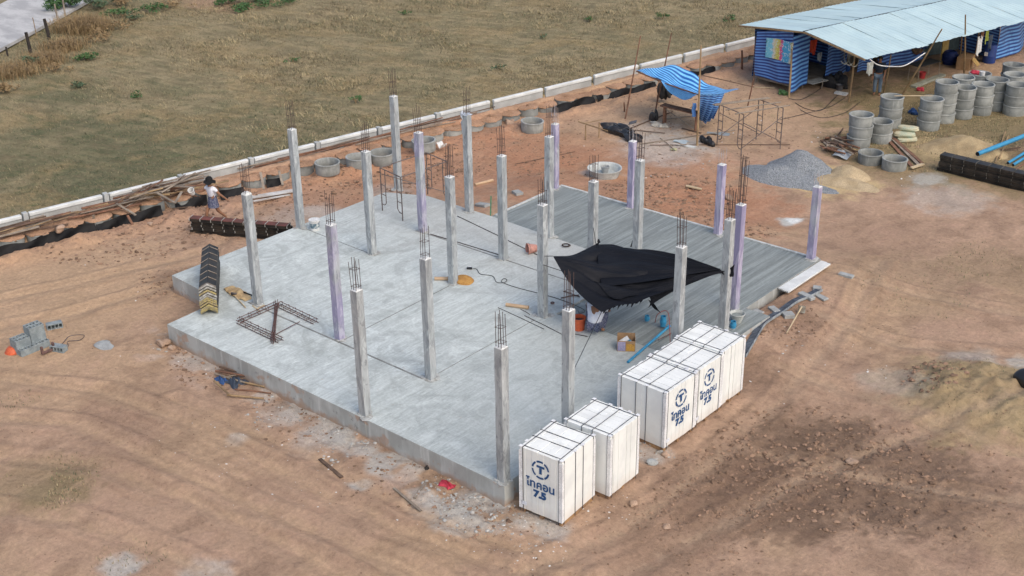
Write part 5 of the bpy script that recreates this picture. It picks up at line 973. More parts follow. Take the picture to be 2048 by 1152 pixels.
for side in (0, 1):
    wa_, wb_, za, zb = (-.05, WR, ZE, ZR+.035) if side == 0 else (WR-.02, WF, ZR, ZE-.02)
    l0 = -.1
    for k in range(22):
        L = .76; dw = r.uniform(-.05, .05) if side == 0 else 0; dl = r.uniform(-.01, .01); z_ = r.uniform(0, .008)+(k % 2)*.004
        def fn(u, v): 
            x_ = u*L; rib = .007*math.cos(2*PI*x_/.253)
            return sh(l0+k*.75+x_+dl, (wa_+dw)+(wb_-wa_-dw)*v, za+(zb-za)*v+rib+z_+.012*math.sin(k*1.3+v*4))-so
        q = MB(); q.sheet(fn, 24, 4, th=.004); q.build('roof_sheet', ZINC, shed, smooth=40)
q = MB()
for w_, z in ((.3, ZE-.03), (WR, ZR-.05), (WF-.4, ZE-.04)): q.bar(sh(-.1, w_, z)-so, sh(16.5, w_, z)-so, .06, .05)
q.build('purlin', BAMB, shed)
q = MB(); q.bar(sh(-.1, WR+.06, ZR+.012)-so, sh(16.5, WR+.06, ZR+.012)-so, .10, .03); q.build('ridge_shadow_strip', mat('ridge_shadow_tone', (.06, .08, .09), .8), shed)  # dark strip stands in for the shadow line under the overlapping sheets
q = MB(); q.bar(sh(-.15, 0, ZE-.02)-so, sh(-.12, WR, ZR-.02)-so, .05, .06); q.bar(sh(-.12, WR, ZR-.02)-so, sh(-.15, WF, ZE-.05)-so, .05, .06); q.build('gable_rafter', BAMB, shed)
# gable wall, door flap, front sheets, back wall
def vpanel(a, c, z0, z1a, z1b, m_, nm='sheet_wall', wav=.05, n_=18, par=None, belly=.0, low=None):
    a = Vector(a); c = Vector(c); nn = (c-a).cross(Vector((0, 0, 1))).normalized(); q = MB()
    def fn(u, v):
        z0_ = z0 if low is None else z0+(low-z0)*u; zt_ = z1a+(z1b-z1a)*u
        p = a.lerp(c, u); return Vector((p.x, p.y, z0_+(zt_-z0_)*v+wav*.5*math.sin(u*7)*(1-v)))+nn*(wav*math.sin(u*11+v*3)*(.4+.6*math.sin(v*PI))+belly*math.sin(PI*u)*(1-v)*1.0)-so
    q.sheet(fn, n_, 14, th=.006); return q.build(nm, m_, shed if par is None else par, smooth=70)
gA, gB = sh(.08, WF-.95, 0), sh(.05, WR-.15, 0)
gA = at(1508, 150, -.16); gB = at(1579, 170, -.18)
vpanel(gA, gB, -.17, ZE-.07, ZR-.10, TARPS, wav=.04)
fB = at(1613, 167, -.25); fA = at(1581, 186, -.38); q = MB()
def fl(u, v):
    bt = fA.lerp(fB, u); tp = Vector((gB.x, gB.y, ZR-.35)).lerp(Vector((fB.x, fB.y, ZR-.22)), u**.6); p = bt.lerp(tp, v); return p+Vector((.05, -.05, 0))*math.sin(u*7+v*3)*(1-v)-so
q.sheet(fl, 14, 14, th=.006); q.build('door_flap', TARPC, shed, smooth=70)
f1, f2 = at(1649, 159, -.25), at(1692, 144, -.25); vpanel(f1, f2, -.25, ZR-.25, ZR-.35, TARPS, wav=.05)
vpanel(sh(.3, WF-.6, 0), sh(16.4, WF-.6, 0), -.4, ZE-.15, ZE-.15, TARPS, 'back_sheet', n_=50)
pz = f2+SW*.2; vpanel((pz.x, pz.y, 0), tuple(pz+SW*2.6), -.3, ZR-.25, ZE-.1, TARPS, 'partition_sheet')
c1, c2 = at(1742, 118, .2), at(1712, 128, -.1); vpanel(at(1714, 145, .1), at(1744, 136, .1), .1, ZR-.3, ZR-.4, TARPS, 'partition_sheet'); 
s1_ = sh(5.0, WR+.2, 0); vpanel(s1_, sh(8.2, WR+.2, 0), -.3, ZR-.2, ZR-.2, TARPS, 'partition_sheet')
s1_ = sh(8.2, WR+.5, 0); vpanel(s1_, sh(11.2, WR+.5, 0), -.35, ZR-.2, ZR-.2, mat('grey_sheet', (.10, .14, .15), .8), 'partition_sheet')
rA, rB = at(1990, 118, -.40), at(2047, 94, -.45); vpanel(rA, rB, -.42, ZE-.10, ZE-.14, TARPC, 'end_sheet', wav=.06, belly=.25); rC = rA+SW*2.0; vpanel(rA, rC, -.4, ZE-.10, ZR-.2, TARPS, 'end_sheet', wav=.04)
q = MB(); pf = [gB+Vector((.1, .1, 0)), f2, f2+SW*2.2, gA+Vector((.1, .1, 0))]; q.prism([((p-so).x, (p-so).y) for p in pf], -.30-so.z, -.22-so.z); q.build('raised_floor', GREYW, shed)
q = MB(); a = at(1617, 166, -.2); c = at(1648, 158, -.2); q.bar(a-so, c-so, .5, .03); q.build('door_step', mat('pale_board', (.45, .44, .40), .9), shed)
for k, (x0, y0, x1, y1, h_, r_, m_) in enumerate(((1578, 195, 1586, 60, 2.70, .045, BAMB), (1507, 170, 1512, 52, 2.35, .035, DARKW), (1536, 152, 1530, 145, .3, .03, GREYW), (1548, 158, 1546, 150, .3, .03, GREYW), (1604, 178, 1604, 168, .3, .03, GREYW), (1643, 176, 1645, 160, .4, .03, GREYW), (1697, 204, 1710, 106, 2.30, .045, BAMB), (1767, 186, 1782, 110, 2.2, .032, BAMB), (1918, 119, 1924, 72, 2.2, .035, BAMB), (1949, 113, 1958, 66, 2.2, .035, BAMB))):
    a = on(x0, y0); c = at(x1, y1, a.z+h_); q = MB(); q.tube([a-so-Vector((0, 0, .05)), (a+c)/2-so+Vector((.02, .01, 0)), c-so], [r_, r_*.95, r_*.8], 6); q.build('post', m_, shed)
pole(1928, 158, 1931, 30, 3.4, .045, 'tall upright bamboo pole in front of the shed eave, above the ring stacks', BAMB)
pole(1803, 190, 1884, 58, 3.2, .042, 'long bamboo pole leaning against the shed eave', BAMB)
pole(1516, 163, 1524, 110, 1.0, .03, 'short bamboo pole leaning on the striped gable wall', BAMB)
pts = [at(1740, 119, ZE), at(1757, 130, 1.5), at(1785, 133, 1.4), at(1812, 130, 1.45), at(1850, 106, 1.7)]; tag(rope('white_cable', pts, .022, WHITEP), 'thick white cable sagging from the shed eave to the leaning pole', 'cable')
p0 = at(1575, 80, 1.6); 
# printed vinyl sheets hung on the gable: plain coloured patches only
mt, n, l, b = nodes('printed_vinyl'); uv = n.new('ShaderNodeTexCoord').outputs['UV']; s = n.new('ShaderNodeSeparateXYZ'); l.new(uv, s.inputs[0]); nz = noise(n, l, 4.5, 4, vec=uv, dist=1.5); nz2 = noise(n, l, 7, 3, vec=uv, stretch=(1.3, 1, 1), dist=2)
ux_ = mth(n, l, 'ADD', s.outputs[0], mth(n, l, 'MULTIPLY', mth(n, l, 'SUBTRACT', nz, .5), .28)); c = mixc(n, l, ramp(n, l, ux_, .22, .30), (.16, .50, .66), (.56, .52, .46)); c = mixc(n, l, ramp(n, l, ux_, .30, .40), c, (.50, .46, .10)); c = mixc(n, l, ramp(n, l, ux_, .47, .53), c, (.58, .06, .22)); c = mixc(n, l, ramp(n, l, ux_, .58, .63), c, (.05, .33, .58)); c = mixc(n, l, ramp(n, l, ux_, .86, .92), c, (.50, .42, .24)); c = mixc(n, l, ramp(n, l, nz2, .57, .61), c, (.55, .66, .68)); c = mixc(n, l, ramp(n, l, nz2, .37, .34), c, (.05, .20, .10)); l.new(c, b.inputs['Base Color']); b.inputs['Roughness'].default_value = .5
nn = (gB-gA).cross(Vector((0, 0, 1))).normalized()*.055; q = MB(); q.sheet(lambda u, v: Vector((*(gA.lerp(gB, .30+.74*u)).xy, .78+.85*v+.03*math.sin(u*5)+.1*u*v))+nn*(1+.3*math.sin(u*8)), 20, 8, th=.005); o = q.build('vinyl_banner', mt, smooth=60); tag(o, 'colourful printed vinyl banner hung on the striped gable wall of the shed', 'banner')
# things kept under the roof
def hangcloth(px, py, z, w_, h_, m_, lab, seed, nm='hanging_cloth', cat='clothes'):
    p = at(px, py, z); q = MB(); q.sheet(lambda u, v: SL*((u-.5)*w_*(1-.25*v+.1*math.sin(seed+v*4)))+SW*(.05*math.sin(u*9+seed)*(.3+v))+Vector((0, 0, -h_*v*(1-.15*math.sin(u*5+seed)))), 12, 10, th=.006); return tag(q.build(nm, m_, loc=tuple(p), smooth=70), lab, cat)
hangcloth(1627, 80, 1.5, .42, .62, mat('bright_red', (.50, .06, .03), .7), 'bright red cloth hanging inside the shed doorway', 1); hangcloth(1741, 124, 1.6, .34, .52, mat('off_white_cloth', (.50, .52, .48), .9), 'off white cloth hanging at the near corner of the shed roof', 2)
hangcloth(1961, 72, 1.5, .34, .8, WHITEP, 'white shirt hanging under the far end of the shed roof', 3); hangcloth(1975, 62, 1.6, .28, .5, mat('lime_cloth', (.40, .46, .10), .9), 'lime green vest hanging under the far end of the shed roof', 4); hangcloth(1966, 60, 1.75, .3, .32, mat('brown_cloth', (.28, .14, .08), .9), 'brown cloth hanging above the white shirt in the shed', 5); hangcloth(1983, 70, 1.4, .3, .7, NAVY, 'dark clothes hanging beside the lime green vest', 6); hangcloth(1640, 105, .9, .25, .4, mat('pale_cloth', (.30, .34, .38), .9), 'pale grey cloth hanging in the shed doorway', 7)
def bxthing(px, py, z, sz_, rz, m_, nm, lab, cat, rot=None):
    p = at(px, py, z) if z is not None else on(px, py); t = thing(nm, lab, cat, tuple(p), rz); return t
a = on(1846, 158); t = thing('outdoor_table', 'dark topped table with thin legs under the shed roof', 'table', tuple(a), saz); q = MB(); q.box((0, 0, .74), (1.5, .62, .035)); q.build('table_top', mat('dark_top', (.035, .037, .04), .5), t, bevel=.01)
for sx in (-.7, .7):
    for sy in (-.27, .27): q = MB(); q.tube([(sx, sy, 0), (sx*.97, sy, .72)], .018, 6); q.build('leg', GREYW, t)
pail(on(1844, 156), .12, .15, .28, mat('red_plastic', (.45, .05, .05), .5), 'red bucket standing under the dark topped table', z if False else 'bucket')
heap(1838, 128, .35, .25, .25, BLUEC, 'blue bundle lying on the dark topped table', 41, 'bundle', 'bundle', .80, 4, .3); heap(1822, 134, .6, .2, .18, mat('kitchen_clutter', (.22, .13, .08), .9, (.10, .08, .06), 9), 'brown kitchen odds and ends at the end of the dark topped table', 42, 'kitchen_ware', 'kitchenware', .75, 5)
stick(on(1826, 176), on(1886, 152), .11, mat('pale_green_board', (.33, .34, .28), .9), 'wide pale board lying on the ground in front of the dark topped table', None, 'board', 'board', .06, True)
p = on(1929, 136); t = thing('cardboard_box', 'large open tan cardboard carton lying under the shed roof', 'box', tuple(p), saz+.4); q = MB(); q.box((0, 0, .28), (.85, .6, .56)); q.build('carton', CARDB, t, bevel=.01); q = MB(); q.box((.55, -.1, .50), (.40, .6, .02), rot=Euler((0, .5, 0)).to_matrix()); q.build('flap', CARDB, t); q = MB(); q.box((-.2, -.5, .40), (.45, .42, .02), rot=Euler((.8, 0, 0)).to_matrix()); q.build('flap', mat('tan_card', (.46, .31, .12), .9), t)
p = on(1898, 128); t = thing('water_jar', 'squat dark blue water jar standing by the yellow board in the shed', 'jar', tuple(p)); q = MB(); q.lathe([(.0, .0), (.26, .0), (.36, .2), (.37, .42), (.28, .58), (.22, .62), (.22, .60), (.0, .56)], n=22); q.build('body', mat('navy_plastic', (.018, .035, .14), .4), t, smooth=40); q = MB()
for z in (.2, .32, .44): q.lathe([(.365, z-.02), (.385, z), (.365, z+.02)], n=22)
q.build('hoops', mat('navy_plastic', (.018, .035, .14), .4), t, smooth=True)
p = on(1886, 127); q = MB(); q.box((0, 0, .55), (.45, .05, 1.1), rz=saz, rot=None); tag(q.build('yellow_board', mat('yellow_board', (.46, .33, .12), .85, (.38, .26, .09), 5), loc=tuple(p), bevel=.01), 'yellow board standing on edge behind the dark blue jar', 'board')
p = on(1977, 125); t = thing('blue_drum', 'dark blue plastic drum standing beside the striped end sheet of the shed', 'drum', tuple(p)); q = MB(); q.lathe([(0, 0), (.27, .0), (.29, .05), (.29, .34), (.30, .36), (.29, .38), (.29, .8), (.27, .86), (.0, .86)], n=22); q.build('body', mat('drum_blue', (.025, .06, .24), .45), t, smooth=40); q = MB(); q.box((-.06, -.285, .45), (.16, .02, .18)); q.build('label', WHITEP, t)
heap(1672, 172, .9, .6, .45, BLKCL, 'dark cooking pots and bundles piled beside the shed door', 43, 'pot_pile', 'pots', 0, 7, .25); heap(1687, 146, .4, .3, .3, mat('mauve_cloth', (.26, .14, .34), .9), 'mauve cloth bundle on the pile by the shed door', 44, 'cloth_bundle', 'bundle', .25, 3, .3); heap(1698, 148, .3, .25, .26, mat('blue_crate', (.04, .13, .42), .5), 'bright blue crate beside the mauve bundle', 45, 'crate', 'crate', .2, 2, .08)
pail(on(1679, 180), .13, .16, .24, STEEL, 'grey metal pot on the soil in front of the shed door', 'cooking_pot', 'pot'); heap(1565, 188, .35, .25, .15, mat('green_leaves', (.08, .17, .06), .8), 'small bunch of green leaves lying by the shed corner post', 46, 'leaf_bunch', 'leaves'); stick(on(1670, 186), on(1694, 190), .12, WHITEP, 'small pale tray on the soil in front of the shed', None, 'tray', 'tray', .02, True)
for k, pts_ in enumerate((((1577, 198), (1600, 200), (1622, 190), (1640, 178), (1648, 166)), ((1590, 206), (1612, 218), (1640, 222), (1660, 206), (1676, 190)), ((1600, 220), (1625, 232), (1650, 236), (1690, 226), (1720, 205)), ((1560, 240), (1610, 228), (1660, 214), (1690, 196)))):
    tag(rope('loose_cable', [on(x, y)+Vector((0, 0, .015)) for x, y in pts_], .012, BLKPL), ('thin dark cable running from the corner post to the shed door', 'thin dark cable looping on the soil in front of the shed, upper one', 'thin dark cable looping on the soil in front of the shed, lower one', 'thin dark cable stretched from the scaffold table to the shed')[k], 'cable')
pts = [at(1710+math.cos(a)*8, 118+math.sin(a)*16, 1.5) for a in np.linspace(0, 15, 30)]; tag(rope('hose_coil', [p+SW*.02*i for i, p in enumerate(pts)], .018, mat('grey_hose', (.30, .29, .24), .6), k=2), 'coil of grey hose hung on a shed post', 'hose')
p = STACKTOP[8]; heap(0, 0, .3, .2, .12, REDC, 'red odds and ends lying on the back ring stack', 47, 'red_rag', 'cloth').location = (p.x-.12, p.y-.1, p.z-.02); q = MB(); q.lathe([(0, 0), (.09, 0), (.10, .12), (.11, .2), (0, .2)], n=14); tag(q.build('white_tub', WHITEP, loc=(p.x+.15, p.y-.1, p.z-.1)), 'white tub standing in the back ring stack', 'tub')
stick(STACKTOP[2]+Vector((.1, 0, .03)), STACKTOP[3]+Vector((-.1, .2, .03)), .02, PALEW, 'thin pale rod laid across two ring stacks', None, 'pale_rod', 'rod', 0.0)
heap(1829, 228, .3, .22, .2, BLUEC, 'small blue cloth on the grass between two ring stacks', 48, 'blue_cloth', 'cloth'); heap(1841, 182, .22, .16, .12, REDC, 'small red cloth on the soil behind the front ring stacks', 49, 'red_cloth', 'cloth')
p = at(2040, 6, 1.9); q = MB(); q.sheet(lambda u, v: SL*(u*3.0)+SW*(v*2.5-.2)+Vector((0, 0, .25*v+.1*math.sin(u*9+v*4))), 14, 10, th=.006); tag(q.build('striped_sheet', TARPC, loc=tuple(p), smooth=70), 'blue striped sheet in the far right corner beyond the shed roof', 'sheet')

# ---------------------------------------------------------------- timber and poles along the wall, black lining
r = rng(31); Y0 = at(0, 470, -.3).y; Y1 = at(410, 392, -.3).y
for k in range(78):
    y = r.uniform(Y0-1.5, Y1+.2); d = r.uniform(.30, RD+.30); L = r.uniform(.8, 3.2); ang = r.gauss(0, .10) if k < 58 else r.uniform(-.9, .9)
    if k >= 58: y = r.uniform(Y0+4.0, Y1); L = r.uniform(.6, 1.6)
    u = Matrix.Rotation(ang, 3, 'Z') @ WT; pk = math.exp(-((y-Y0-5.8)/2.2)**2); z = -.36+.24*min(1, d/RD)+r.uniform(0, .14)+pk*r.uniform(0, .26)
    a = wallpt(y, d, z)-u*L/2; c = a+u*L+Vector((0, 0, r.uniform(-.08, .08) if k < 58 else r.uniform(-.25, .3)))
    stick(a, c, r.uniform(.018, .045), r.choice((GREYW, GREYW, BAMB, DARKW, REDW)), 'weathered stick in the scrap timber pile along the wall', 'scrap timber along the wall', 'timber_scrap', 'timber', 0, r.random() < .35)
for k in range(30):
    y = r.uniform(at(500, 335, -.2).y, at(690, 285, -.2).y) if k < 12 else r.uniform(at(760, 275, -.2).y, at(930, 228, -.2).y); L = r.uniform(1.6, 4.2); u = Matrix.Rotation(r.gauss(0, .07), 3, 'Z') @ WT; d = r.uniform(.22, RD-.1); a = wallpt(y, d, -.33+.22*d/RD+r.uniform(0, .12))-u*L/2
    stick(a, a+u*L+Vector((0, 0, r.uniform(-.06, .06))), r.uniform(.016, .03), r.choice((REDW, REDW, DARKW, GREYW)), 'long brown pole lying on the bank behind the sunken rings', 'poles lying on the bank', 'brown_pole', 'pole', 0)
for k, (x0, y0, x1, y1, z0, z1, m_, lab) in enumerate(((300, 372, 390, 376, .10, .16, GREYW, 'long grey board sticking out of the scrap timber towards the walking woman'), (310, 385, 352, 408, .12, -.05, GREYW, 'wide grey board sloping down from the scrap timber pile'), (350, 408, 364, 385, -.05, .12, GREYW, 'short grey board propped at the right end of the scrap timber'), (187, 432, 190, 452, -.1, -.5, GREYW, 'short grey post at the front of the scrap timber by the black lining'), (232, 408, 272, 432, 0, -.3, GREYW, 'grey stick leaning down over the black lining'), (255, 432, 266, 452, -.2, -.5, REDW, 'short red brown stick leaning on the soil below the black lining'), (322, 396, 342, 417, 0, -.4, GREYW, 'grey stick leaning from the scrap timber onto the soil'), (521, 346, 528, 380, -.1, -.5, GREYW, 'thin stick leaning on a sunken ring behind the leftmost column'), (558, 343, 566, 372, -.1, -.45, GREYW, 'thin stick leaning on a sunken ring left of the open ring'), (570, 388, 588, 380, -.5, -.5, PALEW, 'short pale plank on the soil by the back left column'), (610, 368, 632, 364, -.5, -.5, PALEW, 'short pale plank next to the open concrete ring'), (345, 419, 385, 415, -.5, -.5, DARKW, 'dark stick lying on the soil in front of the scrap timber'))):
    stick(at(x0, y0, z0), at(x1, y1, z1), .035, m_, lab, None, 'grey_board', 'board', .03, True)
for k, (x0, y0, x1, y1, w_, lab) in enumerate(((503, 396, 596, 381, .28, 'white painted board lying on the soil behind the leftmost column, upper one'), (507, 404, 580, 391, .10, 'narrow white board lying below the wider one behind the leftmost column'))):
    q = MB(); q.bar(on(x0, y0)+Vector((0, 0, .03)), on(x1, y1)+Vector((0, 0, .03)), w_, .03); tag(q.build('white_board', mat('white_board', (.56, .56, .54), .85, (.42, .38, .34), 2)), lab, 'board')
p = on(876, 300); q = MB(); q.sheet(lambda u, v: Vector((u*.35, (v-.5)*.3, .25+.1*math.sin(u*7))), 6, 5, th=.006); tag(q.build('white_scrap', WHITEP, loc=tuple(p)), 'white plastic scrap caught at the open ring behind the lilac column', 'scrap')
LIN = mat('black_lining', (.006, .006, .007), .6, (.012, .012, .013), 4, spec=.2)
def lining(x0, y0, x1, y1, lab, seed, hi=-.27):
    ya, yb = at(x0, y0, -.4).y, at(x1, y1, -.4).y; rr_ = rng(seed); ph = [rr_.uniform(0, 6) for _ in range(5)]; L = yb-ya
    def fn(u, v):
        y = ya+L*u; sc_ = abs(math.sin((y+3.0-.4775+.955/2)/.955*PI)); top = hi-.02+.05*math.sin(y*1.7+ph[0])*math.sin(y*.83+ph[4])+.035*math.sin(y*5+ph[1]); bot = -.62+.04*math.sin(y*4+ph[2])
        e = .02 if 0 < u < 1 else 0
        d = RD+.45+.05*sc_*(1-.5*v)+.16*v+.06*math.sin(y*5+ph[3]+v*3)*(.3+v)+.05*math.sin(y*2.1+ph[1]); return wallpt(y, d, top+(bot-top)*v)+Vector((0, 0, .03*math.sin(y*19+v*5)*v))
    q = MB(); q.sheet(fn, max(20, int(L*12)), 8, th=.008); return tag(q.build('black_lining', LIN, smooth=70), lab, 'plastic lining')
lining(-40, 508, 192, 440, 'black plastic lining hanging below the scrap timber, leftmost stretch', 1); lining(194, 440, 318, 404, 'black plastic lining below the scrap timber, middle stretch', 2); lining(345, 398, 412, 384, 'black plastic lining behind the walking woman', 3); lining(440, 378, 485, 366, 'short black lining right of the walking woman', 4, -.3); lining(535, 356, 562, 348, 'short black lining below a sunken ring near the back left column', 5, -.3)
lining(1112, 214, 1186, 192, 'torn black lining below the wall behind the lone open ring', 6); lining(1188, 190, 1300, 158, 'long black lining along the bank left of the blue awning', 7); lining(1365, 148, 1440, 128, 'black lining along the bank behind the blue awning', 8)
for k, (x, y, h_, lab) in enumerate(((1484, 137, .9, 'dark post standing near the wall left of the shed'), (1512, 112, .8, 'second dark post near the wall, touching the shed gable'))): pole(x, y, x, y-h_*40, h_, .06, lab, REDW, 'post', 'wooden_post')

# ---------------------------------------------------------------- people
SKIN = mat('skin', (.28, .145, .085), .6, (.25, .125, .075), 8, fine=.05); HAIR = mat('black_hair', (.012, .010, .010), .5)
def skinned(name, V, E_, rad, m_, parent, root=0, lev=1):
    me = bpy.data.meshes.new(name); me.from_pydata([tuple(v) for v in V], E_, []); o = bpy.data.objects.new(name, me); COL.objects.link(o); o.modifiers.new('skin', 'SKIN')
    if not me.skin_vertices: raise RuntimeError('no skin layer')
    sk = me.skin_vertices[0].data
    for i, q_ in enumerate(rad): sk[i].radius = (q_, q_) if not isinstance(q_, tuple) else q_; sk[i].use_root = (i == root)
    s_ = o.modifiers.new('sub', 'SUBSURF'); s_.levels = s_.render_levels = lev
    bpy.context.view_layer.update(); ev = o.evaluated_get(bpy.context.evaluated_depsgraph_get()); m2 = bpy.data.meshes.new_from_object(ev); bpy.data.objects.remove(o)
    m2.materials.clear(); m2.materials.append(m_); m2.polygons.foreach_set('use_smooth', [True]*len(m2.polygons)); o = bpy.data.objects.new(name, m2); COL.objects.link(o); o.parent = parent; return o
def chain(V, E_, rad, start, pts):
    i = start
    for p, r_ in pts: V.append(Vector(p)); rad.append(r_); E_.append((i, len(V)-1)); i = len(V)-1
    return i
def figure(lab, loc, rz, J, k=1.0):
    """J: joint positions (x = person's right, y = forward, z up)"""
    t = thing('person', lab, 'person', tuple(loc), rz); V, E_, rad = [Vector(J['pelvis'])], [], [.125*k]
    ch = chain(V, E_, rad, 0, [(J['waist'], .115*k), (J['chest'], .135*k)]); nk = chain(V, E_, rad, ch, [(J['neck'], .055*k), (J['jaw'], .062*k), (J['face'], .092*k), (J['crown'], .07*k)])
    fw = (Vector(J['nose'])-Vector(J['face'])).normalized(); chain(V, E_, rad, nk-1, [(Vector(J['face'])+fw*.105*k-Vector((0, 0, .01)), .018*k)])
    for s in ('r', 'l'):
        w_ = chain(V, E_, rad, ch, [(J['sh_'+s], .062*k), (J['el_'+s], .042*k), (J['wr_'+s], .028*k)])
        wr, hd = Vector(J['wr_'+s]), Vector(J['hd_'+s]); d = (hd-wr).normalized(); sd = d.cross(Vector((0, 0, 1))); sd = sd.normalized() if sd.length > .1 else Vector((1, 0, 0))
        pm = chain(V, E_, rad, w_, [(wr+d*.05, .030*k), (wr+d*.085, .032*k)])
        for f_, L in ((-.027, .062), (-.009, .075), (.009, .07), (.027, .055)): chain(V, E_, rad, pm, [(wr+d*.105+sd*f_, .009), (wr+d*(.105+L*.55)+sd*f_*1.1-Vector((0, 0, .008)), .0085), (wr+d*(.105+L)+sd*f_-Vector((0, 0, .022)), .007)])
        chain(V, E_, rad, pm-1, [(wr+d*.06+sd*.038, .011), (wr+d*.095+sd*.058, .009)])
        an = chain(V, E_, rad, 0, [(J['hp_'+s], .095*k), (J['kn_'+s], .062*k), (J['an_'+s], .038*k)]); chain(V, E_, rad, an, [(J['to_'+s], .032*k)])
    skinned('body', V, E_, rad, SKIN, t)
    q = MB(); c = Vector(J['face']).lerp(Vector(J['crown']), .45)-fw*.02; q.lump(c, (.10*k, .108*k, .098*k), 3, 4, .05); q.build('hair', HAIR, t, smooth=True)
    return t
def sleeve_shirt(t, J, m_, k=1.0, long=.55, hem='pelvis', nm='shirt'):
    V, E_, rad = [Vector(J['chest'])], [], [(.172*k, .14*k)]; w_ = chain(V, E_, rad, 0, [(J['waist'], (.155*k, .128*k)), (Vector(J['waist']).lerp(Vector(J[hem]), .6), (.162*k, .135*k))]); chain(V, E_, rad, 0, [(Vector(J['chest']).lerp(Vector(J['neck']), .7), .085*k)])
    for s in ('r', 'l'): chain(V, E_, rad, 0, [(J['sh_'+s], .080*k), (Vector(J['sh_'+s]).lerp(Vector(J['el_'+s]), long), .062*k)])
    return skinned(nm, V, E_, rad, m_, t)
def trousers(t, J, m_, k=1.0, f_=.92, nm='trousers', rr=(.145, .115, .085, .075)):
    V, E_, rad = [Vector(J['pelvis'])+Vector((0, 0, .02))], [], [rr[0]*k]
    for s in ('r', 'l'): chain(V, E_, rad, 0, [(J['hp_'+s], rr[1]*k), (J['kn_'+s], rr[2]*k), (Vector(J['kn_'+s]).lerp(Vector(J['an_'+s]), f_), rr[3]*k)])
    return skinned(nm, V, E_, rad, m_, t)
SHIRT = mat('white_shirt', (.74, .75, .80), .85, (.64, .66, .74), 9, fine=.05); PATT = mat('patterned_navy', (.05, .06, .12), .85, (.17, .18, .24), 26, lo=.45, hi=.55, fine=.1, world=False); JEAN = mat('faded_jeans', (.12, .17, .23), .9, (.17, .22, .27), 7); DSHIRT = mat('dark_shirt', (.028, .04, .06), .85)
# the woman crossing the soil behind the form stack
p = on(431, 446); az = R(-92); J = dict(pelvis=(0, 0, .86), waist=(0, .01, 1.00), chest=(0, .03, 1.20), neck=(0, .05, 1.36), jaw=(0, .07, 1.42), face=(0, .07, 1.49), crown=(0, .05, 1.57), nose=(0, .2, 1.48), sh_r=(.17, .02, 1.28), el_r=(.30, .16, 1.12), wr_r=(.36, .38, 1.16), hd_r=(.37, .5, 1.17), sh_l=(-.17, .02, 1.28), el_l=(-.30, -.10, 1.08), wr_l=(-.38, -.26, .90), hd_l=(-.40, -.34, .82),
         hp_r=(.085, 0, .80), kn_r=(.10, .22, .45), an_r=(.10, .27, .08), to_r=(.11, .42, .03), hp_l=(-.085, 0, .80), kn_l=(-.10, -.10, .44), an_l=(-.11, -.38, .13), to_l=(-.11, -.30, .03))
t = figure('person in black hat and white blouse walking behind the form stack, holding a white tub', p, az-PI/2, J); sleeve_shirt(t, J, SHIRT, .98, .6)
q = MB(); q.lathe([(.135, 1.00), (.165, .90), (.19, .78), (.215, .60), (.20, .605), (.16, .8)], n=22, sq=(1.0, .86)); q.build('skirt', PATT, t, smooth=50)
q = MB(); q.lathe([(.0, 1.675), (.07, 1.67), (.115, 1.62), (.125, 1.54), (.175, 1.505), (.215, 1.48), (.21, 1.472), (.12, 1.515)], n=24, c=(0, .05, 0)); 
for i, v in enumerate(q.v):
    if math.hypot(v[0], v[1]-.05) > .17: q.v[i] = (v[0], v[1], v[2]+.03*math.sin(5*math.atan2(v[1], v[0])))
q.build('hat', mat('black_hat', (.010, .010, .011), .85), t, smooth=50)
hp_ = Matrix.Rotation(az-PI/2, 3, 'Z') @ Vector((.36, .50, 1.12)); tt = pail(p+hp_, .085, .10, .20, WHITEP, 'white tub held out by the walking person', 'white_tub', 'tub', rot=(.5, .3, 0))
# the man crouching under the sheet
p = at(1190, 664, 0); az = R(112); J = dict(pelvis=(0, -.12, .26), waist=(0, -.10, .42), chest=(0, .02, .66), neck=(0, .22, .78), jaw=(0, .28, .82), face=(0, .31, .87), crown=(0, .28, .96), nose=(0, .42, .82), sh_r=(.19, .14, .70), el_r=(.30, .36, .52), wr_r=(.20, .56, .38), hd_r=(.15, .66, .32), sh_l=(-.19, .14, .70), el_l=(-.30, .34, .50), wr_l=(-.14, .56, .36), hd_l=(-.08, .64, .30),
         hp_r=(.11, -.10, .26), kn_r=(.25, .26, .50), an_r=(.19, .0, .08), to_r=(.22, .16, .03), hp_l=(-.11, -.10, .26), kn_l=(-.25, .26, .50), an_l=(-.19, .0, .08), to_l=(-.22, .16, .03))
t = figure('person crouching under the black sheet in a white shirt and dark patterned trousers', p, az-PI/2, J); sleeve_shirt(t, J, SHIRT, 1.34, .75); trousers(t, J, PATT)
# the man standing under the shed roof
p = on(1753, 190); az = R(-70); J = dict(pelvis=(0, 0, .90), waist=(0, .01, 1.06), chest=(0, .02, 1.30), neck=(0, .02, 1.46), jaw=(0, .05, 1.52), face=(0, .05, 1.59), crown=(0, .03, 1.68), nose=(0, .2, 1.58), sh_r=(.19, 0, 1.38), el_r=(.25, .0, 1.08), wr_r=(.23, .10, .84), hd_r=(.23, .14, .74), sh_l=(-.19, 0, 1.38), el_l=(-.25, .0, 1.08), wr_l=(-.23, .10, .84), hd_l=(-.23, .14, .74),
         hp_r=(.10, 0, .86), kn_r=(.11, .03, .47), an_r=(.11, .0, .08), to_r=(.12, .16, .03), hp_l=(-.10, 0, .86), kn_l=(-.11, .03, .47), an_l=(-.11, .0, .08), to_l=(-.12, .16, .03))
t = figure('person in a dark shirt and faded jeans standing under the near shed eave', p, az-PI/2, J); sleeve_shirt(t, J, DSHIRT, 1.08, .9); trousers(t, J, JEAN)
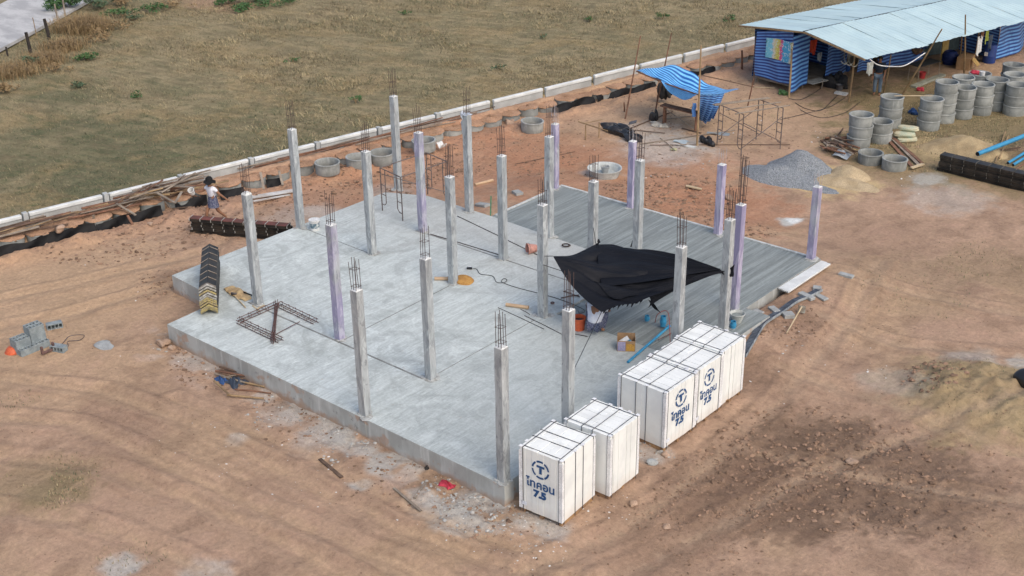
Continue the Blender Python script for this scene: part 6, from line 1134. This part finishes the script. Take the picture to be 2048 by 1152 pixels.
# ---------------------------------------------------------------- grass, weeds, posts and litter
RN = np.random.default_rng(11)
def in_view(x, y, z, mg=60):
    dx, dy, dz = x-CAMP.x, y-CAMP.y, z-CAMP.z; w_ = dx*CF.x+dy*CF.y+dz*CF.z; u = 1024+FPX*(dx*CR.x+dy*CR.y+dz*CR.z)/w_; v = 576-FPX*(dx*CU.x+dy*CU.y+dz*CU.z)/w_
    return (w_ > 1) & (u > -mg*4) & (u < 2048+mg*4) & (v > -mg*2) & (v < 1152+mg)
def blades(x, y, z, h, lean, az, wd, col):
    """one tapering, bent two-piece blade per entry"""
    k = len(x); cx, sy = np.cos(az), np.sin(az); px, py = -sy*wd, cx*wd; h1 = h*np.cos(lean*.6)*.55; o1 = h*np.sin(lean*.6)*.55; h2 = h1+h*np.cos(np.minimum(lean*1.3, 1.55))*.45; o2 = o1+h*np.sin(np.minimum(lean*1.3, 1.55))*.45
    V = np.empty((k, 5, 3)); V[:, 0] = np.stack([x+px, y+py, z-.02], -1); V[:, 1] = np.stack([x-px, y-py, z-.02], -1); V[:, 2] = np.stack([x+cx*o1-px*.8, y+sy*o1-py*.8, z+h1], -1); V[:, 3] = np.stack([x+cx*o1+px*.8, y+sy*o1+py*.8, z+h1], -1); V[:, 4] = np.stack([x+cx*o2, y+sy*o2, z+h2], -1)
    return V, np.repeat(col[:, None, :], 5, 1)
def blade_object(name, V, C, m_):
    k = len(V); me = bpy.data.meshes.new(name); me.vertices.add(k*5); me.vertices.foreach_set('co', V.astype(np.float32).ravel()); b0 = np.arange(k)*5
    lp = np.stack([b0, b0+1, b0+2, b0+3, b0+3, b0+2, b0+4], -1); me.loops.add(k*7); me.loops.foreach_set('vertex_index', lp.ravel()); me.polygons.add(k*2)
    st = np.stack([np.arange(k)*7, np.arange(k)*7+4], -1).ravel(); me.polygons.foreach_set('loop_start', st); me.polygons.foreach_set('loop_total', np.tile([4, 3], k))
    a = me.color_attributes.new('Col', 'FLOAT_COLOR', 'POINT'); a.data.foreach_set('color', np.concatenate([C, np.ones(C.shape[:2]+(1,))], -1).astype(np.float32).ravel()); me.update(calc_edges=True); me.materials.append(m_)
    o = bpy.data.objects.new(name, me); COL.objects.link(o); return o
mt, n, l, b = nodes('grass_blade'); a_ = nd(n, 'ShaderNodeVertexColor'); a_.layer_name = 'Col'; l.new(a_.outputs[0], b.inputs['Base Color']); b.inputs['Roughness'].default_value = .8; b.inputs['Specular IOR Level'].default_value = .15; GRASSM = mt
STRAW, STR2, GRN, GRN2, BRN = np.array((.43, .355, .205)), np.array((.325, .27, .155)), np.array((.15, .162, .088)), np.array((.105, .132, .075)), np.array((.22, .17, .105))
def pick(nn_, pg, ps):
    u = RN.random(nn_); c = np.where((u < pg)[:, None], np.where((RN.random(nn_) < .5)[:, None], GRN, GRN2), np.where((u < pg+ps)[:, None], np.where((RN.random(nn_) < .5)[:, None], STRAW, STR2), BRN)); return c*(RN.uniform(.75, 1.25, nn_))[:, None]
# the mown field: mostly flattened straw
N = 900000; x = RN.uniform(-75, -12, N); y = RN.uniform(-12, 75, N); ok = (dwall(x, y) < -.12) & in_view(x, y, -.36); x, y = x[ok], y[ok]
rdd = (x-ra.x)*dn.x+(y-ra.y)*dn.y; ok = rdd < 5.2 if False else ~((((x-ra.x)*dn.x+(y-ra.y)*dn.y) > -.02) & (((x-ra.x)*dn.x+(y-ra.y)*dn.y) < wd+.1)); x, y = x[ok], y[ok]
a = fbm(x*.16+2, y*.16, 4); b_ = fbm(x*.6, y*.6+8, 4); s_ = fbm(x*2.6, y*2.6, 3); left = smooth01((20-y-.3*(x+22))/16); tall = smooth01((fbm(x*.33+5, y*.33, 3)-.50)*6)*(1-left*.75)
rd_ = (x-ra.x)*dn.x+(y-ra.y)*dn.y; verge = smooth01(1-np.abs(rd_+1.5)/2.2)*(rd_ < .1)
pg = np.clip(.18+.60*smooth01((a-.44+.10*left)*5)*(.30+.70*left)+.2*smooth01((s_-.55)*6)-.15*tall, 0, .8)*(1-.3*verge); bare = smooth01((.40-b_)*8); keep = RN.random(len(x)) < (.62-.45*bare+.3*tall+.4*verge); x, y, pg, tall, verge, s_ = [q[keep] for q in (x, y, pg, tall, verge, s_)]
cl = smooth01((fbm(x*1.4+3, y*1.4, 3)-.50)*7)*(dwall(x, y) < 0); k = len(x); h = RN.uniform(.06, .17, k)*(1+.5*tall*smooth01((s_-.4)*5)+.8*verge*smooth01((s_-.35)*5)+.6*cl*tall); z = ground_height(x, y); V, C = blades(x, y, z, h, np.abs(RN.normal(1.22, .28, k))*(1-.16*tall-.22*verge), RN.normal(.75, .55, k)+PI*(RN.random(k) < .5), RN.uniform(.005, .010, k)*(1+.4*tall), pick(k, np.clip(pg+.12*verge-.10*cl*tall, 0, 1), .45+.4*cl)*(.80+.34*cl*(.5+.5*tall))[:, None]); 
tag(blade_object('field_grass', V, C, GRASSM), kind='stuff')
# thin grass creeping over the soil near the rings and in places
P_ = []
for px, py, rr_, nn_ in ((1900, 215, 4.5, 9000), (2000, 250, 4, 7000), (1830, 300, 2.5, 3500), (2010, 320, 2.5, 3000), (1960, 790, 1.7, 260), (90, 965, 1.2, 500), (110, 985, .7, 300), (1720, 290, 1.6, 900), (40, 805, .5, 120), (260, 1120, .8, 150), (1830, 590, 1.6, 350), (1950, 520, 1.6, 400), (700, 300, 1.0, 150), (820, 262, .6, 200)):
    c = at(px, py); aa = RN.uniform(0, 6.283, nn_); q = np.sqrt(RN.random(nn_))*rr_; P_.append(np.stack([c.x+np.cos(aa)*q, c.y+np.sin(aa)*q], -1))
P_ = np.concatenate(P_); x, y = P_[:, 0], P_[:, 1]; ok = (fbm(x*1.3, y*1.3, 3) > .47) & (dwall(x, y) > RD); x, y = x[ok], y[ok]; k = len(x)
V, C = blades(x, y, ground_height(x, y), RN.uniform(.03, .10, k), np.abs(RN.normal(.9, .4, k)), RN.uniform(0, 6.28, k), RN.uniform(.005, .010, k), pick(k, np.full(k, .42), .42)); tag(blade_object('site_grass', V, C, GRASSM), kind='stuff')
# bushes and weeds one can tell apart
LEAF = {}
def leafmat(nm, c, c2): return mat(nm, c, .7, c2, 5, fine=.2)
LG, LD, LS = leafmat('leaf_green', (.075, .15, .05), (.045, .10, .035)), leafmat('leaf_grey_green', (.11, .16, .09), (.07, .11, .06)), leafmat('leaf_straw', (.33, .24, .12), (.22, .15, .08))
def shrub(px, py, sx, sz_, m_, lab, name='shrub', cat='shrub', nl=600, leaf=.07, seed=1, blade=False, grp=None, z=-.36):
    c = at(px, py, z); g = gh(c.x, c.y); t = thing(name, lab, cat, (c.x, c.y, g), 0, grp); r = np.random.default_rng(seed); q = MB()
    ctr = r.normal(0, .45, (7, 3))*np.array((sx, sx, sz_*.35)); ctr[:, 2] = np.abs(ctr[:, 2])+sz_*.35
    for k in range(nl):
        if blade:
            p0 = Vector((r.normal(0, sx*.4), r.normal(0, sx*.4), 0)); az = r.uniform(0, 6.28); L = sz_*r.uniform(.6, 1.2); ln = abs(r.normal(.8, .4)); w2 = .012; s = Vector((-math.sin(az), math.cos(az), 0))*w2; m1 = p0+Vector((math.cos(az)*ln*L*.3, math.sin(az)*ln*L*.3, L*.6)); e = p0+Vector((math.cos(az)*ln*L, math.sin(az)*ln*L, L*(1-.4*ln)))
            q.add([p0-s, p0+s, m1+s*.8, m1-s*.8, e], [(0, 1, 2, 3), (3, 2, 4)])
        else:
            cc = ctr[r.integers(7)]; d = r.normal(0, 1, 3); d /= np.linalg.norm(d); p = Vector(cc+d*np.array((sx, sx, sz_*.5))*.42*r.uniform(.5, 1)); p.z = max(.03, p.z); s = leaf*r.uniform(.6, 1.3); M = Euler((r.uniform(-.9, .9), r.uniform(-.9, .9), r.uniform(0, 6.3))).to_matrix()
            q.add([p+M @ Vector(v) for v in ((-s, 0, 0), (0, -s*.45, .1*s), (s, 0, 0), (0, s*.45, .1*s))], [(0, 1, 2, 3)])
    q.build('foliage', m_, t); q = MB()
    for k in range(5): a_2 = k*1.26; q.tube([(0, 0, -.05), (math.cos(a_2)*sx*.2, math.sin(a_2)*sx*.2, sz_*.4), (math.cos(a_2+.3)*sx*.45, math.sin(a_2+.3)*sx*.45, sz_*.75)], .012, 4)
    q.build('stem', BAMB if not blade else LS, t); return t
for i, a_2 in enumerate(((138, 22, 1.3, 1.5, LG, 'leafy green bush beside the lane at the top left', 900, .11, False), (205, 18, 1.1, 1.1, LD, 'grey green bush right of the leafy green one by the lane', 500, .10, False), (165, 62, 1.5, .95, LS, 'tall dry straw clump in front of the bushes by the lane', 1400, .05, True), (130, 98, 1.2, .6, LS, 'dry straw clump near the second fence post', 900, .05, True), (85, 125, 1.2, .55, LS, 'dry straw clump below the two dark fence posts', 900, .05, True), (25, 150, 1.3, .55, LS, 'dry straw clump at the left picture edge', 900, .05, True), (190, 85, .8, .6, LS, 'brown scrubby bush below the bushes by the lane', 500, .06, False), (225, 60, .8, .6, LS, 'tan scrubby bush right of the tall straw clump', 450, .06, False), (60, 130, .7, .5, LD, 'grey green scrub among the straw left of the lane posts', 350, .07, False), (110, 145, .7, .45, LS, 'tan scrub at the lower side of the verge', 380, .06, False), (15, 185, .7, .45, LS, 'tan scrub at the left picture edge, lower one', 380, .06, False), (240, 12, .9, .7, LS, 'brown scrub at the top edge right of the green bushes', 500, .06, False), (350, 14, .9, .5, LS, 'brown scrub at the top edge above the bare patch', 400, .06, False), (560, 8, 1.2, .5, LG, 'long low green bush at the top edge of the field', 450, .08, False), (175, 120, .6, .45, LG, 'low green weed right of the straw clumps by the lane', 300, .07, False), (245, 32, .8, .55, LG, 'low green bush at the top left field edge', 350, .08, False), (265, 40, .6, .4, LD, 'small grey green weed below the low green bush', 200, .07, False), (310, 22, .8, .5, LG, 'green weed at the top edge left of the bare soil patch', 300, .08, False), (455, 8, .9, .7, LG, 'green bush at the top edge right of the bare soil patch', 450, .09, False), (490, 20, 1.0, .5, LG, 'wide low green weed below the bush at the top edge', 400, .08, False), (515, 6, .9, .7, LD, 'grey green bush right of the one at the top edge', 400, .09, False),
        (1180, 45, .35, .4, LG, 'small green weed in the field above the blue awning, left one', 110, .06, False), (1325, 38, .40, .4, LG, 'small green weed in the field left of the shed', 130, .06, False), (1455, 42, .35, .35, LG, 'small green weed in the field close to the shed roof', 110, .06, False), (712, 208, .30, .35, LG, 'small green weed in the field above the wall, between two columns', 90, .06, False), (810, 30, .3, .3, LG, 'tiny green weed in the upper middle of the field', 80, .06, False), (1000, 140, .35, .35, LD, 'small grey green weed near the wall in the middle of the field', 90, .06, False), (585, 124, .3, .3, LG, 'tiny green weed in the field above the back left column', 80, .06, False), (1085, 75, .3, .3, LD, 'tiny grey green weed in the field below the top edge', 80, .06, False), (275, 195, .4, .3, LG, 'low green weed in the left part of the field', 120, .06, False), (150, 175, .5, .35, LD, 'low grey green weed at the edge of the straw verge', 150, .07, False))):
    px, py, sx, sz_, m_, lab, nl, lf, bl = a_2; shrub(px, py, sx, sz_, m_, lab, 'straw_clump' if bl else ('weed' if sz_ < .6 else 'shrub'), 'dry grass' if bl else ('weed' if sz_ < .6 else 'shrub'), nl, lf, 300+i, bl)
BLKW = mat('charred_post', (.045, .038, .036), .9, (.025, .022, .02), 5)
for k, (px, py, h_, r_, m_, lab, ln) in enumerate(((15, 110, .45, .05, BLKW, 'short dark fence post at the left edge by the lane', 0), (61, 103, 1.0, .085, BLKW, 'dark fence post by the lane, left of two thick ones', -3), (99, 77, 1.05, .085, BLKW, 'dark fence post by the lane, right of two thick ones', -5), (73, 70, .95, .022, BAMB, 'thin stick standing between the two thick fence posts', -2), (116, 42, .95, .045, GREYW, 'thin grey fence post where the lane meets the bushes', -2), (131, 34, 1.1, .05, GREYW, 'grey fence post among the leaves of the green bush', 0))):
    a = at(px, py, -.3); a.z = gh(a.x, a.y); q = MB(); tp = CR*ln*.02; q.tube([(0, 0, -.1), Vector((0, 0, h_*.5))+tp*.5, Vector((0, 0, h_))+tp], [r_, r_*.95, r_*.9], 8); tag(q.build('fence_post', m_, loc=tuple(a)), lab, 'post', 'posts along the lane')
# clods of soil, rubble and white crumbs: nobody could count them
def scatter(name, spots, m_, seed, jag=.35, dens=None):
    r = np.random.default_rng(seed); base = np.array([(1, 0, 0), (-1, 0, 0), (0, 1, 0), (0, -1, 0), (0, 0, 1), (.6, .6, .4), (-.6, .6, .4), (.6, -.6, .4), (-.6, -.6, .4)], float); F = np.array([(4, 0, 5), (4, 5, 2), (4, 2, 6), (4, 6, 1), (4, 1, 8), (4, 8, 3), (4, 3, 7), (4, 7, 0), (0, 2, 5), (2, 1, 6), (1, 3, 8), (3, 0, 7)]); VS = []
    for px, py, rr_, nn_, s0, s1, *cond in spots:
        c = at(px, py); aa = r.uniform(0, 6.283, nn_); q = np.sqrt(r.random(nn_))*rr_; x, y = c.x+np.cos(aa)*q, c.y+np.sin(aa)*q; ok = ~((x > -14.7) & (x < .25) & (y > -.2) & (y < 15.1)) & (dwall(x, y) > RD+.1); x, y = x[ok], y[ok]; k = len(x); s = s0+(s1-s0)*r.random(k)**2.6; z = ground_height(x, y)+s*.1
        B = base[None]*(1+r.uniform(-jag, jag, (k, 9, 1)))*s[:, None, None]*np.stack([r.uniform(.7, 1.4, k), r.uniform(.6, 1.1, k), r.uniform(.45, .85, k)], -1)[:, None, :]; th = r.uniform(0, 6.28, k)[:, None]; X = B[..., 0]*np.cos(th)-B[..., 1]*np.sin(th); Y = B[..., 0]*np.sin(th)+B[..., 1]*np.cos(th); VS.append(np.stack([X+x[:, None], Y+y[:, None], B[..., 2]+z[:, None]], -1))
    V = np.concatenate(VS); k = len(V); me = bpy.data.meshes.new(name); me.from_pydata(V.reshape(-1, 3).tolist(), [], (F[None]+np.arange(k)[:, None, None]*9).reshape(-1, 3).tolist()); me.materials.append(m_); o = bpy.data.objects.new(name, me); COL.objects.link(o); return tag(o, kind='stuff')
def isl(nm, a, c_):
    mt, n, l, b = nodes(nm); ri = n.new('ShaderNodeNewGeometry').outputs['Random Per Island']; l.new(mixc(n, l, ri, a, c_), b.inputs['Base Color']); b.inputs['Roughness'].default_value = .95; b.inputs['Specular IOR Level'].default_value = .1; return mt
scatter('soil_clods', [(1640, 930, 2.6, 1100, .010, .08), (1480, 960, 1.6, 450, .010, .06), (1820, 960, 2.4, 500, .01, .055), (1400, 1040, 1.5, 300, .01, .05), (450, 720, 1.6, 500, .01, .07), (600, 830, 1.4, 250, .01, .055), (800, 950, 1.4, 200, .01, .05), (950, 1030, 1.0, 140, .01, .055), (250, 460, 3.0, 900, .012, .08), (480, 430, 2.2, 500, .012, .07), (800, 340, 2.5, 700, .012, .08), (1000, 330, 3, 600, .012, .07), (1350, 400, 2.5, 900, .012, .085), (1480, 470, 1.2, 250, .012, .07), (650, 380, 1.6, 300, .012, .07), (1560, 660, 1.3, 350, .01, .055), (350, 570, 1.3, 300, .01, .06), (1000, 700, 14, 2600, .006, .026), (1700, 700, 6, 1200, .006, .028), (200, 800, 5, 700, .006, .026), (1200, 250, 8, 2200, .01, .05), (1500, 200, 5, 800, .01, .04), (1250, 1050, 3, 500, .008, .04), (1870, 775, .9, 160, .015, .08)], isl('clod_soil', (.15, .10, .07), (.34, .225, .155)), 3)
scatter('cement_rubble', [(960, 1020, .9, 200, .010, .065), (900, 990, .8, 160, .01, .05), (700, 890, .8, 110, .01, .055), (650, 850, .7, 80, .01, .05), (560, 820, .9, 90, .01, .05), (1060, 1060, .7, 60, .008, .04), (1310, 905, .5, 60, .01, .07), (460, 690, .7, 30, .01, .05), (330, 690, .4, 24, .015, .09), (1340, 330, 1.6, 60, .01, .05), (1540, 690, 1.0, 30, .01, .04)], isl('rubble', (.28, .26, .23), (.46, .46, .44)), 4)
scatter('white_crumbs', [(1060, 1085, .9, 60, .006, .035), (1200, 1010, .8, 36, .006, .03), (560, 960, 1.6, 40, .006, .03), (450, 880, 1.6, 26, .006, .03), (900, 1060, 1.4, 26, .006, .025), (340, 720, 1.6, 18, .006, .035), (1620, 740, 2.0, 16, .008, .035), (1660, 720, 1.5, 10, .008, .035), (250, 560, 2, 10, .006, .03), (1540, 280, 3, 16, .01, .05), (1350, 290, 2, 20, .01, .05), (1870, 370, 1.2, 16, .01, .05), (1010, 300, 4, 14, .01, .04), (1300, 400, 3, 12, .01, .04)], isl('white_crumb', (.58, .58, .56), (.74, .74, .73)), 5)
for k, (px, py, s, lab) in enumerate(((1703, 926, .10, 'pale rounded stone on the rough soil at the lower right'), (1304, 926, .10, 'light grey stone at the corner of the row of three pallets'), (1330, 912, .08, 'brown stone by the corner of the near pallet of three'), (1265, 1010, .085, 'brown stone in front of the plain pallet'), (325, 690, .16, 'brown lump of earth at the left corner of the slab'), (345, 697, .09, 'smaller lump of earth at the left corner of the slab'), (1335, 1055, .08, 'brown stone in the lower middle of the picture'), (950, 235, .17, 'orange lump of earth beside the sunken rings'), (1020, 247, .17, 'orange lump of earth left of the lone open ring'), (300, 450, .10, 'lump of earth in front of the black lining'), (1460, 398, .14, 'brown lump on the soil behind the carport floor'), (120, 460, .15, 'lump of earth below the black lining at the left'))):
    p = on(px, py); q = MB(); q.lump((0, 0, s*.35), (s*1.2, s, s*.7), 900+k, 3, .3); tag(q.build('stone', LBLOCK if k == 1 else mat('stone', (.42, .30, .22), .95, (.30, .21, .15), 6), loc=tuple(p), smooth=50), lab, 'stone')
for k, (x0, y0, x1, y1, lab) in enumerate(((1372, 374, 1403, 381, 'pale stick lying on the soil behind the carport floor'), (1030, 385, 1040, 391, 'flat grey block on the soil behind the carport floor'), (955, 411, 975, 414, 'thin grey block lying by the back edge of the slab'), (980, 375, 982, 432, 'thin green stake standing at the back edge of the slab'))):
    if k == 3: q = MB(); a = at(981, 434, ZC); q.tube([a, at(982, 392, a.z+.62)], .022, 6); tag(q.build('green_stake', mat('green_paint', (.07, .22, .12), .7)), lab, 'stake'); continue
    stick(on(x0, y0), on(x1, y1), .05 if k == 0 else .11, PALEW if k == 0 else LBLOCK, lab, None, 'pale_stick' if k == 0 else 'grey_block', 'stick' if k == 0 else 'block', .05, True)
